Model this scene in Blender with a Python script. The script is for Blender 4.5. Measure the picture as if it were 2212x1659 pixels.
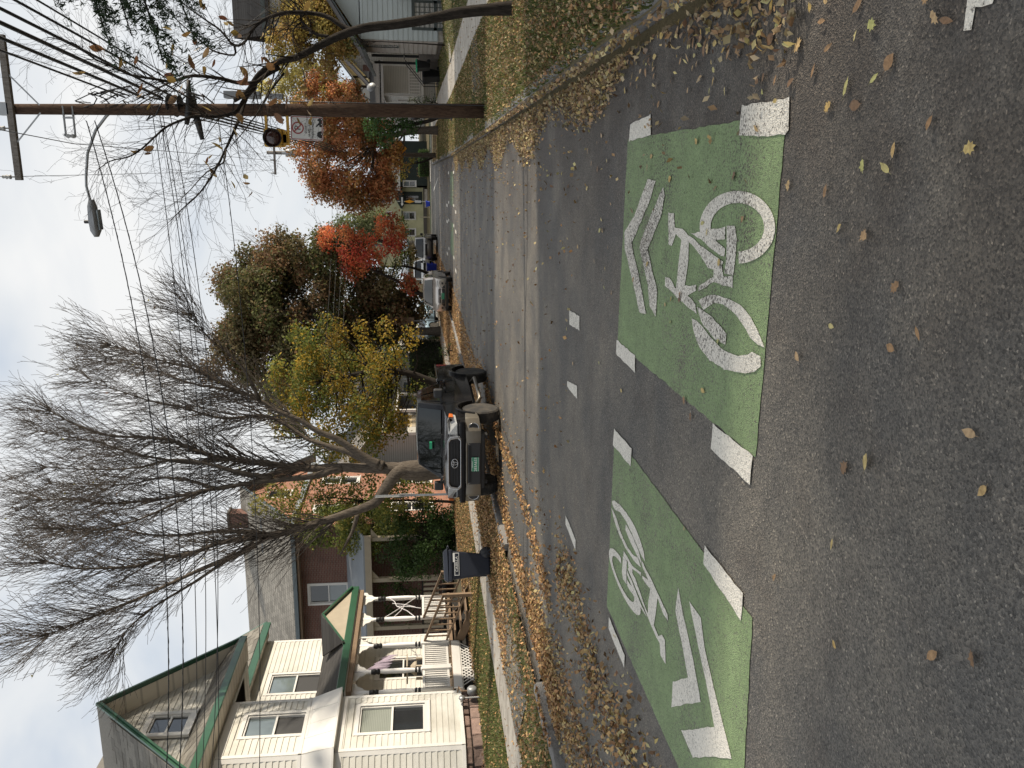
import bpy, bmesh, math, random
import numpy as np
from mathutils import Vector, Matrix
random.seed(7); RNG = np.random.default_rng(7)
for o in list(bpy.data.objects): bpy.data.objects.remove(o)
SC = bpy.context.scene
COL = SC.collection
R = math.radians
# ---------------------------------------------------------------- camera (the photograph was taken with the phone on its side)
F, H = 1789., 1.7                       # focal length and eye height, in 2212-wide pixels / metres
YAW, PIT, ROLL = R(14.02), R(-6.27), R(0.8)
fw = np.array([-math.sin(YAW)*math.cos(PIT), math.cos(YAW)*math.cos(PIT), math.sin(PIT)])
rt = np.array([math.cos(YAW), math.sin(YAW), 0.]); up = np.cross(rt, fw)
rt2 = rt*math.cos(ROLL)-up*math.sin(ROLL); up2 = up*math.cos(ROLL)+rt*math.sin(ROLL)
CAM = np.array([0., 0., H])
cam = bpy.data.cameras.new('camera'); cam.sensor_width = 36; cam.lens = 36*F/2212; cam.clip_end = 2000; cam.clip_start = .05
co = bpy.data.objects.new('camera', cam); COL.objects.link(co)
m = Matrix.Identity(4)
for i in range(3):
    m[i][0], m[i][1], m[i][2], m[i][3] = -up2[i], rt2[i], -fw[i], CAM[i]
co.matrix_world = m
SC.camera = co
# ---------------------------------------------------------------- world: thin bright overcast over a clear sky
SUN_EL, SUN_AZ = R(21), R(76)           # azimuth measured clockwise from +Y (down the street)
w = bpy.data.worlds.new('World'); SC.world = w; w.use_nodes = True
nt = w.node_tree; nt.nodes.clear(); N = nt.nodes.new; L = nt.links.new
out = N('ShaderNodeOutputWorld'); bg = N('ShaderNodeBackground'); sky = N('ShaderNodeTexSky')
sky.sky_type = 'NISHITA'; sky.sun_disc = False; sky.sun_elevation = SUN_EL; sky.sun_rotation = SUN_AZ
tc = N('ShaderNodeTexCoord'); mp = N('ShaderNodeMapping'); mp.inputs['Scale'].default_value = (1, 1, 2.2)
n1 = N('ShaderNodeTexNoise'); n1.inputs['Scale'].default_value = 2.3; n1.inputs['Detail'].default_value = 5; n1.inputs['Roughness'].default_value = .5
n1.inputs['Distortion'].default_value = .6
cr = N('ShaderNodeValToRGB'); e = cr.color_ramp
e.elements[0].position = .33; e.elements[0].color = (.62, .70, .81, 1); e.elements[1].position = .62; e.elements[1].color = (1.0, 1.0, .99, 1)
el = e.elements.new(.47); el.color = (.85, .88, .91, 1)
mul = N('ShaderNodeMix'); mul.data_type = 'RGBA'; mul.blend_type = 'MULTIPLY'; mul.inputs[0].default_value = 1
mul.inputs[7].default_value = (.12, .12, .12, 1)
mx = N('ShaderNodeMix'); mx.data_type = 'RGBA'; mx.inputs[0].default_value = .93
L(tc.outputs['Generated'], mp.inputs[0]); L(mp.outputs[0], n1.inputs['Vector']); L(n1.outputs[0], cr.inputs[0])
L(sky.outputs[0], mul.inputs[6]); L(mul.outputs[2], mx.inputs[6]); L(cr.outputs[0], mx.inputs[7])
L(mx.outputs[2], bg.inputs[0]); bg.inputs[1].default_value = .76; L(bg.outputs[0], out.inputs[0])
sl = bpy.data.lights.new('sun', 'SUN'); sl.energy = 4.8; sl.angle = R(1.6); sl.color = (1, .885, .72)
so = bpy.data.objects.new('sun', sl); COL.objects.link(so)
sd = Vector((math.sin(SUN_AZ)*math.cos(SUN_EL), math.cos(SUN_AZ)*math.cos(SUN_EL), math.sin(SUN_EL)))
so.rotation_euler = sd.to_track_quat('Z', 'Y').to_euler()
vs = SC.view_settings; vs.view_transform = 'Standard'; vs.look = 'None'; vs.exposure = 0.36; vs.gamma = 1; vs.use_curve_mapping = False
SC.render.engine = 'CYCLES'; SC.cycles.max_bounces = 6; SC.cycles.transparent_max_bounces = 8

# ---------------------------------------------------------------- photo pixel -> point (u, v in the 2212x1659 picture)
def ray(u, v): return fw + rt2*((1659-v)-829.5)/F + up2*(1106-u)/F
def G(u, v, z=0.):
    d = ray(u, v); return CAM + d*((z-H)/d[2])
def onx(u, v, x): d = ray(u, v); return CAM + d*(x/d[0])
def ony(u, v, y): d = ray(u, v); return CAM + d*(y/d[1])
CR = dict(S5=(1850, 300, 1.3822), S6=(2000, 1500, 1.0886), V1=(0, 0, 1.8436), V2=(1000, 0, 1.8436), N4=(0, 1300, 1.1851), N7=(900, 1700, 2.4578),
          N5=(900, 0, 2.765), Z7=(2600, 0, 1.5447), N6=(1400, 1200, 3.318), V3=(900, 700, 2.011))
def dp(c, x, y):
    a, b, s = CR[c]; return (a+x/s)/1.8228, (b+y/s)/1.8228
def road_z(y):
    t = y-38
    return 0. if t < 0 else .0105*t*min(1, t/12)

# ---------------------------------------------------------------- object helpers
def tag(o, label=None, cat=None, group=None, kind=None):
    if label: o['label'] = label
    if cat: o['category'] = cat
    if group: o['group'] = group
    if kind: o['kind'] = kind
    return o
def empty(name, loc=(0, 0, 0), rz=0, label=None, cat=None, group=None, parent=None):
    o = bpy.data.objects.new(name, None); COL.objects.link(o); o.location = loc; o.rotation_euler = (0, 0, rz)
    o.empty_display_size = .2
    if parent: o.parent = parent
    return tag(o, label, cat, group)
def link(name, me, mat=None, parent=None, mw=None):
    """mesh data given in the parent's local space (or world when no parent)"""
    o = bpy.data.objects.new(name, me); COL.objects.link(o)
    if mat and not me.materials: me.materials.append(mat)
    if parent: o.parent = parent
    if mw is not None: o.matrix_local = mw
    return o
def nmesh(name, verts, faces, smooth=False):
    """fast mesh from numpy: faces (n,k)"""
    me = bpy.data.meshes.new(name); verts = np.asarray(verts, np.float32); faces = np.asarray(faces, np.int32)
    n, k = faces.shape
    me.vertices.add(len(verts)); me.vertices.foreach_set('co', verts.ravel())
    me.loops.add(n*k); me.loops.foreach_set('vertex_index', faces.ravel())
    me.polygons.add(n); me.polygons.foreach_set('loop_start', np.arange(0, n*k, k, dtype=np.int32))
    me.polygons.foreach_set('loop_total', np.full(n, k, np.int32))
    if smooth: me.polygons.foreach_set('use_smooth', np.ones(n, bool))
    me.update(calc_edges=True)
    return me
class MB:
    """collects simple shapes, then links them as one mesh object"""
    def __init__(s): s.v = []; s.f = []
    def add(s, vs, fs):
        b = len(s.v); s.v += [tuple(map(float, p)) for p in vs]; s.f += [tuple(i+b for i in f) for f in fs]; return s
    def box(s, x0, x1, y0, y1, z0, z1):
        return s.add([(x0, y0, z0), (x1, y0, z0), (x1, y1, z0), (x0, y1, z0), (x0, y0, z1), (x1, y0, z1), (x1, y1, z1), (x0, y1, z1)],
                     [(0, 3, 2, 1), (4, 5, 6, 7), (0, 1, 5, 4), (1, 2, 6, 5), (2, 3, 7, 6), (3, 0, 4, 7)])
    def hexa(s, b, t): return s.add(list(b)+list(t), [(0, 3, 2, 1), (4, 5, 6, 7), (0, 1, 5, 4), (1, 2, 6, 5), (2, 3, 7, 6), (3, 0, 4, 7)])
    def quad(s, *p): return s.add(p, [tuple(range(len(p)))])
    def bar(s, a, b, w, h, upv=(0, 0, 1)):
        a = Vector(a); b = Vector(b); d = (b-a).normalized(); u = Vector(upv); sd_ = d.cross(u)
        if sd_.length < 1e-4: sd_ = d.cross(Vector((1, 0, 0)))
        sd_.normalize(); u = sd_.cross(d).normalized(); sd_ *= w/2; u *= h/2
        return s.hexa([a-sd_-u, a+sd_-u, a+sd_+u, a-sd_+u], [b-sd_-u, b+sd_-u, b+sd_+u, b-sd_+u])
    def tube(s, pts, rad, n=8, cap=True):
        pts = [Vector(p) for p in pts]; k = len(pts); rad = [rad]*k if isinstance(rad, (int, float)) else rad
        base = len(s.v); ref = None
        for i, p in enumerate(pts):
            d = (pts[min(i+1, k-1)]-pts[max(i-1, 0)]).normalized()
            if ref is None: ref = d.orthogonal().normalized()
            ref = (ref-d*ref.dot(d)).normalized(); q = d.cross(ref)
            for j in range(n):
                a = 2*math.pi*j/n; s.v.append(tuple(p+(ref*math.cos(a)+q*math.sin(a))*rad[i]))
        for i in range(k-1):
            for j in range(n):
                a = base+i*n+j; b = base+i*n+(j+1) % n; s.f.append((a, b, b+n, a+n))
        if cap: s.f.append(tuple(base+j for j in range(n))[::-1]); s.f.append(tuple(base+(k-1)*n+j for j in range(n)))
        return s
    def lathe(s, prof, n=16, c=(0, 0, 0), axis='z'):
        base = len(s.v)
        for r, h in prof:
            for j in range(n):
                a = 2*math.pi*j/n; x, y = r*math.cos(a), r*math.sin(a)
                p = dict(z=(x, y, h), y=(x, h, y), x=(h, x, y))[axis]
                s.v.append((p[0]+c[0], p[1]+c[1], p[2]+c[2]))
        for i in range(len(prof)-1):
            for j in range(n):
                a = base+i*n+j; b = base+i*n+(j+1) % n; s.f.append((a, b, b+n, a+n))
        s.f.append(tuple(base+j for j in range(n))[::-1]); s.f.append(tuple(base+(len(prof)-1)*n+j for j in range(n)))
        return s
    def prism(s, poly, off):
        """poly: 3-D points of a flat outline, off: extrusion vector"""
        k = len(poly); off = Vector(off); P = [Vector(p) for p in poly]
        return s.add([tuple(p) for p in P]+[tuple(p+off) for p in P], [tuple(range(k))[::-1], tuple(range(k, 2*k))]+[(i, (i+1) % k, k+(i+1) % k, k+i) for i in range(k)])
    def xform(s, M_): s.v = [tuple(M_ @ Vector(p)) for p in s.v]; return s
    def mesh(s, name, smooth=False, bevel=0, seg=2, fixn=True, autosm=None):
        me = bpy.data.meshes.new(name); me.from_pydata(s.v, [], s.f); me.validate()
        if bevel or fixn:
            bm = bmesh.new(); bm.from_mesh(me)
            if fixn: bmesh.ops.recalc_face_normals(bm, faces=bm.faces)
            if bevel:
                es = [e_ for e_ in bm.edges if e_.is_manifold and e_.calc_face_angle(0) > .5]
                bmesh.ops.bevel(bm, geom=es, offset=bevel, segments=seg, affect='EDGES', profile=.6, clamp_overlap=True)
            bm.to_mesh(me); bm.free()
        if smooth:
            for p in me.polygons: p.use_smooth = True
        if autosm:
            for p in me.polygons: p.use_smooth = True
            bm = bmesh.new(); bm.from_mesh(me)
            for e_ in bm.edges:
                if len(e_.link_faces) == 2 and e_.calc_face_angle(0) > autosm: e_.smooth = False
            bm.to_mesh(me); bm.free()
        return me
    def build(s, name, mat, parent=None, **k):
        return link(name, s.mesh(name, **k), mat, parent)
def box(name, mat, parent, x0, x1, y0, y1, z0, z1, bevel=0): return MB().box(x0, x1, y0, y1, z0, z1).build(name, mat, parent, bevel=bevel)
def copy_tree(o, parent=None, loc=None, rz=None):
    c = o.copy(); COL.objects.link(c)
    if parent: c.parent = parent
    if loc is not None: c.location = loc
    if rz is not None: c.rotation_euler = (0, 0, rz)
    for ch in list(o.children): copy_tree(ch, c)
    return c
def frame(o, x, y):
    x = Vector(x).normalized(); y = Vector(y).normalized(); z = x.cross(y); M_ = Matrix.Identity(4)
    for i in range(3): M_[i][0], M_[i][1], M_[i][2], M_[i][3] = x[i], y[i], z[i], o[i]
    return M_
def text(name, s, size, mat, parent, M_, align='CENTER', ext=.001, sx=1):
    cu = bpy.data.curves.new(name, 'FONT'); cu.body = s; cu.size = size; cu.align_x = align; cu.align_y = 'CENTER'; cu.extrude = ext; cu.resolution_u = 2
    t = bpy.data.objects.new(name, cu); COL.objects.link(t); bpy.context.view_layer.update()
    me = bpy.data.meshes.new_from_object(t); bpy.data.objects.remove(t)
    return link(name, me, mat, parent, M_ @ Matrix.Diagonal((sx, 1, 1, 1)))
def segs_mesh(name, P0, P1, R0, R1, n=4):
    """many tapered prisms as one mesh"""
    P0 = np.asarray(P0, float); P1 = np.asarray(P1, float); R0 = np.asarray(R0, float); R1 = np.asarray(R1, float)
    d = P1-P0; d /= np.linalg.norm(d, axis=1)[:, None]+1e-9
    a = np.where(np.abs(d[:, 2:3]) < .9, np.array([[0, 0, 1.]]), np.array([[1., 0, 0]]))
    x = np.cross(d, a); x /= np.linalg.norm(x, axis=1)[:, None]; y = np.cross(d, x)
    ang = np.arange(n)*2*math.pi/n; ring = x[:, None, :]*np.cos(ang)[None, :, None]+y[:, None, :]*np.sin(ang)[None, :, None]
    V = np.concatenate([P0[:, None, :]+ring*R0[:, None, None], P1[:, None, :]+ring*R1[:, None, None]], 1)
    k = len(P0); base = np.arange(k)[:, None, None]*2*n; j = np.arange(n); q = np.stack([j, (j+1) % n, (j+1) % n+n, j+n], 1)[None]
    return nmesh(name, V.reshape(-1, 3), (base+q).reshape(-1, 4), smooth=True)
# ---------------------------------------------------------------- materials
def newmat(name):
    m_ = bpy.data.materials.new(name); m_.use_nodes = True; t = m_.node_tree; t.nodes.clear()
    o = t.nodes.new('ShaderNodeOutputMaterial'); p = t.nodes.new('ShaderNodeBsdfPrincipled'); t.links.new(p.outputs[0], o.inputs[0])
    return m_, t, p, o
def nd(t, typ, **k):
    n = t.nodes.new('ShaderNode'+typ)
    for a, b in k.items():
        if a in n.inputs: n.inputs[a].default_value = b
        else: setattr(n, a, b)
    return n
def ramp(t, fac, stops):
    r = t.nodes.new('ShaderNodeValToRGB'); e_ = r.color_ramp
    while len(e_.elements) < len(stops): e_.elements.new(.5)
    for el_, (p, c) in zip(e_.elements, stops): el_.position = p; el_.color = tuple(c)+(1,) if len(c) == 3 else c
    t.links.new(fac, r.inputs[0]); return r.outputs[0]
def mixc(t, fac, a, b, mode='MIX'):
    n = t.nodes.new('ShaderNodeMix'); n.data_type = 'RGBA'; n.blend_type = mode
    for s_, i in ((fac, 0), (a, 6), (b, 7)):
        if hasattr(s_, 'is_output'): t.links.new(s_, n.inputs[i])
        elif i == 0: n.inputs[0].default_value = s_
        else: n.inputs[i].default_value = tuple(s_)+(1,)
    return n.outputs[2]
def pos(t): return nd(t, 'NewGeometry').outputs['Position']
def noise(t, vec, scale, detail=4, rough=.55):
    n = nd(t, 'TexNoise', Scale=scale, Detail=detail, Roughness=rough); t.links.new(vec, n.inputs['Vector']); return n.outputs[0]
def bump(t, p, h, strength=.3, dist=.01):
    b = nd(t, 'Bump', Strength=strength, Distance=dist); t.links.new(h, b.inputs['Height']); t.links.new(b.outputs[0], p.inputs['Normal']); return b
def M(name, col, rough=.75, var=.2, scale=6, bmp=0., bscale=40, metal=0, spec=.5, objvar=0., coat=0, tint=None, bdist=.01, dirt=None):
    m_, t, p, o = newmat(name); v = pos(t)
    c = mixc(t, noise(t, v, scale, 5), [x*(1-var) for x in col], [min(1, x*(1+var)) for x in (tint or col)])
    if dirt:
        n2 = noise(t, v, dirt[1], 6, .65); f = ramp(t, n2, [(.45, (0, 0, 0)), (.7, (1, 1, 1))]); c = mixc(t, f, c, dirt[0])
    if objvar:
        oi = nd(t, 'ObjectInfo'); r = ramp(t, oi.outputs['Random'], [(0, (1-objvar,)*3), (1, (1+objvar,)*3)]); c = mixc(t, 1., c, r, 'MULTIPLY')
    t.links.new(c, p.inputs['Base Color']); p.inputs['Roughness'].default_value = rough; p.inputs['Metallic'].default_value = metal
    p.inputs['Specular IOR Level'].default_value = spec; p.inputs['Coat Weight'].default_value = coat; p.inputs['Coat Roughness'].default_value = .06
    if bmp: bump(t, p, noise(t, v, bscale, 4), bmp, bdist)
    return m_
def asphalt_nodes(t, v, light=1.):
    big = noise(t, v, .75, 6, .62); mid = noise(t, v, 2.2, 5, .65); fine = noise(t, v, 60, 3, .7)
    vo = nd(t, 'TexVoronoi', Scale=125., feature='F1'); t.links.new(v, vo.inputs['Vector'])
    chip = ramp(t, vo.outputs['Color'], [(.0, (.2, .2, .2)), (.5, (.8, .8, .8)), (.84, (1.25, 1.22, 1.17)), (.985, (2.7, 2.6, 2.45))])
    base = mixc(t, ramp(t, big, [(.4, (0, 0, 0)), (.62, (1, 1, 1))]), (.105*light, .101*light, .095*light), (.195*light, .176*light, .148*light))
    base = mixc(t, ramp(t, mid, [(.5, (0, 0, 0)), (.78, (.6, .6, .6))]), base, (.082*light, .067*light, .055*light))
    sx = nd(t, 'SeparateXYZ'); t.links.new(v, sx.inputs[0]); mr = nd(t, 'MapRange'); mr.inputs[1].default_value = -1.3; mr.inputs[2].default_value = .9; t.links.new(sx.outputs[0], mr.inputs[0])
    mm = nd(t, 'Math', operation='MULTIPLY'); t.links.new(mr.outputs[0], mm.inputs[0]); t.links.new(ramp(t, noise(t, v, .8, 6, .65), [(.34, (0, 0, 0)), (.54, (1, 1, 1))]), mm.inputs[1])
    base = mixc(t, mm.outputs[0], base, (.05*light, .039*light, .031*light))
    c = mixc(t, 1., base, chip, 'MULTIPLY')
    return c, vo.outputs['Distance'], fine
def asphalt(name, light=1.):
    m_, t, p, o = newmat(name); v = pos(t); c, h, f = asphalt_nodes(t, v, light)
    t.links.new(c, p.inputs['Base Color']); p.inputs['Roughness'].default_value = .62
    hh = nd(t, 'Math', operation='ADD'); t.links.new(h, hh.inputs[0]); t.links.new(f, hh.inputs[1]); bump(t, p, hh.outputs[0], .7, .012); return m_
def paint(name, col, wear=.5, var=.15):
    m_, t, p, o = newmat(name); v = pos(t); c, h, f = asphalt_nodes(t, v)
    vo = nd(t, 'TexVoronoi', Scale=95., feature='F1'); t.links.new(v, vo.inputs['Vector'])
    n1 = noise(t, v, 1.1, 5, .6); n3 = noise(t, v, 70, 3, .7)
    a = nd(t, 'Math', operation='MULTIPLY_ADD'); t.links.new(n1, a.inputs[0]); a.inputs[1].default_value = .55; t.links.new(n3, a.inputs[2])
    f2 = ramp(t, a.outputs[0], [(wear, (0, 0, 0)), (wear+.1, (1, 1, 1))])
    pc = mixc(t, noise(t, v, 5, 5), [x*(1-var) for x in col], [x*(1+var) for x in col])
    pc = mixc(t, ramp(t, noise(t, v, 120, 2), [(.3, (.72,)*3), (.7, (1.12,)*3)]), pc, pc); 
    sp = ramp(t, vo.outputs['Color'], [(0, (.4,)*3), (.3, (.9,)*3), (1, (1.1,)*3)]); pc = mixc(t, 1., pc, sp, 'MULTIPLY')
    c = mixc(t, f2, pc, c); t.links.new(c, p.inputs['Base Color']); p.inputs['Roughness'].default_value = .7
    bump(t, p, h, .6, .01); return m_
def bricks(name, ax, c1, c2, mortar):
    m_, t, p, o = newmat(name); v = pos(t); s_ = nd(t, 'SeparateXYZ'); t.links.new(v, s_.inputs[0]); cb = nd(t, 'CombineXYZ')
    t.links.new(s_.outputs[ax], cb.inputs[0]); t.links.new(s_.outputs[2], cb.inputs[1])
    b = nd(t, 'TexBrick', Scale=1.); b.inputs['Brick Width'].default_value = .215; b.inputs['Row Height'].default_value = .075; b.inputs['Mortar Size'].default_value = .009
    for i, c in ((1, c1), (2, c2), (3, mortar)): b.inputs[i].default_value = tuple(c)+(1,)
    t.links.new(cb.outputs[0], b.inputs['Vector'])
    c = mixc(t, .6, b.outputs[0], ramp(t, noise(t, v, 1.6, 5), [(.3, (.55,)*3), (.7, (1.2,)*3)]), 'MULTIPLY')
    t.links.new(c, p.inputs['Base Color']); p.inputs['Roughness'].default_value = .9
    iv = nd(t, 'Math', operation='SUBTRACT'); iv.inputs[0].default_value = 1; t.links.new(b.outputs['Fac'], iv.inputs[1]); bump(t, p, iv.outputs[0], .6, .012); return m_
def lines(name, ax, pitch, col, var=.15, depth=.02, rough=.7, dark=.45):
    """rows too fine to build one by one: a saw-tooth relief along an axis"""
    m_, t, p, o = newmat(name); v = pos(t); s_ = nd(t, 'SeparateXYZ'); t.links.new(v, s_.inputs[0])
    a = nd(t, 'Math', operation='DIVIDE'); t.links.new(s_.outputs[ax], a.inputs[0]); a.inputs[1].default_value = pitch
    fr = nd(t, 'Math', operation='FRACT'); t.links.new(a.outputs[0], fr.inputs[0])
    c = mixc(t, noise(t, v, 1.5, 5), [x*(1-var) for x in col], [x*(1+var) for x in col])
    gap = ramp(t, fr.outputs[0], [(0, (1, 1, 1)), (.82, (1, 1, 1)), (.9, (dark,)*3)]); c = mixc(t, 1., c, gap, 'MULTIPLY')
    t.links.new(c, p.inputs['Base Color']); p.inputs['Roughness'].default_value = rough
    iv = nd(t, 'Math', operation='SUBTRACT'); iv.inputs[0].default_value = 1; t.links.new(fr.outputs[0], iv.inputs[1]); bump(t, p, iv.outputs[0], .8, depth); return m_
def shingle_mat(name, col, axu, pitch=.14):
    m_, t, p, o = newmat(name); v = pos(t); s_ = nd(t, 'SeparateXYZ'); t.links.new(v, s_.inputs[0]); cb = nd(t, 'CombineXYZ')
    t.links.new(s_.outputs[axu], cb.inputs[0]); t.links.new(s_.outputs[2], cb.inputs[1])
    b = nd(t, 'TexBrick', Scale=1.); b.inputs['Brick Width'].default_value = .3; b.inputs['Row Height'].default_value = pitch; b.inputs['Mortar Size'].default_value = .008
    b.inputs[1].default_value = tuple(x*.8 for x in col)+(1,); b.inputs[2].default_value = tuple(x*1.2 for x in col)+(1,); b.inputs[3].default_value = tuple(x*.35 for x in col)+(1,)
    t.links.new(cb.outputs[0], b.inputs['Vector'])
    c = mixc(t, .6, b.outputs[0], ramp(t, noise(t, v, .9, 6), [(.3, (.7,)*3), (.7, (1.25,)*3)]), 'MULTIPLY'); t.links.new(c, p.inputs['Base Color']); p.inputs['Roughness'].default_value = .95
    iv = nd(t, 'Math', operation='SUBTRACT'); iv.inputs[0].default_value = 1; t.links.new(b.outputs['Fac'], iv.inputs[1]); bump(t, p, iv.outputs[0], .5, .015); return m_
def leafmat(name, trans=.35, rough=.6):
    """colour comes from the per-leaf attribute; thin leaves let light through"""
    m_, t, p, o = newmat(name); at = nd(t, 'Attribute', attribute_name='Col')
    t.links.new(at.outputs['Color'], p.inputs['Base Color']); p.inputs['Roughness'].default_value = rough; p.inputs['Specular IOR Level'].default_value = .3
    tr = nd(t, 'BsdfTranslucent'); t.links.new(at.outputs['Color'], tr.inputs[0]); ms = nd(t, 'MixShader'); ms.inputs[0].default_value = trans
    t.links.new(p.outputs[0], ms.inputs[1]); t.links.new(tr.outputs[0], ms.inputs[2]); t.links.new(ms.outputs[0], o.inputs[0]); return m_
def bark(name, col, tint):
    m_, t, p, o = newmat(name); v = pos(t); mp_ = nd(t, 'Mapping'); mp_.inputs['Scale'].default_value = (1, 1, .22); t.links.new(v, mp_.inputs[0])
    n = noise(t, mp_.outputs[0], 26, 6, .7); c = mixc(t, ramp(t, n, [(.35, (0, 0, 0)), (.65, (1, 1, 1))]), col, tint)
    t.links.new(c, p.inputs['Base Color']); p.inputs['Roughness'].default_value = .95; p.inputs['Specular IOR Level'].default_value = .2; bump(t, p, n, .9, .03); return m_
def glass(name, col=(.018, .02, .022), rough=.04, spec=.9, coat=.4):
    m_, t, p, o = newmat(name); v = pos(t); c = mixc(t, noise(t, v, 1.3, 3), [x*.6 for x in col], [x*1.5 for x in col]); t.links.new(c, p.inputs['Base Color'])
    p.inputs['Roughness'].default_value = rough; p.inputs['Specular IOR Level'].default_value = spec; p.inputs['Coat Weight'].default_value = coat; p.inputs['Coat Roughness'].default_value = .03
    bump(t, p, noise(t, v, 2.2, 1), .05, .02); return m_
def carpaint(name, col, rough=.3, metal=0., dust=.35):
    m_, t, p, o = newmat(name); v = pos(t); n = noise(t, v, 3.5, 6, .65)
    s_ = nd(t, 'SeparateXYZ'); t.links.new(nd(t, 'TexCoord').outputs['Object'], s_.inputs[0])
    low = nd(t, 'MapRange'); low.inputs[1].default_value = 1.0; low.inputs[2].default_value = .35; t.links.new(s_.outputs[2], low.inputs[0])
    f = nd(t, 'Math', operation='MULTIPLY'); t.links.new(ramp(t, n, [(.35, (0, 0, 0)), (.75, (1, 1, 1))]), f.inputs[0]); t.links.new(low.outputs[0], f.inputs[1])
    f2 = nd(t, 'Math', operation='MULTIPLY'); t.links.new(f.outputs[0], f2.inputs[0]); f2.inputs[1].default_value = dust
    c = mixc(t, f2.outputs[0], col, (.2, .17, .135)); t.links.new(c, p.inputs['Base Color'])
    rr = nd(t, 'Math', operation='MULTIPLY_ADD'); t.links.new(f2.outputs[0], rr.inputs[0]); rr.inputs[1].default_value = .6; rr.inputs[2].default_value = rough; t.links.new(rr.outputs[0], p.inputs['Roughness'])
    p.inputs['Metallic'].default_value = metal; p.inputs['Coat Weight'].default_value = .8 if metal else .0; p.inputs['Specular IOR Level'].default_value = .5 if metal else .22; p.inputs['Coat Roughness'].default_value = .05; return m_
def objleaf(name):
    m_, t, p, o = newmat(name); oi = nd(t, 'ObjectInfo')
    c = ramp(t, oi.outputs['Random'], [(0, (.17, .10, .055)), (.25, (.31, .19, .09)), (.45, (.42, .30, .17)), (.62, (.46, .31, .07)), (.8, (.48, .40, .19)), (1, (.36, .37, .13))])
    c = mixc(t, .8, c, ramp(t, noise(t, pos(t), 55, 5), [(.3, (.5, .45, .4)), (.7, (1.2, 1.2, 1.2))]), 'MULTIPLY')
    t.links.new(c, p.inputs['Base Color']); p.inputs['Roughness'].default_value = .6; bump(t, p, noise(t, pos(t), 90, 2), .4, .004); return m_
T = {}
T['asphalt'] = asphalt('asphalt'); T['asphalt_path'] = asphalt('asphalt_path', 1.15); T['asphalt_drive'] = asphalt('asphalt_drive', 1.5)
T['green_paint'] = paint('green_paint', (.19, .265, .125), .815, .3); T['green_worn'] = paint('green_paint_worn', (.14, .23, .12), .72, .2); T['white_paint'] = paint('white_paint', (.68, .65, .58), .88, .08); T['white_worn'] = paint('white_paint_worn', (.66, .63, .56), .79, .1)
T['concrete'] = M('concrete', (.40, .37, .32), .9, .16, 1.2, .25, 60, objvar=.1, dirt=((.2, .17, .14), 3.))
T['granite'] = M('granite', (.19, .185, .18), .9, .35, 9, .9, 14, objvar=.25, bdist=.04)
T['lawn'] = M('lawn', (.075, .075, .03), .95, .5, 2.5, .9, 30, tint=(.13, .10, .05), bdist=.03)
T['tar'] = M('tar_seam', (.028, .027, .026), .7, .3, 20)
T['soil'] = M('soil', (.09, .062, .042), .95, .4, 8, .8, 40)
T['leafy'] = leafmat('leaf_foliage', .48); T['litter'] = leafmat('leaf_litter', .12, .7); T['grass'] = leafmat('grass_blade', .3, .55); T['needle'] = leafmat('needle', .2)
T['objleaf'] = objleaf('fallen_leaf')
T['bark'] = bark('bark_grey', (.06, .048, .038), (.145, .122, .098)); T['bark_dark'] = bark('bark_dark', (.016, .013, .011), (.045, .038, .032)); T['bark_twig'] = M('twig_bark', (.075, .061, .05), .9, .3, 8)
T['pole_wood'] = bark('pole_wood', (.04, .024, .017), (.095, .06, .04)); T['grey_wood'] = bark('weathered_wood', (.14, .125, .11), (.24, .22, .20))
T['siding_white'] = M('white_vinyl_siding', (.56, .55, .505), .55, .06, 1.3, .08, 30, objvar=.04, dirt=((.42, .405, .355), .8))
T['trim_white'] = M('white_trim', (.62, .61, .585), .5, .06, 1.5, .06, 20)
T['trim_green'] = M('green_painted_metal', (.025, .085, .048), .35, .25, 3, .12, 12, coat=.3)
T['soffit'] = lines('beige_soffit', 1, .30, (.60, .55, .46), .06, .008, .6, .7)
T['shingle_grey'] = M('grey_shingle', (.17, .16, .14), .95, .3, 18, .6, 90, objvar=.25)
T['roof_dark'] = shingle_mat('dark_shingle_roof', (.045, .042, .04), 1); T['roof_grey'] = shingle_mat('grey_shingle_roof', (.27, .25, .215), 0, .13); T['roof_grey_y'] = shingle_mat('grey_shingle_roof_y', (.16, .15, .14), 1, .13)
T['stone'] = M('foundation_stone', (.10, .08, .072), .9, .4, 5, .9, 11, objvar=.4, bdist=.04, tint=(.22, .15, .125))
T['stain_wood'] = M('stained_wood', (.20, .135, .085), .7, .3, 14, .3, 50, objvar=.12)
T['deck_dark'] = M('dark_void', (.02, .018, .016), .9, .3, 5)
T['glass'] = glass('window_glass'); T['glass_sky'] = glass('window_glass_sky_tint', (.12, .15, .16), .05, 1.0, .6); T['glass_car'] = glass('car_glass', (.006, .008, .008), .03, .45, 0)  # glass_sky has the sky's reflection put into its pale base colour
T['screen'] = M('window_screen', (.035, .035, .036), .6, .3, 60); T['blind'] = lines('window_blind', 2, .045, (.20, .22, .19), .1, .01, .6, .6)
T['brick_x'] = bricks('red_brick_shaded', 0, (.16, .065, .045), (.12, .05, .038), (.19, .16, .135)); T['brick_y'] = bricks('red_brick_sunlit', 1, (.33, .125, .068), (.27, .10, .056), (.30, .25, .21))  # same brick twice: shaded side coloured darker, sunlit gable coloured orange
T['gutter'] = M('blue_grey_gutter', (.12, .15, .165), .5, .2, 3); T['metal_roof'] = M('blue_grey_metal_roof', (.22, .245, .27), .45, .15, 2, .1, 8)
T['siding_grey'] = lines('grey_clapboard_siding', 2, .13, (.34, .33, .31), .06, .012); T['siding_tan'] = lines('tan_siding', 2, .5, (.50, .40, .24), .06, .03, .7, .7)
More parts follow.
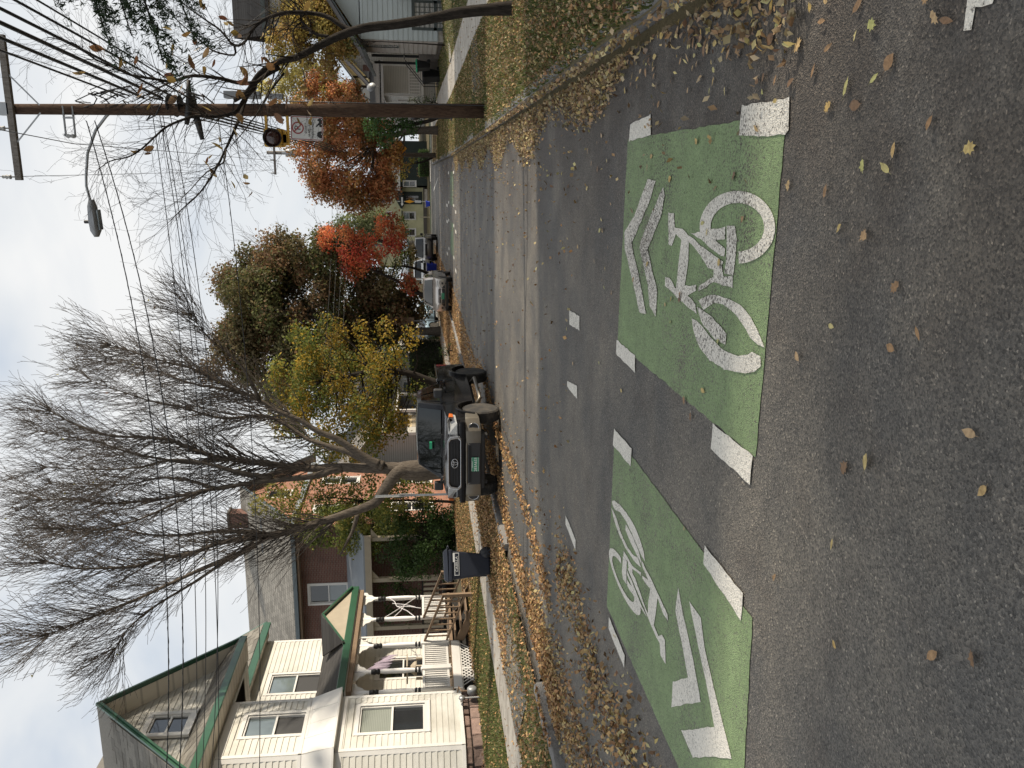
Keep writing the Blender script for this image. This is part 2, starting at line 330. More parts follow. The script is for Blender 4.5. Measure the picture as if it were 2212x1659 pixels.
T['siding_blue'] = M('blue_grey_clapboard', (.41, .455, .455), .6, .08, 1.2, .1, 30, objvar=.05); T['siding_taupe'] = M('taupe_clapboard', (.36, .335, .305), .6, .08, 1.2, .1, 30, objvar=.05)
T['siding_pale'] = lines('pale_grey_siding', 2, .12, (.42, .41, .38), .06, .012); T['siding_yellow'] = lines('yellow_siding', 2, .12, (.62, .48, .22), .05, .012)
T['stucco_green'] = M('pale_green_stucco', (.52, .50, .31), .9, .12, .9, .15, 12, dirt=((.36, .35, .22), .7)); T['dark_green'] = M('dark_green_wood', (.012, .022, .018), .6, .3, 3)
T['trim_grey'] = M('slate_trim', (.055, .068, .066), .6, .15, 3); T['concrete_dark'] = M('dark_concrete', (.10, .088, .076), .9, .25, 2, .2, 20); T['black'] = M('black_metal', (.012, .012, .013), .5, .2, 5)
T['car_black'] = carpaint('black_car_paint', (.006, .006, .007), .16, 0, .12); T['car_silver'] = carpaint('silver_car_paint', (.48, .45, .42), .3, .75, .2); T['car_gold'] = carpaint('grey_car_paint', (.26, .245, .225), .3, .75, .25); T['car_white'] = carpaint('white_car_paint', (.72, .72, .7), .3, 0, .15)
T['car_blue'] = carpaint('pale_blue_car_paint', (.25, .36, .46), .3, .3, .15)
T['chrome'] = M('chrome', (.45, .45, .46), .14, .1, 10, metal=1); T['bumper'] = M('dusty_silver_bumper', (.17, .155, .13), .38, .3, 4, metal=.55, dirt=((.16, .135, .1), 3))
T['rubber'] = M('tyre_rubber', (.021, .02, .019), .85, .35, 9, .4, 60, dirt=((.075, .064, .05), 5)); T['rim'] = M('dark_rim', (.09, .085, .08), .4, .3, 6, metal=.5); T['rim_silver'] = M('silver_rim', (.35, .34, .32), .35, .2, 6, metal=.8)
T['plastic'] = M('black_plastic', (.016, .016, .017), .55, .25, 5, .1, 80); T['lamp_glass'] = M('headlight_glass', (.34, .35, .35), .12, .6, 40, .6, 30, coat=.9); T['amber'] = M('amber_lens', (.5, .12, .02), .25, .2, 20, coat=.6); T['red_lens'] = M('red_lens', (.35, .012, .015), .25, .2, 20, coat=.6)
T['plate'] = M('green_plate', (.035, .22, .12), .5, .1, 6); T['white'] = M('white_marking', (.75, .75, .72), .5, .05, 4); T['black_ink'] = M('black_ink', (.015, .015, .015), .6, .1, 4); T['red_ink'] = M('red_ink', (.27, .035, .035), .5, .1, 4)
T['bin_navy'] = M('navy_bin_plastic', (.012, .016, .028), .5, .25, 4, .12, 60); T['bin_black'] = M('black_bin_plastic', (.012, .013, .014), .5, .2, 4); T['lid_green'] = M('green_bin_lid', (.02, .36, .17), .5, .1, 4); T['blue_bin'] = M('blue_tub_plastic', (.02, .05, .48), .5, .15, 5)
T['galv'] = M('galvanised_steel', (.33, .34, .345), .45, .2, 10, metal=.7); T['lamp_grey'] = M('grey_cast_metal', (.26, .27, .28), .45, .15, 6, metal=.3); T['sign_face'] = M('sign_sheet', (.56, .56, .54), .5, .06, 3); T['sign_yellow'] = M('yellow_sign_sheet', (.75, .33, .015), .5, .06, 3)
T['yellow_paint'] = M('yellow_beacon_paint', (.62, .36, .045), .5, .2, 6, dirt=((.3, .18, .05), 6)); T['beacon_lens'] = M('dark_red_beacon_lens', (.035, .009, .007), .18, .3, 12, coat=.8)
T['cable'] = M('black_cable', (.012, .012, .013), .6, .2, 4); T['wire'] = M('grey_wire', (.07, .07, .072), .5, .2, 4, metal=.4); T['porcelain'] = M('grey_porcelain', (.30, .30, .29), .3, .2, 6)
T['web'] = M('white_gauze', (.6, .58, .6), .9, .1, 5); T['purple'] = M('mauve_cloth', (.35, .29, .36), .9, .2, 5); T['beige'] = M('beige_painted_wood', (.36, .31, .235), .6, .15, 4)
T['column_white'] = M('white_turned_post', (.78, .77, .76), .6, .05, 3)
T['hydrant_red'] = M('red_paint', (.4, .03, .03), .5, .1, 4)
# ---------------------------------------------------------------- ground, street, verges, pavements
def surf_z(x, y):
    z = road_z(y)
    if x > 1.0: z += .12 + (max(0, min(.25, (x-5.2)*.05)))
    elif x < -6.95: z += .12 + max(0, min(.2, (-10.9-x)*.07))
    return z
def sheet(name, xs, ys, zf, mat, parent=None, kind='structure', jit=0.):
    """grid between xs(y)=(x0..) columns; xs may be a list or a function of y giving a list"""
    V, Fc = [], []; nx = None
    for y in ys:
        row = xs(y) if callable(xs) else xs; nx = len(row)
        for x in row: V.append((x, y, zf(x, y)+(random.uniform(-jit, jit) if jit else 0)))
    for j in range(len(ys)-1):
        for i in range(nx-1):
            a = j*nx+i; Fc.append((a, a+1, a+1+nx, a+nx))
    o = link(name, nmesh(name, V, Fc, True), mat, parent)
    if kind and not parent: o['kind'] = kind
    return o
def ar(a, b, s): return list(np.arange(a, b+1e-6, s))
YL = [-60, -20, -5]+ar(0, 100, 2)+[120, 160, 300, 900]
sheet('ground', [-900, -200, -60, -30, -7, 1, 30, 60, 200, 900], YL, lambda x, y: road_z(min(y, 100))-.06, T['lawn'])
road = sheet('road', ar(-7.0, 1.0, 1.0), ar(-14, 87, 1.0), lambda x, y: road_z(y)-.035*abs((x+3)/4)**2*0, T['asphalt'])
cross = sheet('side_street', ar(-60, 60, 5), ar(-14, 3.4, 1.0), lambda x, y: -.006, T['asphalt'])
sheet('end_street', ar(-60, 60, 4), ar(76, 86, 1), lambda x, y: road_z(y)-.004, T['asphalt_path'])
# verges and yards (grassed ground behind the kerbs)
def rx(y):
    k = max(0, 4.6-y); return [1.12+k*k*.9+i*(3.72-1.12)/6*(1 if y > 4.6 else 1) for i in range(7)]
sheet('verge_right', lambda y: [max(1.12, 1.12+(4.2-y)**2*.5 if y < 4.2 else 1.12)+(3.72-1.12)*i/6*(1 if y > 3.4 else .8) for i in range(7)], ar(3.2, 75, .4), lambda x, y: surf_z(2, y)+.008*math.sin(x*5+y*3), T['lawn'], jit=.008)
sheet('yard_right', [5.22, 6, 7, 8, 10, 14, 20, 30, 50], ar(3.2, 75, .8), lambda x, y: surf_z(x, y), T['lawn'], jit=.01)
sheet('verge_left', lambda y: [-9.42+(9.42-7.13)*i/6 for i in range(7)], ar(8.0, 75, .4), lambda x, y: surf_z(-8, y)+.006*math.sin(x*4+y*3), T['lawn'], jit=.006)
sheet('yard_left', [-60, -40, -26, -20, -16, -14.5, -13.5, -12.5, -11.8, -10.88], ar(5, 75, .8), lambda x, y: surf_z(x, y), T['lawn'], jit=.01)
sheet('yard_end', ar(-60, 60, 4), ar(86.2, 100, 1.2), lambda x, y: road_z(86)+.05+(y-86)*.07, T['lawn'])
# pavement slabs
slab_me = MB().box(0, 1, 0, 1, -.14, 0).mesh('paving_slab', bevel=.008, seg=1)
slab_me.materials.append(T['concrete'])
for nm, x0, x1, y0, y1, L_ in (('pavement_right', 3.72, 5.2, 4, 75, 1.5), ('pavement_left', -10.87, -9.43, 5, 75, 1.5)):
    root = empty(nm); root['kind'] = 'structure'
    y = y0
    while y < y1:
        s_ = bpy.data.objects.new('slab', slab_me); COL.objects.link(s_); s_.parent = root
        za = surf_z((x0+x1)/2 if x0 < 0 else 4.4, y) if x0 > 0 else road_z(y)+.12
        zb = road_z(y+L_)+.12; za = road_z(y)+.12
        s_.location = (x0, y+.006, za+.012+random.uniform(0, .006)); s_.scale = (x1-x0, L_-.014, 1); s_.rotation_euler = (math.atan2(zb-za, L_), 0, 0)
        y += L_
# kerbs: separate granite stones
def kerb(nm, pts, step):
    root = empty(nm); root['kind'] = 'structure'
    for (xa, ya), (xb, yb) in zip(pts[:-1], pts[1:]):
        d = Vector((xb-xa, yb-ya)); n = max(1, round(d.length/step)); 
        for i in range(n):
            a = Vector((xa, ya))+d*(i/n); l = d.length/n*random.uniform(.985, .996)
            b = MB(); w_ = .15; k = 6; hgt = .13+random.uniform(-.012, .02)
            pr = []
            for j in range(k+1):
                t = j/k*l; jt = lambda s=.008: random.uniform(-s, s)
                pr.append([(t, jt(.004), -.15), (t, w_+jt(.004), -.15), (t, w_+jt(), hgt+jt()), (t, w_*.55+jt(), hgt+.006+jt()), (t, .015+jt(), hgt-.012+jt()), (t, jt(), hgt*.6)])
            V = [p for r_ in pr for p in r_]; Fc = []
            for j in range(k):
                for q in range(6): a_ = j*6+q; b_ = j*6+(q+1) % 6; Fc.append((a_, b_, b_+6, a_+6))
            Fc += [tuple(range(6))[::-1], tuple(range(k*6, k*6+6))]
            b.add(V, Fc); o = b.build('kerb_stone', T['granite'], root, autosm=.6)
            o.location = (a.x, a.y, road_z(a.y)); o.rotation_euler = (0, 0, math.atan2(d.y, d.x)+random.uniform(-.006, .006))
kerb('kerb_right', [(2.6, 3.3), (1.5, 3.75), (1.13, 4.6), (1.1, 20.0)][::-1], 1.7)
kerb('kerb_right_far', [(1.1, 73), (1.1, 24.4)], 2.4)
kerb('kerb_left', [(-9.2, 6.4), (-7.4, 7.2), (-7.0, 8.4), (-7.0, 10.4)], 1.3)
kerb('kerb_left_far', [(-7.0, 15.0), (-7.0, 36), (-7.0, 73)], 2.4)
# driveway aprons
def flat(name, pts, mat, z, kind='structure', parent=None):
    o = MB().prism([(x, y, road_z(y)+z-.02) for x, y in pts], (0, 0, .02)).build(name, mat, parent)
    if not parent: o['kind'] = kind
    return o
def slope_apron(name, kerbside, walkside, mat):
    (a, b), (c, d) = kerbside, walkside; V = []; n = 8
    for i in range(n+1):
        t = i/n; p = Vector(a).lerp(Vector(d), t); q = Vector(b).lerp(Vector(c), t); z = .006+.142*min(1, t*2.2)
        V += [(p.x, p.y, z+road_z(p.y)), (q.x, q.y, z+road_z(q.y))]
    o = link(name, nmesh(name, V, [(2*i, 2*i+1, 2*i+3, 2*i+2) for i in range(n)], True), mat); o['kind'] = 'structure'
slope_apron('driveway_left', [(-6.9, 10.45), (-6.9, 14.95)], [(-9.44, 16.6), (-9.44, 12.3)], T['asphalt_drive'])
slope_apron('driveway_right', [(1.04, 24.3), (1.04, 20.1)], [(3.73, 23.2), (3.73, 25.4)], T['asphalt_path'])
flat('garden_path', [(5.22, 39.6), (7.0, 42.6), (7.0, 43.9), (5.22, 41.2)], T['concrete'], .17)
slope_apron('driveway_far', [(-6.9, 33.5), (-6.9, 37.5)], [(-9.44, 38.6), (-9.44, 34.6)], T['concrete'])
# road paint: each mark a thin sheet on the asphalt, traced on the ground plane
ZI = [0]
def mark(name, pts, mat, z, parent=road, fn=None):
    ZI[0] += 1; z += (ZI[0] % 9)*.00025
    P = [Vector((p[0], p[1], 0)) for p in pts]
    bm = bmesh.new(); vs_ = [bm.verts.new((p.x, p.y, z+road_z(p.y))) for p in P]; f = bm.faces.new(vs_); f.normal_update()
    if f.calc_area() and f.normal.z < 0: f.normal_flip()
    bmesh.ops.triangulate(bm, faces=[f], ngon_method='BEAUTY'); me = bpy.data.meshes.new(name); bm.to_mesh(me); bm.free()
    return link(name, me, mat, parent)
def tr(c, pts): return [tuple(G(*dp(c, x, y))[:2]) for x, y in pts]
def rough_edge(pts, step=.08, j=.006):
    o_ = []
    for a, b in zip(pts, pts[1:]+pts[:1]):
        a = Vector(a); b = Vector(b); n = max(1, int((b-a).length/step))
        for i in range(n): p = a.lerp(b, i/n); o_.append((p.x+random.uniform(-j, j), p.y+random.uniform(-j, j)))
    return o_
CX, CY = -1.78, 5.37                     # the second patch is the first turned half a turn about this point
def turn(pts): return [(2*CX-x, 2*CY-y) for x, y in pts]
g1 = [(.31, 3.85), (.32, 6.86), (-1.37, 6.9), (-1.37, 3.86)]
mark('green_lane_patch', rough_edge(g1), T['green_paint'], .004)
mark('green_lane_patch', rough_edge([(-3.85, 3.6), (-2.2, 3.72), (-2.17, 6.86), (-3.86, 6.86)]), T['green_paint'], .004)
def arcring(c, r0, r1, a0, a1, n=20):
    o_ = [(c[0]+r1[0]*math.cos(a), c[1]+r1[1]*math.sin(a)) for a in np.linspace(a0, a1, n)]
    return o_ + [(c[0]+r0[0]*math.cos(a), c[1]+r0[1]*math.sin(a)) for a in np.linspace(a1, a0, n)]
BIKE = [
        [(1250, 1222), (1290, 1198), (1345, 1190), (1415, 1208), (1480, 1245), (1535, 1310), (1575, 1385), (1610, 1480), (1575, 1462), (1535, 1425), (1490, 1345), (1435, 1280), (1385, 1245), (1335, 1232), (1280, 1270)],
        [(1215, 1320), (1225, 1390), (1255, 1470), (1310, 1545), (1390, 1595), (1480, 1615), (1560, 1608), (1595, 1580), (1590, 1525), (1545, 1505), (1470, 1528), (1395, 1495), (1335, 1440), (1285, 1378), (1240, 1330)],
        [(1087, 745), (1117, 748), (1122, 822), (1165, 835), (1262, 920), (1388, 1012), (1365, 1062), (1305, 1040), (1245, 950), (1200, 900), (1196, 1000), (1178, 1142), (1130, 1150), (1140, 1030), (1158, 890), (1128, 862), (1105, 925), (1088, 918)],
        [(1070, 1095), (1095, 1095), (1125, 1152), (1240, 1135), (1240, 1165), (1192, 1195), (1236, 1238), (1243, 1295), (1150, 1220), (1070, 1140)],
        [(1243, 1252), (1290, 1282), (1370, 1352), (1407, 1402), (1400, 1465), (1340, 1430), (1268, 1340)],
        [(1335, 1052), (1375, 1022), (1388, 1088), (1440, 1085), (1435, 1150), (1335, 1122), (1250, 1172), (1254, 1142), (1335, 1090)],
        [(1407, 818), (1450, 818), (1462, 880), (1444, 1078), (1394, 1078), (1404, 960)],
        [(1210, 856), (1400, 822), (1396, 886), (1345, 896), (1396, 942), (1394, 985), (1330, 950), (1265, 890)]]
CHEV = [[(975, 560), (1018, 570), (985, 680), (895, 890), (888, 910), (895, 960), (930, 1100), (965, 1295), (930, 1285), (895, 1130), (850, 940), (848, 850), (900, 760)],
        [(1060, 600), (1066, 650), (1050, 760), (985, 915), (975, 940), (1000, 1060), (1028, 1170), (1018, 1305), (985, 1250), (975, 1130), (930, 940), (935, 900), (990, 760)]]
def bbox2(P): P = np.array(P); return P.min(0), P.max(0)
_all = []
for P in BIKE+[arcring((1465, 822), (146, 132), (206, 198), R(88), R(-188), 24)]: _all += turn(tr('S5', P))
_a0, _a1 = bbox2(_all); _b0, _b1 = bbox2(tr('S6', [(470, 497), (440, 775), (680, 1240), (684, 985), (446, 545), (577, 1080)]))
def fit2(q): return [tuple(_b0+(np.array(p)-_a0)/(_a1-_a0)*(_b1-_b0)) for p in turn(q)]
for a0, a1 in ((88, 0), (0.5, -95), (-94.5, -188)):
    q = tr('S5', arcring((1465, 822), (146, 132), (206, 198), R(a0), R(a1), 14)); mark('bicycle_symbol', q, T['white_worn'], .008)
    mark('bicycle_symbol', fit2(q), T['white_paint'], .008)
for P in BIKE:
    q = tr('S5', P); mark('bicycle_symbol', rough_edge(q, .06, .005), T['white_worn'], .008)
    # second symbol traced shape reversed in its own lane
    mark('bicycle_symbol', rough_edge(fit2(q), .06, .004), T['white_paint'], .008)
for P in CHEV:
    q = tr('S5', P); mark('chevron', rough_edge(q, .06, .005), T['white_worn'], .008)
C6 = [[(735, 885), (748, 965), (778, 1100), (800, 1200), (832, 1375), (770, 1385), (705, 1398), (712, 1288), (776, 1270), (755, 1150), (722, 985)],
      [(782, 945), (833, 1015), (848, 1140), (890, 1320), (930, 1480), (966, 1620), (880, 1612), (798, 1615), (748, 1498), (890, 1480), (860, 1320), (820, 1130)]]
for P in C6: mark('chevron', rough_edge(tr('S6', P), .06, .004), T['white_paint'], .008)
for c, P in (('S5', [(1490, 160), (1750, 115), (1745, 290), (1725, 322), (1470, 325)]), ('S5', [(880, 260), (990, 210), (990, 320), (870, 355)]), ('S5', [(805, 1435), (905, 1520), (905, 1615), (800, 1510)]),
             ('S6', [(885, 185), (1055, 320), (1045, 445), (875, 290)]), ('S6', [(850, 705), (1015, 915), (1005, 1025), (845, 785)]), ('S6', [(460, 205), (535, 290), (530, 365), (455, 275)]), ('S6', [(437, 1010), (505, 1175), (503, 1230), (435, 1060)]),
             ('S5', [(545, 1275), (600, 1305), (600, 1385), (545, 1350)]), ('S6', [(257, 0), (300, 20), (300, 80), (257, 25)]), ('S6', [(250, 575), (293, 680), (292, 725), (250, 615)]),
             ('S5', [(545, 1610), (575, 1659), (575, 1720), (545, 1690)])):
    if c == 'S5' and P[0][1] == 1610: continue
    mark('white_dash', rough_edge(tr(c, P), .06, .006), T['white_worn'] if c == 'S5' and P[0][0] > 900 else T['white_paint'], .008)
mark('stop_line', tr('Z7', [(1852, 188), (1900, 182), (1925, 42), (1962, 42), (2028, 22), (2060, -60), (1890, -120)]), T['white_paint'], .004)
# the next crossing up the street
for x0, x1 in ((-1.37, .3), (-3.85, -2.2)):
    mark('green_lane_patch', [(x0, 41.2), (x1, 41.2), (x1, 44.6), (x0, 44.6)], T['green_worn'], .008)
    for yy in (40.3, 45.6): 
        for xx in (x0, x1-.12): mark('white_dash', [(xx, yy), (xx+.14, yy), (xx+.14, yy+.9), (xx, yy+.9)], T['white_paint'], .012)
for yy in (38.2, 47.4):
    for xx in (-1.6, -2.5, -4.3): mark('white_dash', [(xx, yy), (xx+.16, yy), (xx+.16, yy+1.3), (xx, yy+1.3)], T['white_paint'], .008)
mark('lane_line', [(-.1, 62), (.06, 62), (-1.0, 74), (-1.2, 74)], T['white_worn'], .008)
for i in range(12):
    xx = -22+i*2.4; mark('green_lane_patch' if i % 3 else 'white_dash', [(xx, 83.4), (xx+2.1, 83.4), (xx+2.1, 85.4), (xx, 85.4)], T['green_worn'] if i % 3 else T['white_worn'], .012)
# tar seams
def seam(pts, w_=.035):
    V = []; P = [Vector(p) for p in pts]
    for i, p in enumerate(P):
        d = (P[min(i+1, len(P)-1)]-P[max(0, i-1)]).normalized(); n = Vector((-d.y, d.x))*w_*random.uniform(.5, 1.2)
        V += [(p.x-n.x, p.y-n.y, road_z(p.y)+.003), (p.x+n.x, p.y+n.y, road_z(p.y)+.003)]
    link('tar_seam', nmesh('tar_seam', V, [(2*i, 2*i+1, 2*i+3, 2*i+2) for i in range(len(P)-1)]), T['tar'], road)
a = G(*dp('S5', 195, 480)); b = G(1100, 1100)
seam([(x, 13.1+.12*math.sin(x*1.7)+.06*random.uniform(-1, 1)+(x+3)*.07) for x in np.arange(.8, -6.8, -.25)], .02)
seam([(-5.1+.06*math.sin(y*1.3)+random.uniform(-.02, .02), y) for y in np.arange(12, 33, .4)], .02)

# ---------------------------------------------------------------- fallen leaves and grass
def leaf_cloud(name, P, n, size, cols, mat, parent=None, aspect=.62, fold=.18):
    P = np.asarray(P, float); k = len(P); n = n/np.linalg.norm(n, axis=1)[:, None]
    a = RNG.normal(size=(k, 3)); t = a-n*np.sum(a*n, 1)[:, None]; t /= np.linalg.norm(t, axis=1)[:, None]; b = np.cross(n, t)
    s = np.asarray(size)[:, None]; asp = aspect*RNG.uniform(.7, 1.3, (k, 1)); fo = fold*RNG.uniform(-.4, 1.6, (k, 1))
    V = np.stack([P-t*s*.5, P+b*s*asp*.5+n*s*fo, P+t*s*.5+n*s*fo*.6, P-b*s*asp*.5+n*s*fo], 1).reshape(-1, 3)
    i = np.arange(k)[:, None]*4; Fc = np.concatenate([i+np.array([[0, 1, 2]]), i+np.array([[0, 2, 3]])], 1).reshape(-1, 3)
    me = nmesh(name, V, Fc)
    at = me.color_attributes.new('Col', 'FLOAT_COLOR', 'POINT'); c4 = np.ones((k, 4), np.float32); c4[:, :3] = cols
    at.data.foreach_set('color', np.repeat(c4, 4, 0).ravel()); return link(name, me, mat, parent)
def pick(pal, k, jit=.2):
    pal = np.array([p[:3] for p in pal]); i = RNG.integers(0, len(pal), k); return np.clip(pal[i]*RNG.uniform(1-jit, 1+jit, (k, 1))*RNG.uniform(.93, 1.07, (k, 3)), 0, 1)
BROWN = [(.27, .15, .07), (.34, .20, .09), (.20, .115, .055), (.40, .25, .12), (.30, .19, .10), (.44, .30, .13), (.15, .09, .05)]
GOLD = [(.44, .33, .14), (.36, .25, .12), (.48, .40, .20), (.30, .20, .11), (.24, .155, .08), (.40, .32, .19), (.20, .13, .075), (.33, .26, .16)]
def scatter(name, label, xf, yf, k, pal, s0, s1, tilt, lift, cat='leaves'):
    x = xf(k); y = yf(k) if callable(yf) else yf
    z = np.array([surf_z(a_, b_) for a_, b_ in zip(x, y)])+RNG.uniform(.006, lift, len(x))
    n = RNG.normal(size=(len(x), 3))*tilt; n[:, 2] = 1
    o = leaf_cloud(name, np.stack([x, y, z], 1), n, RNG.uniform(s0, s1, len(x)), pick(pal, len(x), .35), T['litter'])
    return tag(o, label, cat, kind='stuff')
U = RNG.uniform
def ydist(a, b, p=1.): return lambda k: a+(b-a)*U(0, 1, k)**p
# heap along the right kerb, patchy
def clumpy(k, x0, x1, y0, y1, p, f):
    X, Y = [], []
    while len(X) < k:
        x = U(x0, x1, 4*k); y = y0+(y1-y0)*U(0, 1, 4*k)**p; ok = U(0, 1, 4*k) < f(x, y); X += list(x[ok]); Y += list(y[ok])
    return np.array(X[:k]), np.array(Y[:k])
def put(name, label, xy, pal, s0, s1, tilt, lift):
    x, y = xy; return scatter(name, label, lambda k: x, y, len(x), pal, s0, s1, tilt, lift)
put('fallen_leaves', 'drift of dry brown and yellow leaves along the kerb below the utility pole', clumpy(16000, -.1, 1.08, 3.8, 40, 1.35, lambda x, y: np.clip((x-(.68+.22*np.sin(y*1.3)-.3*np.clip((y-8)/4, 0, 1)))*3, .012, 1)*np.clip((y-3.2)/3, .15, 1)), GOLD+[(.2, .15, .1), (.26, .2, .13)], .03, .066, 1.3, .05)
put('fallen_leaves', 'dry leaves lying over the grass of the verge around the utility pole', clumpy(34000, 1.15, 3.7, 4.8, 70, 1.4, lambda x, y: .35+.65*(np.sin(x*2.2+y*.7)*np.cos(y*.9) > -.1)), GOLD+BROWN, .03, .065, .9, .05)
put('fallen_leaves', 'thick orange brown leaves along the gutter beside the pickup', clumpy(26000, -7.0, -4.6, 9, 72, 1.25, lambda x, y: np.clip(1.3-np.abs(x+6.75+.1*np.sin(y))*2.0, .015, 1)+.55*(np.abs(x+5.35+.12*np.sin(y*.8)) < .2)*(y > 10)*(y < 24)+.35*(np.abs(x+5.9) < .5)*(y > 24)), BROWN+[(.46, .27, .12)]*3, .04, .085, .8, .05)
put('fallen_leaves', 'orange brown leaves carpeting the verge around the navy wheelie bin', clumpy(42000, -9.4, -7.1, 8, 70, 1.2, lambda x, y: .25+.75*(y > 14)), BROWN+[(.44, .26, .12)]*2, .045, .09, .7, .05)
put('fallen_leaves', 'brown leaves spread over the lawn before the white and brick houses', clumpy(36000, -14.2, -9.5, 12, 60, 1.1, lambda x, y: np.where(x > -10.9, .1, .8)*np.where(y > 21, 1., .22)), BROWN+[(.42, .25, .11)]*2, .04, .08, .7, .05)
put('fallen_leaves', 'sparse leaves blown across the middle of the road', clumpy(1700, -6.5, .8, 9, 60, 1.2, lambda x, y: .5+.5*(x > -1)), GOLD+BROWN, .035, .07, .9, .03)
put('fallen_leaves', 'brown leaf litter strewn on the asphalt in front of the grey driveway apron', clumpy(6500, -7.0, -3.9, 4.4, 12, 1., lambda x, y: np.clip(np.exp(-((x+4.75+.15*np.sin(y*2))/.33)**2)*(y < 9.5)+1.1*np.exp(-((x+6.3+.1*(y-9))/.42)**2)+.035, 0, 1)*(.45+.55*(np.sin(x*7+y*3)*np.sin(y*4.3-x*2) > -.35))), BROWN+GOLD[:3], .035, .075, .8, .04)
put('fallen_leaves', 'few leaves lying on pavement slabs before the blue grey house', clumpy(3500, 3.8, 9, 14, 60, 1.2, lambda x, y: np.where(x < 5.2, .12, .8)), GOLD+BROWN, .04, .08, .7, .04)
# near leaves one by one
def leaf_outline(kind):
    if kind == 0: return [(0, -.5), (.16, -.34), (.24, -.1), (.2, .15), (.1, .36), (0, .55), (-.11, .34), (-.22, .12), (-.23, -.12), (-.15, -.35)]
    if kind == 1: return [(0, -.5), (.3, -.32), (.24, -.12), (.48, .05), (.26, .14), (.3, .36), (.12, .3), (0, .55), (-.12, .3), (-.3, .36), (-.26, .14), (-.48, .05), (-.24, -.12), (-.3, -.32)]
    return [(0, -.5), (.26, -.3), (.38, -.02), (.3, .26), (.08, .48), (0, .56), (-.1, .46), (-.32, .24), (-.38, -.05), (-.24, -.32)]
LM = []
for q in range(9):
    ol = leaf_outline(q % 3); V = [(0, y_, 0) for y_ in (-.45, -.1, .2, .48)]; c1, c2 = random.uniform(.2, .9), random.uniform(-.5, .6)
    V = [(x_, y_, .28*c1*abs(x_)**1.3+.12*c2*y_*y_+random.uniform(-.02, .02)) for x_, y_ in ol]
    V.append((0, 0, 0)); k = len(ol); Fc = [(i, (i+1) % k, k) for i in range(k)]
    V += [(-.012, -.5, .01), (.012, -.5, .01), (.05, -.8, .05)]; Fc.append((k+1, k+3, k+2))
    LM.append(nmesh('fallen_leaf', V, Fc, True)); LM[-1].materials.append(T['objleaf'])
FIX = [tuple(G(*dp('Z7', x_, y_))[:2]) for x_, y_ in ((820, 70), (725, 155), (685, 240), (1000, 130), (1310, 150), (1690, 105), (1765, 125), (945, 430), (1325, 475), (1150, 525), (1035, 650), (1205, 640), (1440, 910), (1385, 1020), (1250, 1010), (1665, 745), (795, 1130), (1260, 1430), (1910, 900), (1110, 1390), (855, 275), (810, 505), (715, 490), (1040, 290), (460, 1070), (600, 780), (280, 310), (430, 330), (490, 330), (1220, 30), (1020, 1160), (640, 470))]
FIX += [tuple(G(u_, v_)[:2]) for u_, v_ in ((1730, 770), (1830, 1010), (1878, 998), (1990, 720), (1942, 620), (1803, 1175), (2108, 1422), (2022, 1415), (1680, 1248), (1483, 865), (1497, 900), (2130, 1060), (2105, 935))]
X, Y = clumpy(300-len(FIX), -2.2, 1.0, 2.6, 9.5, .9, lambda x, y: np.clip(.008+1.3*np.clip(x-.2, 0, 1)**2.6+.012*(x > -1), 0, 1))
for i, (x, y) in enumerate(FIX+list(zip(X, Y))):
    o = bpy.data.objects.new('fallen_leaf', random.choice(LM)); COL.objects.link(o); s_ = random.uniform(.035, .065) if i >= len(FIX) else random.uniform(.045, .075)
    o.location = (x, y, .012+random.uniform(0, .006)); o.scale = (s_*random.uniform(.6, 1.1), s_, s_*random.uniform(.5, 1.3)); o.rotation_euler = (random.uniform(-.2, .2), random.uniform(-.2, .2), random.uniform(0, 6.28))
    if -1.37 < x < .31 and 3.85 < y < 6.88: lb_ = ('single dry leaf lying on the green lane patch with worn bicycle symbol', 'leaves on the green lane patch')
    elif x > .31 and y > 3.85: lb_ = ('single dry leaf on the asphalt between worn green patch and kerb', 'leaves between green patch and kerb')
    elif y < 3.85: lb_ = ('single dry leaf on bare asphalt between the stop line and green patches', 'leaves on the asphalt by the stop line')
    else: lb_ = ('single dry leaf on the asphalt beyond or between the two green patches', 'leaves beyond and between the green patches')
    tag(o, lb_[0], 'leaf', lb_[1])
# grass
def grass(name, label, xy, h0, h1, w_=.008):
    x, y = xy; k = len(x); z = np.array([surf_z(a_, b_) for a_, b_ in zip(x, y)]); P = np.stack([x, y, z], 1)
    ang = U(0, 6.28, k); h_ = U(h0, h1, k); s_ = np.stack([np.cos(ang), np.sin(ang), 0*ang], 1)*(w_*(1+y/30))[:, None]
    ln = np.stack([U(-.5, .5, k), U(-.5, .5, k), np.ones(k)], 1)*h_[:, None]
    V = np.stack([P-s_, P+s_, P+ln], 1).reshape(-1, 3); Fc = np.arange(3*k).reshape(-1, 3); me = nmesh(name, V, Fc)
    c4 = np.ones((k, 4), np.float32); c4[:, :3] = pick([(.09, .12, .03), (.12, .15, .045), (.07, .09, .025), (.19, .17, .07)], k, .3)
    me.color_attributes.new('Col', 'FLOAT_COLOR', 'POINT').data.foreach_set('color', np.repeat(c4, 3, 0).ravel())
    return tag(link(name, me, T['grass']), label, 'grass', kind='stuff')
grass('grass', 'short autumn grass of the verge around the utility pole', clumpy(70000, 1.14, 3.7, 5, 60, 1.6, lambda x, y: .6+0*x), .025, .07)
grass('grass', 'short grass of the yard before the blue grey house', clumpy(16000, 5.25, 9, 20, 58, 1.2, lambda x, y: .6+0*x), .03, .08)
grass('grass', 'short grass of the verge beside the pickup', clumpy(22000, -9.4, -7.1, 8.2, 40, 1.3, lambda x, y: .6+0*x), .025, .06)
grass('grass', 'green lawn strip before the white house', clumpy(30000, -13.4, -10.9, 13, 40, 1.3, lambda x, y: np.where(y < 24, 1, .3)), .03, .07)
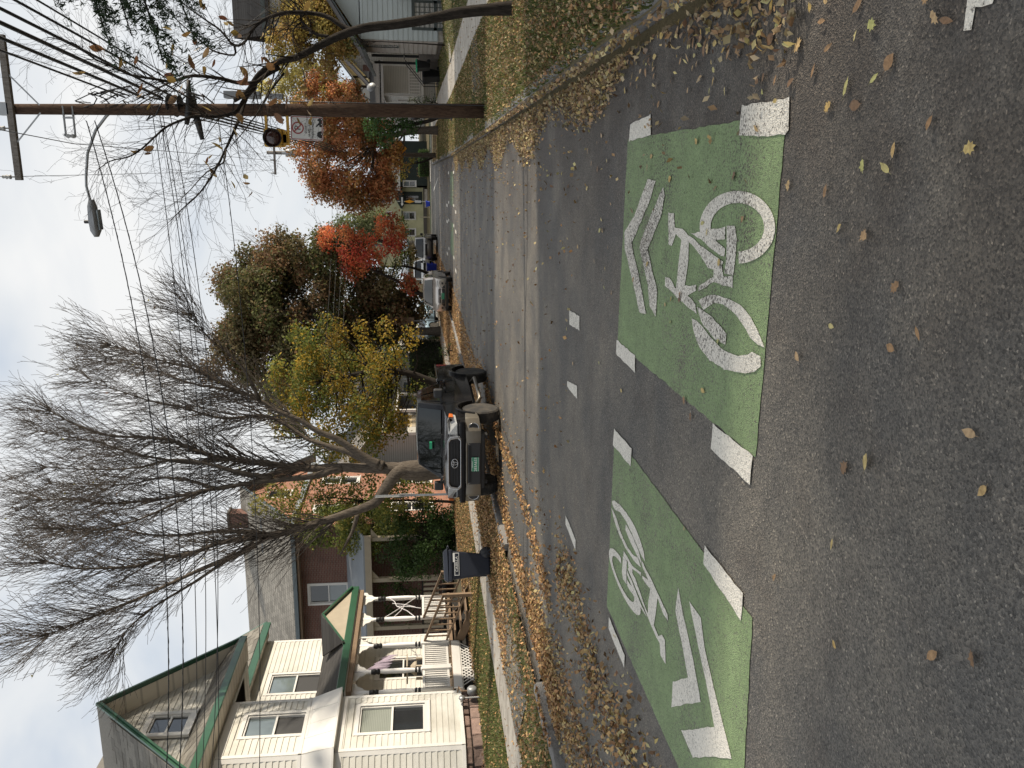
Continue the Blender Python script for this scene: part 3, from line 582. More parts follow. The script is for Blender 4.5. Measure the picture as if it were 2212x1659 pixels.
# ---------------------------------------------------------------- buildings
class Wall:
    """a vertical wall plane: o = foot of its left end seen from outside, a = unit vector along it, n = outward normal"""
    def __init__(s, root, o, a, n): s.root = root; s.o = Vector(o); s.a = Vector(a).normalized(); s.n = Vector(n).normalized(); s.inv = root.matrix_world.inverted() if root else Matrix()
    def P(s, t, z, d=0): p = s.o+s.a*t+s.n*d; return Vector((p.x, p.y, z))
    def bx(s, mb, t0, t1, z0, z1, d0, d1):
        return mb.hexa([s.P(t0, z0, d0), s.P(t1, z0, d0), s.P(t1, z0, d1), s.P(t0, z0, d1)], [s.P(t0, z1, d0), s.P(t1, z1, d0), s.P(t1, z1, d1), s.P(t0, z1, d1)])
    def build(s, mb, name, mat, parent=None, **k): return mb.xform(s.inv).build(name, mat, parent or s.root, **k)
    def solid(s, name, mat, t0, t1, z0, z1, holes=(), th=.14, parent=None):
        mb = MB(); zs = sorted({z0, z1, *[h[2] for h in holes], *[h[3] for h in holes]})
        for za, zb in zip(zs[:-1], zs[1:]):
            zm = (za+zb)/2; hs = sorted([h for h in holes if h[2] < zm < h[3]]); t = t0
            for h in hs: 
                if h[0] > t: s.bx(mb, t, h[0], za, zb, -th, 0)
                t = h[1]
            if t < t1: s.bx(mb, t, t1, za, zb, -th, 0)
        return s.build(mb, name, mat, parent)
    def siding(s, mat, t0, t1, z0, z1, expo, holes=(), parent=None, lim=None, name='clapboard', lap=.03):
        """one object per board; lim(z) -> (t0,t1) clips a gable"""
        key = 'board_'+mat.name+str(lap)
        me = bpy.data.meshes.get(key)
        if not me:
            me = MB().add([(0, 0, 0), (1, 0, 0), (1, .006, 1.0), (0, .006, 1.0), (0, lap, 0), (1, lap, 0)], [(4, 5, 2, 3), (0, 1, 5, 4), (0, 4, 3), (1, 2, 5)]).mesh(key); me.materials.append(mat)
        z = z0; out_ = []
        while z < z1-.03:
            zb = min(z+expo, z1); a_, b_ = (t0, t1) if lim is None else lim((z+zb)/2)
            spans = []; t = a_
            for h in sorted([h for h in holes if h[2] < zb-.02 and h[3] > z+.02]):
                if h[0] > t: spans.append((t, min(h[0], b_)))
                t = max(t, h[1])
            if t < b_: spans.append((t, b_))
            for p, q in spans:
                if q-p < .04: continue
                o_ = bpy.data.objects.new(name, me); COL.objects.link(o_); o_.parent = parent or s.root
                Mx = Matrix.Identity(4); w0 = s.P(p, z, .002)
                for i in range(3): Mx[i][0] = s.a[i]*(q-p); Mx[i][1] = s.n[i]; Mx[i][2] = (0, 0, zb-z+.004)[i]; Mx[i][3] = w0[i]
                o_.matrix_local = s.inv @ Mx; out_.append(o_)
            z = zb
        return out_
    def window(s, t0, t1, z0, z1, fr=T['trim_white'], up_=T['glass_sky'], lo=T['screen'], casing=.1, mull=True, vert=False, depth=.07, cas_mat=None, name='window', parent=None, split=.5, bars=0):
        root = s.root; mb = MB(); c = casing
        for q in ((t0-c, t0, z0-c, z1+c), (t1, t1+c, z0-c, z1+c), (t0, t1, z1, z1+c), (t0, t1, z0-c, z0)): s.bx(mb, *q, -.05, .028)
        wn = s.build(mb, name, cas_mat or fr, parent)
        mb = MB(); f = .045
        for q in ((t0, t0+f, z0, z1), (t1-f, t1, z0, z1), (t0+f, t1-f, z1-f, z1), (t0+f, t1-f, z0, z0+f)): s.bx(mb, *q, -depth-.03, -.012)
        zm = z0+(z1-z0)*split
        if mull: s.bx(mb, t0+f, t1-f, zm-.025, zm+.025, -depth-.03, -.016)
        for i in range(bars):
            tt = t0+f+(t1-t0-2*f)*(i+1)/(bars+1); s.bx(mb, tt-.012, tt+.012, z0+f, z1-f, -depth-.02, -.03)
        s.build(mb, 'sash_frame', fr, wn)
        s.build(s.bx(MB(), t0+f, t1-f, zm+.01, z1-f, -depth-.012, -depth), 'pane', up_, wn)
        s.build(s.bx(MB(), t0+f, t1-f, z0+f, zm-.01, -depth-.02, -depth-.006), 'pane', lo, wn)
        s.build(s.bx(MB(), t0-c-.03, t1+c+.03, z0-c-.04, z0-c, -.02, .06), 'sill', fr, wn)
        s.build(s.bx(MB(), t0, t1, z0, z1, -.4, -.38), 'room_wall', T['deck_dark'], wn)
        return wn
    def strip(s, name, mat, t0, t1, z0, z1, d0=0, d1=.03, parent=None): return s.build(s.bx(MB(), t0, t1, z0, z1, d0, d1), name, mat, parent)
def hroot(name, loc, label, cat='house', group=None):
    r_ = empty(name, loc, 0, label, cat, group); bpy.context.view_layer.update(); return r_
def wpart(root, mb, name, mat, parent=None, **k): return mb.xform(root.matrix_world.inverted()).build(name, mat, parent or root, **k)
def shingles(root, parent, mat, e0, e1, r0, r1, rows, wid, name='shingle', thick=.016, lim=300):
    """courses of single shingles on the slope e0-e1 (eave) to r0-r1 (ridge)"""
    e0, e1, r0, r1 = map(Vector, (e0, e1, r0, r1)); inv = root.matrix_world.inverted()
    me = bpy.data.meshes.get('shingle_'+mat.name)
    if not me: me = MB().box(0, 1, 0, 1, 0, 1).mesh('shingle_'+mat.name); me.materials.append(mat)
    cnt = 0; nn = (e1-e0).cross(r0-e0).normalized()
    if nn.z < 0: nn = -nn
    for i in range(rows):
        a = e0.lerp(r0, i/rows); b = e1.lerp(r1, i/rows); a2 = e0.lerp(r0, (i+1)/rows); d = (b-a); n = max(1, int(d.length/wid)); sl_ = (a2-a)
        upv = (sl_-d.normalized()*sl_.dot(d.normalized())); 
        off = (i % 2)*.5
        for j in range(n+1):
            p = max(0, (j-off)/n); q = min(1, (j+1-off)/n)
            if q-p < .02 or cnt >= lim: continue
            o_ = bpy.data.objects.new(name, me); COL.objects.link(o_); o_.parent = parent; Mx = Matrix.Identity(4); w0 = a+d*p+nn*(.004+random.uniform(0, .004)); cnt += 1
            X = d*((q-p)*.985); Yv = upv*1.02-nn*.006; Z = nn*thick*random.uniform(.8, 1.3)
            for k in range(3): Mx[k][0], Mx[k][1], Mx[k][2], Mx[k][3] = X[k], Yv[k], Z[k], w0[k]
            pm = inv
            o_.matrix_local = pm @ Mx
# ============ white house on the left
wh = hroot('white_house', (-15.5, 21, .2), 'white clapboard house with green trimmed gable over a two storey bay')
SW, TW, TG = T['siding_white'], T['trim_white'], T['trim_green']
front = Wall(wh, (-13.4, 17.45, 0), (0, 1, 0), (1, 0, 0)); s2 = math.sqrt(.5)
near = Wall(wh, (-15.5, 15.35, 0), (s2, s2, 0), (s2, -s2, 0)); NL = 2.97
far = Wall(wh, (-13.4, 19.65, 0), (-s2, s2, 0), (s2, s2, 0)); main = Wall(wh, (-15.5, 20.2, 0), (0, 1, 0), (1, 0, 0)); FL = 2.2
wl, wu = (.67, 1.75, 1.72, 3.38), (.79, 1.63, 4.72, 6.2); nl, nu = (.75, 2.2, 1.72, 3.38), (.8, 2.15, 4.72, 6.2)
front.solid('wall', SW, 0, FL, .8, 6.7, [wl, wu]); near.solid('wall', SW, 0, NL, .8, 6.7, [nl, nu]); far.solid('wall', SW, 0, NL, .8, 6.7)
mw1 = (2.9, 3.9, 4.96, 6.55); md = (1.0, 1.9, .92, 3.0); mw2 = (3.4, 4.5, 1.6, 3.2)
main.solid('wall', SW, .3, 5.9, .8, 7.1, [mw1, md, mw2])
side = Wall(wh, (-15.5, 26.1, 0), (-1, 0, 0), (0, 1, 0)); side.solid('wall', SW, 0, 9, .3, 7.1); back = Wall(wh, (-24.5, 15.35, 0), (1, 0, 0), (0, -1, 0)); back.solid('wall', SW, 0, 9, .3, 7.1)
C_ = .12
def hx(*hs): return [(a-C_, b+C_, c-C_, d+C_) for a, b, c, d in hs]
front.siding(SW, .1, FL-.1, .83, 3.72, .15, hx(wl)); front.siding(SW, .1, FL-.1, 4.72, 6.5, .15, hx(wu))
near.siding(SW, .1, NL-.1, .83, 3.72, .15, hx(nl)); near.siding(SW, .1, NL-.1, 4.72, 6.5, .15, hx(nu))
main.siding(SW, .45, 5.85, .95, 3.7, .15, hx(md, mw2)); main.siding(SW, .9, 5.82, 5.05, 7.0, .15, hx(mw1))
for w_, L_ in ((front, FL), (near, NL)):
    for t in (0, L_-.1): w_.strip('corner_board', TW, t, t+.1, .78, 6.66, 0, .03)
    w_.strip('frieze', TW, .1, L_-.1, 6.5, 6.68, 0, .035); w_.strip('frieze', TW, .1, L_-.1, 3.72, 3.95, 0, .032); w_.strip('water_table', TW, 0, L_, .74, .83, -.02, .04)
main.strip('corner_board', TW, 5.82, 5.92, .9, 7.1, 0, .03)
front.window(*wl, up_=T['blind'], lo=T['glass']); front.window(*wu); near.window(*nl, up_=T['blind'], lo=T['glass']); near.window(*nu); main.window(*mw1)
main.window(*mw2, up_=T['glass'], lo=T['glass']); main.window(*md, lo=T['glass'], up_=T['glass'], name='door', split=.4)
# flared skirt between the storeys, in flat panels
for w_, L_ in ((front, FL), (near, NL)):
    mb = MB(); n = 4
    for i in range(n):
        t0, t1 = L_*i/n+.004, L_*(i+1)/n-.004; k = .13 if w_ is near else .12
        o0, o1 = (-k*.0 if i else -.1), (0 if i < n-1 else .1)
        p = [w_.P(t0+(o0 if i == 0 else 0), 3.93, .24), w_.P(t1+(o1 if i == n-1 else 0), 3.93, .24), w_.P(t1, 4.66, .035), w_.P(t0, 4.66, .035)]
        w_.build(MB().prism(p, w_.n*-.03), 'skirt_panel', TW)
    w_.strip('skirt_edge', TW, -.1, L_+.1, 3.88, 3.93, 0, .25); w_.strip('skirt_cap', TW, 0, L_, 4.66, 4.74, 0, .05)
# stone foundation, block by block
for w_, L_ in ((front, FL), (near, NL), (far, 1.2)):
    z = -.1
    for row in range(3):
        t = 0; hgt = (.36, .3, .24)[row]
        while t < L_-.01:
            l = min(random.uniform(.35, .75), L_-t); l = L_-t if L_-t-l < .2 else l
            mb = MB(); j = lambda: random.uniform(-.02, .02); d = -.06+random.uniform(-.03, .03)
            mb.hexa([w_.P(t+.01, z+.01, -.25), w_.P(t+l-.01, z+.01, -.25), w_.P(t+l-.015+j(), z+.015, d+j()), w_.P(t+.015+j(), z+.015, d+j())], [w_.P(t+.01, z+hgt-.01, -.25), w_.P(t+l-.01, z+hgt-.01, -.25), w_.P(t+l-.015+j(), z+hgt-.015, d+j()), w_.P(t+.015+j(), z+hgt-.015, d+j())])
            w_.build(mb, 'foundation_stone', T['stone'], bevel=.02, seg=1); t += l
        z += hgt
# gable over the bay
GY, GZ, EZ, GX = 19.12, 9.85, 6.98, -12.9
gw = (1.0, 1.72, 7.62, 8.52)
gl = lambda z: ((16.75-17.45)+(z-7.3)*.96, (21.49-17.45)-(z-7.3)*.96)
gwall = Wall(wh, (-13.42, 17.45, 0), (0, 1, 0), (1, 0, 0))
mb = MB().prism([(-13.42, 16.6, 6.7), (-13.42, 21.6, 6.7), (-13.42, 21.5, 7.2), (-13.42, GY, 9.72), (-13.42, 16.72, 7.2)], (-.12, 0, 0)); wpart(wh, mb, 'gable_wall', SW)
gwall.siding(SW, -.7, 4.0, 7.42, 9.5, .15, hx(gw), lim=gl); Wall(wh, (-13.31, 17.45, 0), (0, 1, 0), (1, 0, 0)).window(*gw, up_=T['glass'], lo=T['glass'], casing=.13, depth=.05)
roof = MB(); 
for y_e in (16.35, 21.86):
    roof.prism([(GX-.02, y_e, EZ-.02), (GX-.02, GY, GZ), (-21, GY, GZ), (-21, y_e, EZ-.02)], (0, (-.02 if y_e < GY else .02), -.1))
roof = wpart(wh, roof, 'roof', T['shingle_grey'])
shingles(wh, roof, T['shingle_grey'], (GX-.03, 16.32, EZ), (-17.5, 16.32, EZ), (GX-.03, GY, GZ+.03), (-17.5, GY, GZ+.03), 24, .33, lim=260)
for y_e in (16.35, 21.86):
    sgn = 1 if y_e > GY else -1
    mb = MB().bar((GX+.02, y_e+sgn*.03, EZ-.1), (GX+.02, GY, GZ-.09), .05, .2, (1, 0, 0)); wpart(wh, mb, 'rake_board', TG)
    mb = MB().bar((GX+.05, y_e+sgn*.05, EZ-.03), (GX+.05, GY, GZ+.0), .05, .06, (1, 0, 0)); wpart(wh, mb, 'drip_edge', TG)
    mb = MB().prism([(GX, y_e, EZ-.14), (GX, GY, GZ-.17), (-13.4, GY, GZ-.17), (-13.4, y_e, EZ-.14)], (0, 0, .02)); wpart(wh, mb, 'soffit', T['soffit'])
    wpart(wh, MB().box(-21, GX, y_e-.04 if sgn < 0 else y_e-.0, y_e if sgn < 0 else y_e+.04, EZ-.2, EZ-.02), 'fascia', TG)
    wpart(wh, MB().box(-21, GX-.05, min(y_e, y_e-sgn*.55), max(y_e, y_e-sgn*.55), EZ-.22, EZ-.2), 'eave_soffit', T['soffit'])
# pent roof under the gable
pe = MB().prism([(GX+.08, 16.3, EZ-.05), (GX+.08, 21.9, EZ-.05), (-13.4, 21.45, 7.46), (-13.4, 16.8, 7.46)], (-.03, 0, -.05)); pe = wpart(wh, pe, 'pent_roof', T['shingle_grey'])
shingles(wh, pe, T['shingle_grey'], (GX+.09, 16.3, EZ-.05), (GX+.09, 21.9, EZ-.05), (-13.38, 16.8, 7.46), (-13.38, 21.45, 7.46), 4, .33, lim=90)
wpart(wh, MB().box(GX+.06, GX+.12, 16.26, 21.94, EZ-.24, EZ-.05), 'gutter', TG, bevel=.015)
wpart(wh, MB().box(-13.5, GX+.06, 16.3, 21.9, EZ-.24, EZ-.21), 'pent_soffit', T['soffit'])
# main roof running on behind the gable
mr = MB().prism([(-15.08, 20.5, 7.2), (-15.08, 26.55, 7.2), (-17.6, 26.55, 11.7), (-17.6, 20.5, 11.7)], (-.08, 0, -.06)); mr = wpart(wh, mr, 'main_roof', T['shingle_grey'])
shingles(wh, mr, T['shingle_grey'], (-15.07, 21.0, 7.22), (-15.07, 26.55, 7.22), (-17.59, 21.0, 11.72), (-17.59, 26.55, 11.72), 28, .4, lim=290)
wpart(wh, MB().box(-24.5, -17.6, 15.3, 26.5, 7, 11.6), 'attic_block', T['roof_dark'])
wpart(wh, MB().box(-15.1, -15.02, 20.6, 26.6, 6.98, 7.2), 'gutter', TG, bevel=.015); wpart(wh, MB().box(-15.5, -15.1, 20.6, 26.5, 7.05, 7.08), 'eave_soffit', T['soffit'])
wpart(wh, MB().bar((-15.05, 26.58, 7.12), (-17.6, 26.58, 11.62), .05, .2, (0, 1, 0)), 'rake_board', TG)
# porch
PX, PY0, PY1 = -13.8, 20.3, 25.8
wpart(wh, MB().box(-15.45, PX+.05, PY0, PY1, .84, .92), 'porch_floor', T['stain_wood']); wpart(wh, MB().box(PX-.02, PX+.06, PY0, 22.75, .66, .9), 'skirt_board', TW)
lat = MB()
for i in range(-8, 30):
    for sg in (1, -1):
        y_ = 20.3+i*.15; a = Vector((PX+(.012 if sg > 0 else 0), y_, .08)); b = a+Vector((0, sg*.58, .58))
        if min(a.y, b.y) > 20.32 and max(a.y, b.y) < 22.78: lat.bar(a, b, .032, .012, (1, 0, 0))
lo_ = wpart(wh, lat, 'lattice', TW); lo_['kind'] = 'stuff'
wpart(wh, MB().box(PX-.03, PX+.02, 20.3, 22.78, .62, .66).box(PX-.03, PX+.02, 20.3, 22.78, .06, .1).box(PX-.03, PX+.025, 21.28, 21.34, .1, .62), 'lattice_frame', TW)
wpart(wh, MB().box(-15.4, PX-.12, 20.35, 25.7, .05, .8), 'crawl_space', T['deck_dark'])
def turned_post(y, x=PX-.03):
    prof = [(.06, .92), (.06, 1.78), (.075, 1.8), (.05, 1.86), (.075, 1.93), (.05, 1.98), (.062, 2.03), (.075, 2.3), (.07, 2.85), (.05, 3.0), (.07, 3.06), (.045, 3.12), (.07, 3.2), (.06, 3.28), (.06, 3.72)]
    p = wpart(wh, MB().lathe(prof, 12, (x, y, 0)), 'porch_post', T['column_white'], smooth=True)
    wpart(wh, MB().lathe([(.068, 1.82), (.082, 1.86), (.06, 1.9), (.082, 1.94), (.06, 1.99)], 12, (x, y, 0)), 'dark_ring', T['black'], p); wpart(wh, MB().lathe([(.066, 2.98), (.085, 3.04), (.062, 3.08), (.085, 3.14), (.066, 3.24)], 12, (x, y, 0)), 'dark_ring', T['black'], p)
    for sg in (1, -1):
        br = [(x, y+sg*.06, 3.72), (x, y+sg*.42, 3.72), (x, y+sg*.4, 3.62), (x, y+sg*.26, 3.56), (x, y+sg*.2, 3.44), (x, y+sg*.1, 3.38), (x, y+sg*.06, 3.28)]
        wpart(wh, MB().prism(br if sg > 0 else br[::-1], (.03, 0, 0)), 'bracket', TW, p)
for y in (20.42, 21.42, 22.78, 24.34, 25.7): turned_post(y)
def rail(y0, y1, step=.105):
    r_ = wpart(wh, MB().box(PX-.07, PX+.01, y0, y1, 1.7, 1.77), 'railing', TW); wpart(wh, MB().box(PX-.06, PX, y0, y1, 1.0, 1.06), 'bottom_rail', TW, r_)
    y = y0+.06
    while y < y1-.03: wpart(wh, MB().box(PX-.05, PX-.01, y, y+.05, 1.06, 1.7), 'baluster', TW, r_); y += step
rail(20.48, 21.36); rail(21.48, 22.72); rail(24.4, 25.64)
wpart(wh, MB().box(PX-.1, PX+.06, 21.32, 21.52, .95, 1.8), 'rail_post', TW, bevel=.01); wpart(wh, MB().box(PX-.1, PX+.06, 22.68, 22.88, .95, 1.8), 'rail_post', TW, bevel=.01)
for i, (x0, z0) in enumerate(((-13.78, .74), (-13.45, .57), (-13.12, .40), (-12.79, .23))):
    wpart(wh, MB().box(x0, x0+.36, 22.75, 24.35, z0, z0+.045), 'step', T['stain_wood'])
for y in (22.78, 24.28):
    wpart(wh, MB().prism([(-13.78, y, .5), (-13.78, y, .78), (-12.4, y, .15), (-12.4, y, .08), (-12.75, y, .08)], (0, .05, 0)), 'stringer', T['stain_wood'])
    hr = wpart(wh, MB().bar((-13.8, y+.025, 1.72), (-12.25, y+.025, 1.12), .09, .06), 'handrail', T['stain_wood'])
    wpart(wh, MB().bar((-13.8, y+.025, 1.05), (-12.25, y+.025, .45), .05, .05), 'lower_rail', T['stain_wood'], hr); wpart(wh, MB().box(-12.3, -12.2, y-.02, y+.08, .1, 1.15), 'newel_post', T['stain_wood'], hr)
    for k in range(1, 8):
        x = -13.8+k*.19; zt = 1.72-(k*.19)*.387; wpart(wh, MB().box(x, x+.035, y+.005, y+.04, zt-.66, zt-.03), 'baluster', T['stain_wood'], hr)
wpart(wh, MB().box(-12.75, -11.9, 22.7, 24.4, .08, .2), 'landing', T['stain_wood'], bevel=.01)
wpart(wh, MB().prism([(-13.5, 20.15, 4.08), (-13.5, 25.95, 4.08), (-15.5, 25.95, 5.05), (-15.5, 20.15, 5.05)], (0, 0, -.06)), 'porch_roof', T['roof_dark'])
wpart(wh, MB().box(-13.56, -13.48, 20.12, 26.0, 3.88, 4.1), 'gutter', TG, bevel=.015); wpart(wh, MB().box(-13.95, -13.6, 20.2, 25.95, 3.72, 3.86), 'porch_beam', T['stain_wood']); wpart(wh, MB().box(-15.45, -13.56, 20.2, 25.95, 3.86, 3.9), 'porch_ceiling', TW)
wpart(wh, MB().prism([(-13.5, 22.55, 4.1), (-13.5, 25.75, 4.1), (-13.5, 24.1, 4.82)], (-.06, 0, 0)), 'pediment', T['beige'])
for y_e in (22.45, 25.85): wpart(wh, MB().bar((-13.45, y_e, 4.1), (-13.45, 24.1, 4.88), .06, .12, (1, 0, 0)), 'pediment_trim', TG)
wpart(wh, MB().prism([(-13.42, 22.4, 4.12), (-13.42, 24.1, 4.95), (-14.9, 24.1, 4.95)], (0, .02, -.06)).prism([(-13.42, 25.9, 4.12), (-13.42, 24.1, 4.95), (-14.9, 24.1, 4.95)], (0, -.02, -.06)), 'pediment_roof', T['roof_dark'])
# hung gauze webs on the porch and small things there
web = empty('cobweb_decoration', (-13.78, 24.9, 1.9), 0, 'white gauze cobweb strands strung between porch posts', 'decoration'); bpy.context.view_layer.update()
mb = MB()
for a, b in (((24.36, 3.0), (25.66, 1.95)), ((24.36, 2.0), (25.1, 2.6)), ((25.1, 2.6), (25.66, 2.85)), ((25.1, 2.6), (24.9, 1.8)), ((24.36, 2.7), (25.1, 2.35)), ((25.3, 2.75), (25.0, 2.0))):
    mb.tube([(-13.8, a[0], a[1]), (-13.78, (a[0]+b[0])/2, (a[1]+b[1])/2-.05), (-13.8, b[0], b[1])], .014, 5)
wpart(web, mb, 'strands', T['web'])
cl = empty('mauve_drape', (-13.85, 21.9, 2.7), 0, 'mauve gauze drape hanging in the porch corner', 'drape'); bpy.context.view_layer.update()
mb = MB(); 
for i in range(6):
    y = 21.5+i*.14; mb.prism([(-13.95+.05*(i % 2), y, 3.5-.1*i), (-13.9, y+.16, 3.35-.12*i), (-13.88, y+.12, 2.75-.05*i), (-13.95, y+.02, 2.9)], (.012, 0, 0))
wpart(cl, mb, 'cloth', T['purple'])
tb = empty('porch_table', (-14.1, 21.9, .92), 0, 'beige pedestal table standing behind the porch railing', 'table')
MB().box(-.3, .3, -.32, .32, 1.28, 1.32).build('table_top', T['beige'], tb, bevel=.01); MB().lathe([(.22, 1.02), (.2, 1.1), (.1, 1.2), (.08, 1.28)], 14).build('pedestal', T['beige'], tb, smooth=True)
for sx in (-1, 1):
    for sy in (-1, 1): MB().box(sx*.2-.03, sx*.2+.03, sy*.2-.03, sy*.2+.03, 0, 1.04).build('leg', T['beige'], tb)
gm = empty('gas_meter', (-13.2, 19.25, .25), 0, 'grey gas meter with pipes below the bay window', 'meter')
MB().lathe([(.11, -.09), (.13, -.05), (.13, .06), (.1, .1)], 16, (0, .1, .22), 'x').build('meter_body', T['lamp_grey'], gm, smooth=True); MB().tube([(0, -.2, -.2), (0, -.2, .52), (-.12, -.2, .52)], .022).build('riser_pipe', T['galv'], gm)
MB().tube([(0, .1, .34), (0, .1, .5), (0, .3, .56), (-.2, .3, .6)], .02).build('outlet_pipe', T['stain_wood'], gm); MB().lathe([(.07, -.04), (.09, 0), (.07, .04)], 14, (0, -.2, .5), 'x').build('regulator', T['galv'], gm, smooth=True)
# ============ brick house
bh = hroot('brick_house', (-16, 37, 0), 'dark brick house with long grey roof, chimney and orange sunlit gable')
bs = Wall(bh, (-27, 37, 0), (1, 0, 0), (0, -1, 0)); bf = Wall(bh, (-16, 37, 0), (0, 1, 0), (1, 0, 0))
bw = (7.0, 7.95, 5.35, 7.15)
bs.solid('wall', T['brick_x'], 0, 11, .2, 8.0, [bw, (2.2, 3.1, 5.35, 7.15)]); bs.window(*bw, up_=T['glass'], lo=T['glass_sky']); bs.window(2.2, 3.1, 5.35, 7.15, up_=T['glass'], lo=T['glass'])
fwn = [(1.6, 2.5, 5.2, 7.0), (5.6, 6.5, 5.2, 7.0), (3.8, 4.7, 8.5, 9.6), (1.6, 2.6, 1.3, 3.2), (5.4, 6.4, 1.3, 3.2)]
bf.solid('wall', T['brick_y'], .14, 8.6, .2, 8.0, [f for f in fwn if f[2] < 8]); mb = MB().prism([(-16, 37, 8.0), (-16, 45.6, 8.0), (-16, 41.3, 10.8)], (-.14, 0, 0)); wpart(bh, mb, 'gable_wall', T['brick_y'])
for f in fwn: bf.window(*f, up_=T['glass'], lo=T['glass'], depth=.05 if f[2] < 8 else -.01)
bf.strip('belt_course', T['metal_roof'], 0, 8.6, 7.7, 7.95, 0, .18)
for y_e, sgn in ((36.5, -1), (46.1, 1)):
    wpart(bh, MB().prism([(-15.55, y_e, 7.85), (-15.55, 41.3, 11.05), (-27.4, 41.3, 11.05), (-27.4, y_e, 7.85)], (0, 0, -.1)), 'roof_slope', T['roof_grey'])
    wpart(bh, MB().bar((-15.53, y_e, 7.78), (-15.53, 41.3, 10.98), .06, .22, (1, 0, 0)), 'rake_board', T['gutter'])
wpart(bh, MB().box(-27.4, -15.6, 36.38, 36.52, 7.62, 7.8), 'gutter', T['gutter'], bevel=.02); wpart(bh, MB().box(-27.2, -15.8, 36.5, 37, 7.5, 7.6), 'soffit', T['stain_wood'])
ch = wpart(bh, MB().box(-17.55, -16.75, 40.6, 41.3, 10.2, 11.5), 'chimney', T['brick_x']); wpart(bh, MB().box(-17.62, -16.68, 40.53, 41.37, 11.5, 11.6), 'chimney_cap', T['concrete_dark'], ch)
wpart(bh, MB().box(-18.3, -16.4, 39.2, 39.24, 9.6, 9.7), 'flashing', T['metal_roof'])
wpart(bh, MB().prism([(-15.4, 34.3, 4.35), (-15.4, 37, 5.35), (-22.5, 37, 5.35), (-22.5, 34.3, 4.35)], (0, 0, -.08)), 'porch_roof', T['metal_roof']); wpart(bh, MB().box(-22.5, -15.4, 34.26, 34.4, 4.0, 4.28), 'porch_fascia', T['beige']); wpart(bh, MB().box(-22.4, -15.5, 34.4, 37, .7, .82), 'porch_floor', T['deck_dark'])
for x in (-15.6, -17.6, -20.0, -22.3): wpart(bh, MB().box(x-.09, x+.09, 34.4, 34.58, .2, 4.05), 'porch_post', T['beige']); wpart(bh, MB().prism([(x, 34.42, 4.0), (x+.5, 34.42, 4.0), (x, 34.42, 3.6)], (0, .05, 0)), 'bracket', T['beige'])
rl = wpart(bh, MB().box(-22.3, -17.6, 34.44, 34.52, 1.72, 1.8), 'railing', T['deck_dark']); wpart(bh, MB().box(-22.3, -17.6, 34.44, 34.52, .95, 1.02), 'bottom_rail', T['deck_dark'], rl)
for i in range(20): wpart(bh, MB().box(-22.2+i*.235, -22.08+i*.235, 34.46, 34.5, 1.02, 1.72), 'baluster', T['beige'], rl)
# ============ grey clapboard house with garage door behind the tree
gh = hroot('grey_house', (-14.4, 46, 0), 'grey clapboard house with white corner board and porch, behind the pickup')
w1 = Wall(gh, (-24, 47, 0), (1, 0, 0), (0, -1, 0)); w1.solid('wall', T['siding_grey'], 0, 9.4, .2, 4.6); w1.strip('corner_board', TW, 9.25, 9.42, .2, 4.6, 0, .03)
wpart(gh, MB().prism([(-24, 47, 4.6), (-14.6, 47, 4.6), (-19.3, 47, 8.2)], (0, .14, 0)), 'gable_wall', T['siding_grey'])
for xe in (-24.5, -14.1): wpart(gh, MB().prism([(xe, 46.6, 4.35), (-19.3, 46.6, 8.4), (-19.3, 57, 8.4), (xe, 57, 4.35)], (0, 0, -.1)), 'roof_slope', T['roof_grey_y']); wpart(gh, MB().bar((xe, 46.57, 4.28), (-19.3, 46.57, 8.33), .05, .2, (0, 1, 0)), 'rake_board', TW)
w2 = Wall(gh, (-14.6, 47, 0), (0, 1, 0), (1, 0, 0)); w2.solid('wall', T['siding_pale'], .14, 10, .2, 4.6, [(1.2, 3.8, .2, 2.7), (5, 6.4, 1.4, 2.8)]); w2.window(5, 6.4, 1.4, 2.8, up_=T['glass'])
gd = w2.strip('garage_door', T['siding_tan'], 1.2, 3.8, .2, 2.7, -.1, -.05)
for i in range(3): w2.strip('door_panel', T['beige'], 1.35+i*.8, 2.0+i*.8, 1.6, 2.3, -.06, -.03, gd)
wpart(gh, MB().box(-14.6, -13.2, 46.9, 55, 3.1, 3.3), 'porch_fascia', TW); wpart(gh, MB().prism([(-13.1, 46.8, 3.3), (-13.1, 55.1, 3.3), (-14.6, 55.1, 4.0), (-14.6, 46.8, 4.0)], (0, 0, -.06)), 'porch_roof', T['roof_dark'])
for y in (47.1, 50.9, 54.9): wpart(gh, MB().box(-13.35, -13.2, y-.08, y+.08, .2, 3.1), 'porch_post', TW)
wpart(gh, MB().bar((-16.5, 46.7, 3.2), (-16.5, 45.2, 3.9), .06, .08).bar((-16.5, 45.2, 3.95), (-16.5, 46.9, 4.0), .4, .1), 'side_canopy', TW)
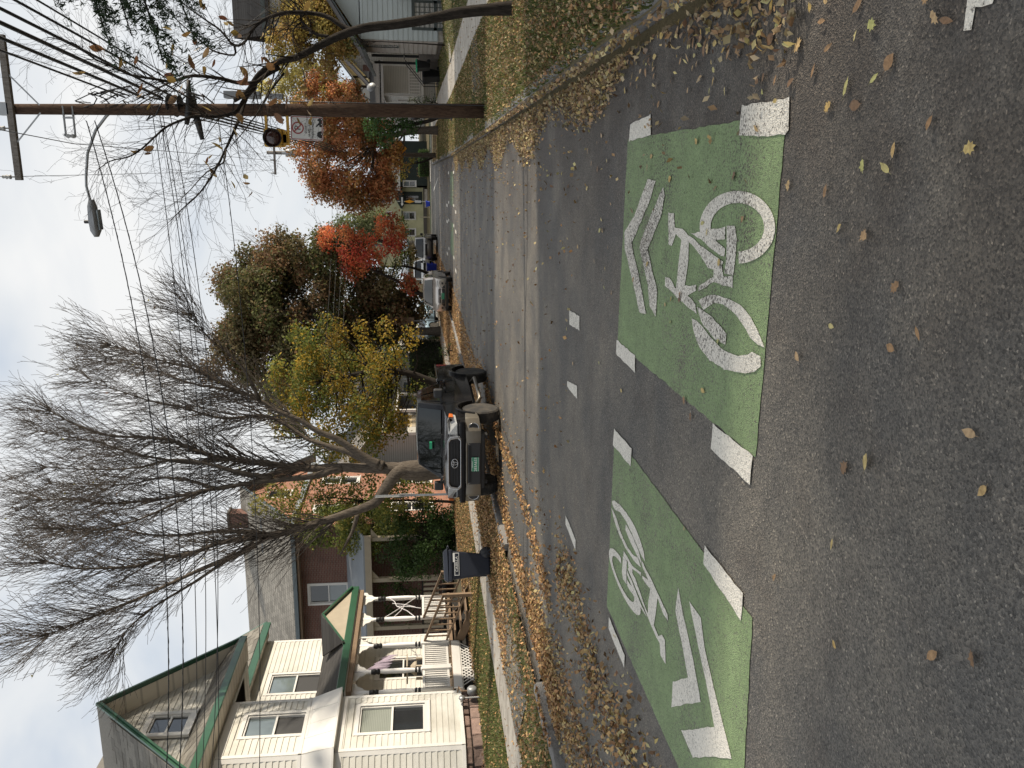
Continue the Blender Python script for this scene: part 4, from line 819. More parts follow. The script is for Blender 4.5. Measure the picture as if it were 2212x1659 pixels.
# ============ houses further up on the left
def small_house(name, label, x0, x1, y0, y1, zw, ridge, ax, wallm, roofm, base=0.4, wins=(), fr=TW, gable_m=None, ov=.35):
    h_ = hroot(name, (x1, y0, base), label)
    A = Wall(h_, (x0, y0, 0), (1, 0, 0), (0, -1, 0)); Bw = Wall(h_, (x1, y0, 0), (0, 1, 0), (1, 0, 0)); Lw = Wall(h_, (x0, y1, 0), (0, -1, 0), (-1, 0, 0))
    d = dict(a=A, b=Bw, l=Lw); L_ = dict(a=x1-x0, b=y1-y0, l=y1-y0)
    for k in 'abl':
        hs = [w[1:] for w in wins if w[0] == k and w[4] < zw]; d[k].solid('wall', wallm, 0 if k != 'b' else .14, L_[k], base-.3, zw, hs)
        for hh in [w[1:] for w in wins if w[0] == k]: d[k].window(*hh, fr=fr, up_=T['glass_sky'], lo=T['glass'], casing=.08, depth=.06 if hh[3] < zw else -.01)
    xm, ym = (x0+x1)/2, (y0+y1)/2
    if ax == 'y':
        wpart(h_, MB().prism([(x0, y0, zw), (x1, y0, zw), (xm, y0, ridge-.15)], (0, .14, 0)), 'gable_wall', gable_m or wallm)
        for xe in (x0-ov, x1+ov):
            ze = zw-ov*(ridge-zw)/((x1-x0)/2); wpart(h_, MB().prism([(xe, y0-ov, ze), (xm, y0-ov, ridge), (xm, y1+ov, ridge), (xe, y1+ov, ze)], (0, 0, -.1)), 'roof_slope', roofm)
            wpart(h_, MB().bar((xe, y0-ov-.02, ze-.1), (xm, y0-ov-.02, ridge-.1), .05, .18, (0, 1, 0)), 'rake_board', fr)
    else:
        for yy in (x0, x1): wpart(h_, MB().prism([(yy, y0, zw), (yy, y1, zw), (yy, ym, ridge-.15)], (-.14 if yy == x1 else .14, 0, 0)), 'gable_wall', gable_m or wallm)
        for ye in (y0-ov, y1+ov):
            ze = zw-ov*(ridge-zw)/((y1-y0)/2); wpart(h_, MB().prism([(x0-ov, ye, ze), (x0-ov, ym, ridge), (x1+ov, ym, ridge), (x1+ov, ye, ze)], (0, 0, -.1)), 'roof_slope', roofm)
        wpart(h_, MB().box(x0-ov, x1+ov, y0-ov-.05, y0-ov, zw-.35, zw-.1), 'fascia', fr)
    return h_, d
h_, d = small_house('cream_house', 'cream clapboard house half hidden by the dark maple', -21, -12.5, 60, 69, 4.4, 7.2, 'y', T['siding_pale'], T['roof_dark'], .3, [('a', 5.4, 6.3, 1.5, 3.0), ('a', 2.4, 3.3, 1.5, 3.0), ('b', 2, 3, 1.5, 3.0)])
st = wpart(h_, MB().bar((-12.4, 61.5, 1.5), (-10.6, 61.5, .5), .08, .08).bar((-12.4, 62.9, 1.5), (-10.6, 62.9, .5), .08, .08), 'stair_rail', T['black'])
for i in range(8): wpart(h_, MB().box(-12.3+i*.22, -12.26+i*.22, 61.48, 61.52, .3, 1.45-i*.12), 'baluster', T['black'], st)
for i in range(4): wpart(h_, MB().box(-12.5+i*.4, -12.1+i*.4, 61.4, 63, .3, .95-i*.18), 'step', T['concrete_dark'])
h_, d = small_house('brown_house', 'dark timber house with white porch roof behind the hedge', -22, -13.5, 71, 79, 5.2, 8, 'y', T['siding_grey'], T['roof_dark'], .4, [('a', 5, 6, 1.6, 3.0)])
# tan garage at the end of the driveway
h_ = hroot('tan_garage', (-7.8, 76, .4), 'tan garage with wide horizontal boards and grey roof')
gw_ = Wall(h_, (-10.2, 74.5, 0), (1, 0, 0), (0, -1, 0)); gw_.solid('wall', T['beige'], 0, 4.6, .2, 2.75); 
for i in range(5): gw_.strip('door_board', T['siding_tan'], .2, 4.4, .4+i*.45, .82+i*.45, 0, .04)
wpart(h_, MB().prism([(-10.6, 74.2, 2.7), (-5.3, 74.2, 2.7), (-5.3, 77, 3.2), (-10.6, 77, 3.2)], (0, 0, -.12)), 'roof', T['metal_roof']); wpart(h_, MB().box(-10.2, -5.6, 74.6, 77, .2, 2.7), 'shell', T['beige'])
# pale green house closing the street
h_, d = small_house('pale_green_house', 'pale green stucco house with dark trim closing the end of the street', -9.4, -1.05, 90, 98, 5.75, 8.4, 'y', T['stucco_green'], T['dark_green'], 1.0, [('a', 5.08, 5.8, 2.1, 3.3), ('a', 3.36, 4.06, 2.1, 3.3), ('a', 1.6, 2.3, 2.1, 3.3), ('a', 6.75, 7.45, 4.6, 5.6), ('a', 5.1, 5.8, 4.6, 5.55)])
A = d['a']
for t in (5.0, 3.28, 1.5): A.strip('window_hood', T['dark_green'], t-.12, t+.95, 3.4, 3.5, 0, .25)
dr = A.strip('door', T['dark_green'], 6.62, 7.92, 1.3, 3.35, -.02, .03); A.strip('door_glass', T['glass'], 7.0, 7.5, 1.7, 3.0, .03, .05, dr)
A.build(MB().prism([A.P(6.2, 3.35, .02), A.P(8.3, 3.35, .02), A.P(8.3, 3.55, .02), A.P(7.3, 4.15, .02), A.P(6.2, 3.55, .02)], A.n*.9), 'door_hood', T['dark_green'])
for i in range(3): A.strip('door_step', T['concrete'], 6.3, 8.2, .4+i*.22, .62+i*.22, 0, 1.5-i*.4)
A.strip('foundation', T['concrete_dark'], 0, 8.35, .5, 1.2, 0, .08)
h_, d = small_house('dark_green_annex', 'dark green annex with white framed window beside the green house', -1.0, 3.6, 89, 95, 3.9, 5.2, 'x', T['dark_green'], T['roof_grey'], 1.0, [('a', .1, .6, 2.0, 3.2)])
h_, d = small_house('pale_house', 'pale house with white trim glimpsed between trees beyond the junction', 5, 13, 92, 99, 6, 9, 'y', T['siding_pale'], T['roof_dark'], 1.0, [('a', 2, 3, 2, 3.4), ('a', 5, 6, 2, 3.4)])
# ============ houses on the right
gr = hroot('blue_grey_house', (6.9, 46, .2), 'blue grey wide clapboard house with slate trim and trellis panel')
CXr = 6.9; SB, ST = T['siding_blue'], T['siding_taupe']
wa = Wall(gr, (CXr, 46.4, 0), (1, 0, 0), (0, -1, 0)); wb = Wall(gr, (CXr, 51.0, 0), (0, -1, 0), (-1, 0, 0))
wa.solid('wall', SB, 0, 8, .55, 4.6); wbw = (2.05, 2.75, 2.75, 4.3); wb.solid('wall', ST, 0, 4.46, .55, 4.6, [wbw])
wa.siding(SB, 0, 5, .6, 4.55, .255, [(.52, 1.95, .2, 1.85), (2.2, 5, .2, 2.1)], lap=.03); wb.siding(ST, 0, 4.46, .6, 4.55, .255, hx(wbw), lap=.03)
wb.window(*wbw, fr=T['siding_pale'], cas_mat=T['trim_grey'], up_=T['glass_sky'], lo=T['glass'])
wa.strip('foundation', T['concrete'], -.03, 8, .1, .58, -.1, -.02); wb.strip('foundation', T['concrete_dark'], 0, 4.46, .1, .58, -.1, -.02)
tp = wa.strip('trellis_board', T['siding_pale'], .6, 1.85, .3, 1.75, 0, .01)
for q in ((.5, 1.95, 1.75, 1.92), (.5, 1.95, .62, .78), (.5, .64, .3, 1.75), (1.82, 1.95, .3, 1.75)): wa.strip('trellis_frame', T['trim_grey'], *q, 0, .06)
for t in (.85, 1.1, 1.35, 1.6): wa.strip('trellis_bar', T['trim_grey'], t, t+.03, .3, 1.75, .01, .045, tp)
for z in (1.0, 1.25, 1.5, .45): wa.strip('trellis_bar', T['trim_grey'], .64, 1.82, z, z+.03, .012, .042, tp)
for q in ((2.3, 2.45, .3, 2.3), (3.6, 3.75, .3, 2.3)): wa.strip('canopy_post', T['trim_grey'], *q, .3, .45)
wpart(gr, MB().prism([(9.0, 45.0, 2.15), (9.0, 46.4, 2.75), (11.2, 46.4, 2.75), (11.2, 45.0, 2.15)], (0, 0, -.12)), 'entry_canopy', T['trim_grey'])
for t in (2.7, 2.95, 3.2, 3.45): wa.strip('trellis_bar', T['trim_grey'], t, t+.03, .3, 1.9, .3, .33)
wpart(gr, MB().box(9.1, 11, 44.9, 46.3, .2, .5), 'entry_step', T['concrete'])
wpart(gr, MB().prism([(6.35, 45.9, 4.5), (6.35, 57.5, 4.5), (10.5, 57.5, 7.2), (10.5, 45.9, 7.2)], (0, 0, -.14)), 'roof_slope', T['roof_dark']); wpart(gr, MB().prism([(14.9, 45.9, 4.5), (14.9, 57.5, 4.5), (10.5, 57.5, 7.2), (10.5, 45.9, 7.2)], (0, 0, -.14)), 'roof_slope', T['roof_dark'])
wpart(gr, MB().prism([(6.9, 46.4, 4.55), (14.9, 46.4, 4.55), (10.5, 46.4, 7.05)], (0, .14, 0)), 'gable_wall', SB)
wpart(gr, MB().box(6.3, 6.36, 45.9, 57.5, 4.3, 4.5), 'gutter', T['trim_grey']); wpart(gr, MB().bar((6.35, 45.86, 4.4), (10.5, 45.86, 7.1), .06, .22, (0, 1, 0)), 'rake_board', T['trim_grey'])
wpart(gr, MB().box(6.9, 8.5, 51.05, 56.5, .15, 1.55), 'porch_base', T['concrete_dark']); wpart(gr, MB().box(8.5, 8.64, 51, 57, 1.5, 4.5), 'porch_wall', T['siding_pale'])
for y in (51.5, 53.2, 56.3): wpart(gr, MB().box(6.95, 7.1, y, y+.14, 1.55, 4.35), 'porch_post', T['black'])
prr = wpart(gr, MB().box(6.95, 7.02, 51.3, 54.2, 2.4, 2.46), 'porch_railing', T['black'])
for i in range(4): wpart(gr, MB().box(5.7+i*.32, 6.9, 54.4, 56.2, .12+i*.34, .46+i*.34), 'porch_step', T['concrete_dark'])
for y in (54.45, 56.1): wpart(gr, MB().bar((5.6, y, 1.25), (6.95, y, 2.4), .05, .05).box(5.6, 5.65, y-.03, y+.03, .15, 1.25), 'stair_rail', T['black'])
# white porch house behind
wp = hroot('pale_grey_porch_house', (6.2, 62, .3), 'pale grey house with white porch railing and satellite dish')
wq = Wall(wp, (5.9, 64, 0), (1, 0, 0), (0, -1, 0)); wq.solid('wall', T['siding_pale'], 0, 6, .3, 4.2); wp2 = Wall(wp, (5.9, 72, 0), (0, -1, 0), (-1, 0, 0)); wp2.solid('wall', T['siding_pale'], 0, 7.86, .3, 4.2, [(2, 3, 1.8, 3.2)]); wp2.window(2, 3, 1.8, 3.2)
wpart(wp, MB().box(4.4, 7.6, 61.6, 64, 1.2, 1.35), 'porch_floor', TW); wpart(wp, MB().box(4.5, 7.6, 61.7, 64, .2, 1.2), 'porch_base', T['siding_pale'])
for x in (4.5, 5.5, 7.5): wpart(wp, MB().box(x, x+.14, 61.65, 61.8, 1.35, 4.0), 'porch_post', TW)
prl = wpart(wp, MB().box(4.5, 7.6, 61.66, 61.74, 2.2, 2.28), 'porch_railing', TW); wpart(wp, MB().box(4.5, 7.6, 61.66, 61.74, 1.45, 1.52), 'bottom_rail', TW, prl)
for i in range(15): wpart(wp, MB().box(4.6+i*.2, 4.66+i*.2, 61.68, 61.72, 1.52, 2.2), 'baluster', TW, prl)
wpart(wp, MB().box(4.2, 7.8, 61.4, 61.5, 4.0, 4.25), 'porch_fascia', TW); wpart(wp, MB().prism([(4.2, 61.4, 4.25), (7.8, 61.4, 4.25), (7.8, 64, 5.1), (4.2, 64, 5.1)], (0, 0, -.08)), 'porch_roof', T['roof_dark'])
wpart(wp, MB().prism([(5.5, 63.7, 4.2), (8.9, 63.7, 7.4), (8.9, 72.3, 7.4), (5.5, 72.3, 4.2)], (0, 0, -.12)), 'roof_slope', T['roof_grey_y']); wpart(wp, MB().prism([(12.3, 63.7, 4.2), (8.9, 63.7, 7.4), (8.9, 72.3, 7.4), (12.3, 72.3, 4.2)], (0, 0, -.12)), 'roof_slope', T['roof_grey_y']); wpart(wp, MB().prism([(5.9, 64, 4.2), (11.9, 64, 4.2), (8.9, 64, 7.2)], (0, .14, 0)), 'gable_wall', T['siding_pale'])
wpart(wp, MB().box(7.3, 7.7, 63.2, 63.6, 4.6, 5.5), 'chimney', T['brick_x'])
dh = empty('satellite_dish', (6.1, 61.5, 4.9), 0, 'grey satellite dish on the porch roof of the pale house', 'dish')
MB().lathe([(.02, .0), (.2, .03), (.34, .12), (.35, .13), (.34, .13), (.2, .045), (.02, .015)], 20, (0, 0, 0), 'y').xform(Matrix.Rotation(R(-25), 4, 'X') @ Matrix.Rotation(R(25), 4, 'Z')).build('reflector', T['lamp_grey'], dh, smooth=True); MB().tube([(0, .1, -.05), (0, .15, -.3), (0, .15, -.55)], .025).build('mast', T['galv'], dh); MB().tube([(0, .05, -.1), (0, -.35, -.12)], .012).build('feed_arm', T['galv'], dh)
h_, d = small_house('yellow_house', 'yellow clapboard house seen between the grey houses', 8.2, 14.5, 76, 84, 7.2, 9.6, 'y', T['siding_yellow'], T['roof_dark'], .5, [('a', .6, 1.5, 4.4, 6.2), ('a', 3.4, 4.3, 4.4, 6.2), ('a', .6, 1.5, 1.6, 3.2)])
h_, d = small_house('tall_grey_house', 'tall pale grey house with dark eaves above the verge tree', 8.9, 17, 57.5, 60.5, 11.4, 13.4, 'x', T['siding_pale'], T['roof_dark'], .5, [('a', 1.2, 2.1, 8.0, 9.8), ('l', .8, 1.8, 8, 9.8)], fr=T['trim_grey'])
# houses added out of view on the right, sized to shade the street
h_, d = small_house('added_shade_house', 'two storey clapboard house added out of view to shade the street', 10, 19, 24, 38, 6.0, 9.2, 'y', T['siding_pale'], T['roof_dark'], .3, [('a', 2, 3, 1.4, 3), ('a', 6, 7, 1.4, 3), ('l', 3, 4, 1.4, 3), ('l', 8, 9, 1.4, 3), ('l', 3, 4, 4, 5.5), ('l', 8, 9, 4, 5.5)])
h_, d = small_house('added_near_shade_house', 'clapboard house added out of view beside the spruce to shade the near road', 9.6, 17, 8.0, 14.6, 5.6, 8.0, 'x', T['siding_tan'], T['roof_dark'], .3, [('l', 1.5, 2.5, 1.4, 3), ('l', 4, 5, 1.4, 3), ('a', 2, 3, 1.4, 3)])  # added unseen as well; its ends set the edges of the sunlit strips
# ---------------------------------------------------------------- vehicles (local: +x forward, +y left, z up; origin on the ground midway between the axles)
def extrude(prof, ys, fn):
    """side outline (x,z) repeated on the slices ys, each point moved by fn(x,y,z)"""
    mb = MB(); k = len(prof)
    for y in ys: mb.v += [tuple(fn(x, y, z)) for x, z in prof]
    for s_ in range(len(ys)-1):
        for i in range(k): a = s_*k+i; b = s_*k+(i+1) % k; mb.f.append((a, b, b+k, a+k))
    mb.f.append(tuple(range(k))[::-1]); mb.f.append(tuple(range((len(ys)-1)*k, len(ys)*k)))
    return mb
def arch(xc, r, zc, zb, n=9):
    a0 = math.asin(max(-1, min(1, (zb-zc)/r))); return [(xc-r*math.cos(a), zc+r*math.sin(a)) for a in np.linspace(a0, math.pi-a0, n)]
def wheel_mesh(r, w_, rim_r):
    ty = MB().lathe([(rim_r, -w_/2), (r-.03, -w_/2), (r, -w_/2+.03), (r, w_/2-.03), (r-.03, w_/2), (rim_r, w_/2)], 28, (0, 0, 0), 'y')
    for i in range(28):
        a = 2*math.pi*i/28
        for sg in (-1, 1): c, s_ = math.cos(a), math.sin(a); p = Vector((c*r, sg*w_*.3, s_*r)); mb2 = ty.bar(p-Vector((-s_, 0, c))*.018, p+Vector((-s_, 0, c))*.018, w_*.26, .016, (c, 0, s_))
    rm = MB().lathe([(.03, w_*.30), (rim_r*.9, w_*.24), (rim_r, w_*.42), (rim_r+.012, w_*.5), (rim_r+.012, -w_*.5), (rim_r*.85, -w_*.4)], 28, (0, 0, 0), 'y')
    for i in range(6):
        a = 2*math.pi*i/6; c, s_ = math.cos(a), math.sin(a); rm.bar((c*.05, w_*.33, s_*.05), (c*rim_r*.96, w_*.36, s_*rim_r*.96), .075, .05, (0, 1, 0))
    rm.lathe([(.06, w_*.3), (.06, w_*.4), (.03, w_*.43)], 12, (0, 0, 0), 'y')
    return ty.mesh('tyre', autosm=.5), rm.mesh('rim', autosm=.5)
def make_car(name, label, loc, rz, S, group=None):
    c = empty(name, loc, rz, label, 'car' if 'pickup' not in name else 'pickup', group); W = S['w']/2; paintm = S['paint']; nose, tail = S['nose'], S['tail']
    def fn(x, y, z):
        t = abs(y)/W; fx = max(0, (x-(nose-.55))/.55); rx_ = max(0, ((tail+.4)-x)/.4)
        x2 = x-S.get('nr', .16)*t**3*fx+S.get('tr', .06)*t**3*rx_
        yy = y*(1-.05*max(0, (z-.75))/.5-.05*max(0, (.55-z))/.3)*(1-.05*fx**2)
        crown = .025*(1-t*t) if z > S['belt']-.12 else 0
        return (x2, yy, z+crown)
    ys = [-W, -W*.97, -W*.85, -W*.5, 0, W*.5, W*.85, W*.97, W]
    ax = S['ax']; ar_ = S['wr']+S.get('gap', .075); zc = S['wr']; zb = S['sill']
    prof = [(tail+.04, zb+.06)]+arch(ax[1], ar_, zc, zb)+arch(ax[0], ar_, zc, zb)+[(nose-.12, zb+.02)]+S['top']
    body = extrude(prof, ys, fn).build('body', paintm, c, bevel=.028, autosm=.7)
    # underside and wheel wells
    MB().box(tail+.15, nose-.2, -W+.22, W-.22, zb-.1, zb+.35).build('underbody', T['plastic'], c)
    tm, rm = S['wheel']
    for x in ax:
        for sy in (1, -1):
            wl_ = empty('wheel', (x, sy*(W-.12), S['wr']), 0 if sy > 0 else math.pi, parent=c)
            link('tyre', tm, T['rubber'], wl_); link('rim', rm, S['rim'], wl_)
    # cabin
    cb = S['cab']; zb_, zt = cb[0][1], cb[1][1]; Wb, Wt = W*.95, W*S.get('tumble', .78)
    def cf(x, y, z): t = (z-zb_+.03)/(zt-zb_); yy = y/W*(Wb+(Wt-Wb)*max(0, min(1, t))); return (x-.09*(abs(y)/W)**3*(1 if x > 0 else -.4), yy, z+.03*(1-(y/W)**2)*(t > .8))
    cabp = [(cb[0][0], zb_-.03)]+[cb[0]]+cb[1:-1]+[cb[-1]]+[(cb[-1][0], zb_-.03)]
    extrude(cabp, ys, cf).build('cabin', paintm, c, bevel=.03, autosm=.7)
    ga = T['glass_car']
    def panel(nm, P, off, mat, par=c, inset=.0): 
        P = [Vector(p) for p in P]; n = (P[1]-P[0]).cross(P[2]-P[0]).normalized(); return MB().prism([p+n*off for p in P], n*.008).build(nm, mat, par)
    # glass: windscreen and rear window follow the sloping cabin ends, side glass the tumblehome
    def lerp2(a, b, t): return (a[0]+(b[0]-a[0])*t, a[1]+(b[1]-a[1])*t)
    def endglass(nm, A, B, t0, t1, m_):
        rows = []; n = 8; mb = MB(); a = lerp2(A, B, t0); b = lerp2(A, B, t1); sg = 1 if nm == 'windscreen' else -1
        nx, nz = (b[1]-a[1])*sg, -(b[0]-a[0])*sg; l = math.hypot(nx, nz); nx /= l; nz /= l
        if nz < 0: nx, nz = -nx, -nz
        V = []
        for x, z in (a, b):
            for j in range(n+1): y = (j/n*2-1)*W*m_; p = cf(x, y, z); V.append((p[0]+nx*.022, p[1], p[2]+nz*.022))
        f = [(j, j+1, n+2+j, n+1+j) for j in range(n)]; o_ = link(nm, nmesh(nm, V, f, True), ga, c); return o_
    ws = endglass('windscreen', cb[0], cb[1], .06, .93, .88); endglass('rear_window', cb[-1], cb[-2], .15, .9, .84)
    for sy in (1, -1):
        for q in S['side']:
            V = [cf(x, sy*W, z) for x, z in q]; V = [(x, y+sy*.016, z) for x, y, z in V]
            mb = MB(); mb.prism(V, (0, sy*.008, 0)); mb.build('side_window', ga, c)
    MB().box(-.02, .02, -W*.62, -W*.05, 0, .02).build('wiper', T['plastic'], c).location = (cb[0][0]+.06, .3, zb_+.03)
    for sy in (1, -1):   # door mirrors
        mx_ = S['mirror']; mr_ = MB().box(mx_[0]-.09, mx_[0]+.06, W+.06 if sy > 0 else -W-.06-mx_[2], W+.06+mx_[2] if sy > 0 else -W-.06, mx_[1], mx_[1]+.2).build('door_mirror', S.get('mirm', T['plastic']), c, bevel=.04, seg=3)
        MB().bar((mx_[0], sy*(W-.06), mx_[1]+.02), (mx_[0], sy*(W+.1), mx_[1]+.06), .08, .05).build('mirror_arm', T['plastic'], mr_)
        for xh in S.get('handles', ()): MB().box(xh-.09, xh+.09, sy*W*.985 if sy > 0 else -W*.985-.035, sy*W*.985+.035 if sy > 0 else -W*.985, S['belt']-.14, S['belt']-.1).build('door_handle', S.get('mirm', T['plastic']), c, bevel=.01)
    for nm, P, mat in S.get('face', ()):   # front and rear details: outline in (y,z) on a given x
        x0, x1, yz = P
        for sy in ((1, -1) if nm in ('headlight', 'tail_light', 'fog_light', 'turn_signal', 'lower_vent') else (1,)):
            pts = []
            for y, z in yz:
                q = fn(nose if x0 > 0 else tail, sy*y, z); pts.append((x0+(q[0]-(nose if x0 > 0 else tail)), q[1], z))
            MB().prism(pts if sy > 0 else pts[::-1], (x1-x0, 0, 0)).build(nm, mat, c, bevel=.012)
    return c, fn
PW = wheel_mesh(.395, .26, .22)
PK = dict(w=1.88, nose=2.58, tail=-2.72, ax=(1.76, -1.80), wr=.395, gap=.11, sill=.52, belt=1.24, paint=T['car_black'], rim=T['rim'], wheel=PW, tumble=.80, nr=.2,
          top=[(2.52, .60), (2.58, .78), (2.57, 1.0), (2.50, 1.1), (2.2, 1.165), (1.42, 1.215), (1.2, 1.22), (-.92, 1.22), (-.96, 1.2), (-.96, .92), (-2.66, .92), (-2.72, .72)],
          cab=[(1.36, 1.2), (.62, 1.755), (.3, 1.79), (-.45, 1.785), (-.68, 1.74), (-.95, 1.2)], side=[[(1.02, 1.25), (.16, 1.25), (.16, 1.69), (.56, 1.68)], [(.06, 1.25), (-.72, 1.25), (-.56, 1.66), (.06, 1.69)]],
          mirror=(1.05, 1.2, .2), handles=(-.02, -.75))
pk, pfn = make_car('pickup_truck', 'black pickup truck with silver bumper parked below the bare tree', (-5.80, 19.1, .02), R(-90), PK)
W = .94
for sy in (1, -1):      # load bed walls with wheel arches
    pr = [(-2.70, .62)]+arch(-1.80, .505, .395, .56)+[(-1.0, .56), (-1.0, 1.27), (-2.7, 1.30)]
    mb = extrude(pr, [sy*W*.90, sy*W], lambda x, y, z: (x, y*(1-.04*max(0, z-.8)/.5), z)); mb.build('bed_side', T['car_black'], pk, bevel=.02, autosm=.7)
    MB().bar((-2.7, sy*W*.955, 1.305), (-1.0, sy*W*.955, 1.28), .09, .03).build('bed_rail_cap', T['chrome'], pk, bevel=.008)
    fl = []
    for xc in (1.76, -1.80):
        o_ = [(x, z) for x, z in arch(xc, .56, .395, .55, 13)]; i_ = [(x, z) for x, z in arch(xc, .495, .395, .55, 13)][::-1]
        MB().prism([(x, sy*(W-.06), z) for x, z in o_+i_], (0, sy*.11, 0)).build('wheel_arch_flare', T['car_black'], pk, bevel=.015)
    MB().tube([(1.1, sy*.8, .48), (1.05, sy*.98, .36), (-.9, sy*.98, .36), (-1.0, sy*.8, .48)], .042, 10).build('side_step', T['bumper'], pk, smooth=True)
    MB().box(-2.74, -2.6, sy*.86-.05, sy*.86+.06, .98, 1.27).build('tail_light', T['red_lens'], pk, bevel=.02)
    # front corner pieces
    hl = [(2.50, sy*.56, .93), (2.44, sy*.80, .94), (2.22, sy*.925, .97), (2.18, sy*.93, 1.10), (2.40, sy*.84, 1.145), (2.49, sy*.58, 1.13)]
    MB().prism(hl if sy > 0 else hl[::-1], (.05, sy*.02, .0)).build('headlight', T['lamp_glass'], pk, bevel=.02)
    tsg = [(2.36, sy*.905, 1.02), (2.24, sy*.935, 1.03), (2.22, sy*.94, 1.10), (2.34, sy*.90, 1.12)]; MB().prism(tsg if sy > 0 else tsg[::-1], (.04, sy*.035, 0)).build('turn_signal', T['amber'], pk)
    bp = [(2.72, sy*.42, .46), (2.66, sy*.7, .45), (2.46, sy*.93, .48), (2.3, sy*.965, .52), (2.3, sy*.965, .76), (2.47, sy*.93, .77), (2.67, sy*.7, .77), (2.73, sy*.42, .76)]
    cen = [(x-.1, y, z) for x, y, z in bp]
    mb = MB(); mb.add(bp+cen, [(0, 1, 6, 7), (1, 2, 5, 6), (2, 3, 4, 5), (8, 15, 14, 9), (9, 14, 13, 10), (10, 13, 12, 11), (7, 6, 14, 15), (6, 5, 13, 14), (5, 4, 12, 13), (0, 8, 9, 1), (1, 9, 10, 2), (2, 10, 11, 3), (0, 7, 15, 8), (3, 11, 12, 4)])
    bmp = mb.build('bumper', T['bumper'], pk, bevel=.015, autosm=.8)
    fg = MB().lathe([(.115, 0), (.115, .03), (.1, .035), (.095, .01)], 18, (0, 0, 0), 'x'); o_ = fg.build('fog_light_bezel', T['chrome'], bmp, smooth=True); o_.location = (2.59, sy*.74, .6); o_.rotation_euler = (0, 0, sy*.35)
    o_ = MB().lathe([(.098, 0), (.098, .03)], 18, (0, 0, 0), 'x').build('fog_light', T['black'], bmp); o_.location = (2.588, sy*.74, .6); o_.rotation_euler = (0, 0, sy*.35)
    MB().box(2.2, 2.45, sy*.5-.04, sy*.5+.04, .3, .42).build('tow_hook', T['plastic'], pk)
MB().box(2.5, 2.725, -.46, .46, .46, .73).build('lower_grille', T['plastic'], pk, bevel=.02)
for i in range(2): MB().box(2.725, 2.74, -.4, .4, .665+i*.03, .675+i*.03).build('lower_grille_slat', T['car_black'], pk)
MB().box(2.5, 2.74, -.46, .46, .735, .77).build('bumper_bar', T['bumper'], pk, bevel=.02); MB().box(2.3, 2.6, -.6, .6, .36, .5).build('skid_plate', T['plastic'], pk, bevel=.03)
MB().box(2.45, 2.66, -.9, .9, .77, .9).build('bumper_top', T['car_black'], pk, bevel=.04)
gs = [(-.54, .86), (.54, .86), (.60, .92), (.57, 1.1), (.50, 1.15), (-.50, 1.15), (-.57, 1.1), (-.60, .92)]; gi = [(y*.9, .885+(z-.86)*.80) for y, z in gs]
mb = MB(); mb.v = [(2.66, y, z) for y, z in gs]+[(2.66, y, z) for y, z in gi]+[(2.5, y, z) for y, z in gs]+[(2.58, y, z) for y, z in gi]
for i in range(8): j = (i+1) % 8; mb.f += [(i, j, 8+j, 8+i), (i, 16+i, 16+j, j), (8+i, 8+j, 24+j, 24+i)]
gri = mb.build('grille_surround', T['chrome'], pk, bevel=.01)
MB().prism([(2.575, y, z) for y, z in gi], (.02, 0, 0)).build('grille', T['plastic'], gri)
for i in range(3): MB().box(2.59, 2.63, -.47, .47, .935+i*.055, .95+i*.055).build('grille_bar', T['black'], gri)
em = MB()
def ell(a, b, dz=0, r=.009): em.tube([(2.665, a*math.cos(t), 1.0+dz+b*math.sin(t)) for t in np.linspace(0, 2*math.pi, 25)], r, 6, False)
ell(.098, .066); ell(.03, .06, .0, .008); ell(.062, .022, .038, .008); em.build('emblem', T['chrome'], gri, smooth=True)
pl = MB().box(2.745, 2.757, -.155, .155, .5, .655).build('licence_plate', T['plate'], pk, bevel=.006, seg=1)
Mp = frame((2.759, 0, .57), (0, 1, 0), (0, 0, 1)); text('plate_number', '283A633', .088, T['white'], pl, Mp, sx=.95); text('plate_heading', 'VERMONT', .03, T['white'], pl, frame((2.759, 0, .635), (0, 1, 0), (0, 0, 1)))
for q in ((-.15, .15, .503, .508), (-.15, .15, .647, .652)): MB().box(2.757, 2.76, *q).build('plate_edge', T['white'], pl)
MB().box(1.02, 1.06, -.28, -.12, 1.44, 1.5).build('inspection_sticker', T['lid_green'], pk).location = (.07, .1, .01)
sn = MB().tube([(1.45, -.72, 1.2), (1.47, -.74, 1.24)], .01).build('wiper_pivot', T['plastic'], pk)
for x0, x1, z0, z1 in ((1.12, 1.13, .62, 1.2), (.1, .11, .6, 1.2), (-.9, -.89, .6, 1.2)): 
    for sy in (1, -1): MB().box(x0, x1, sy*.925-.006, sy*.925+.006, z0, z1).build('door_gap', T['black'], pk)
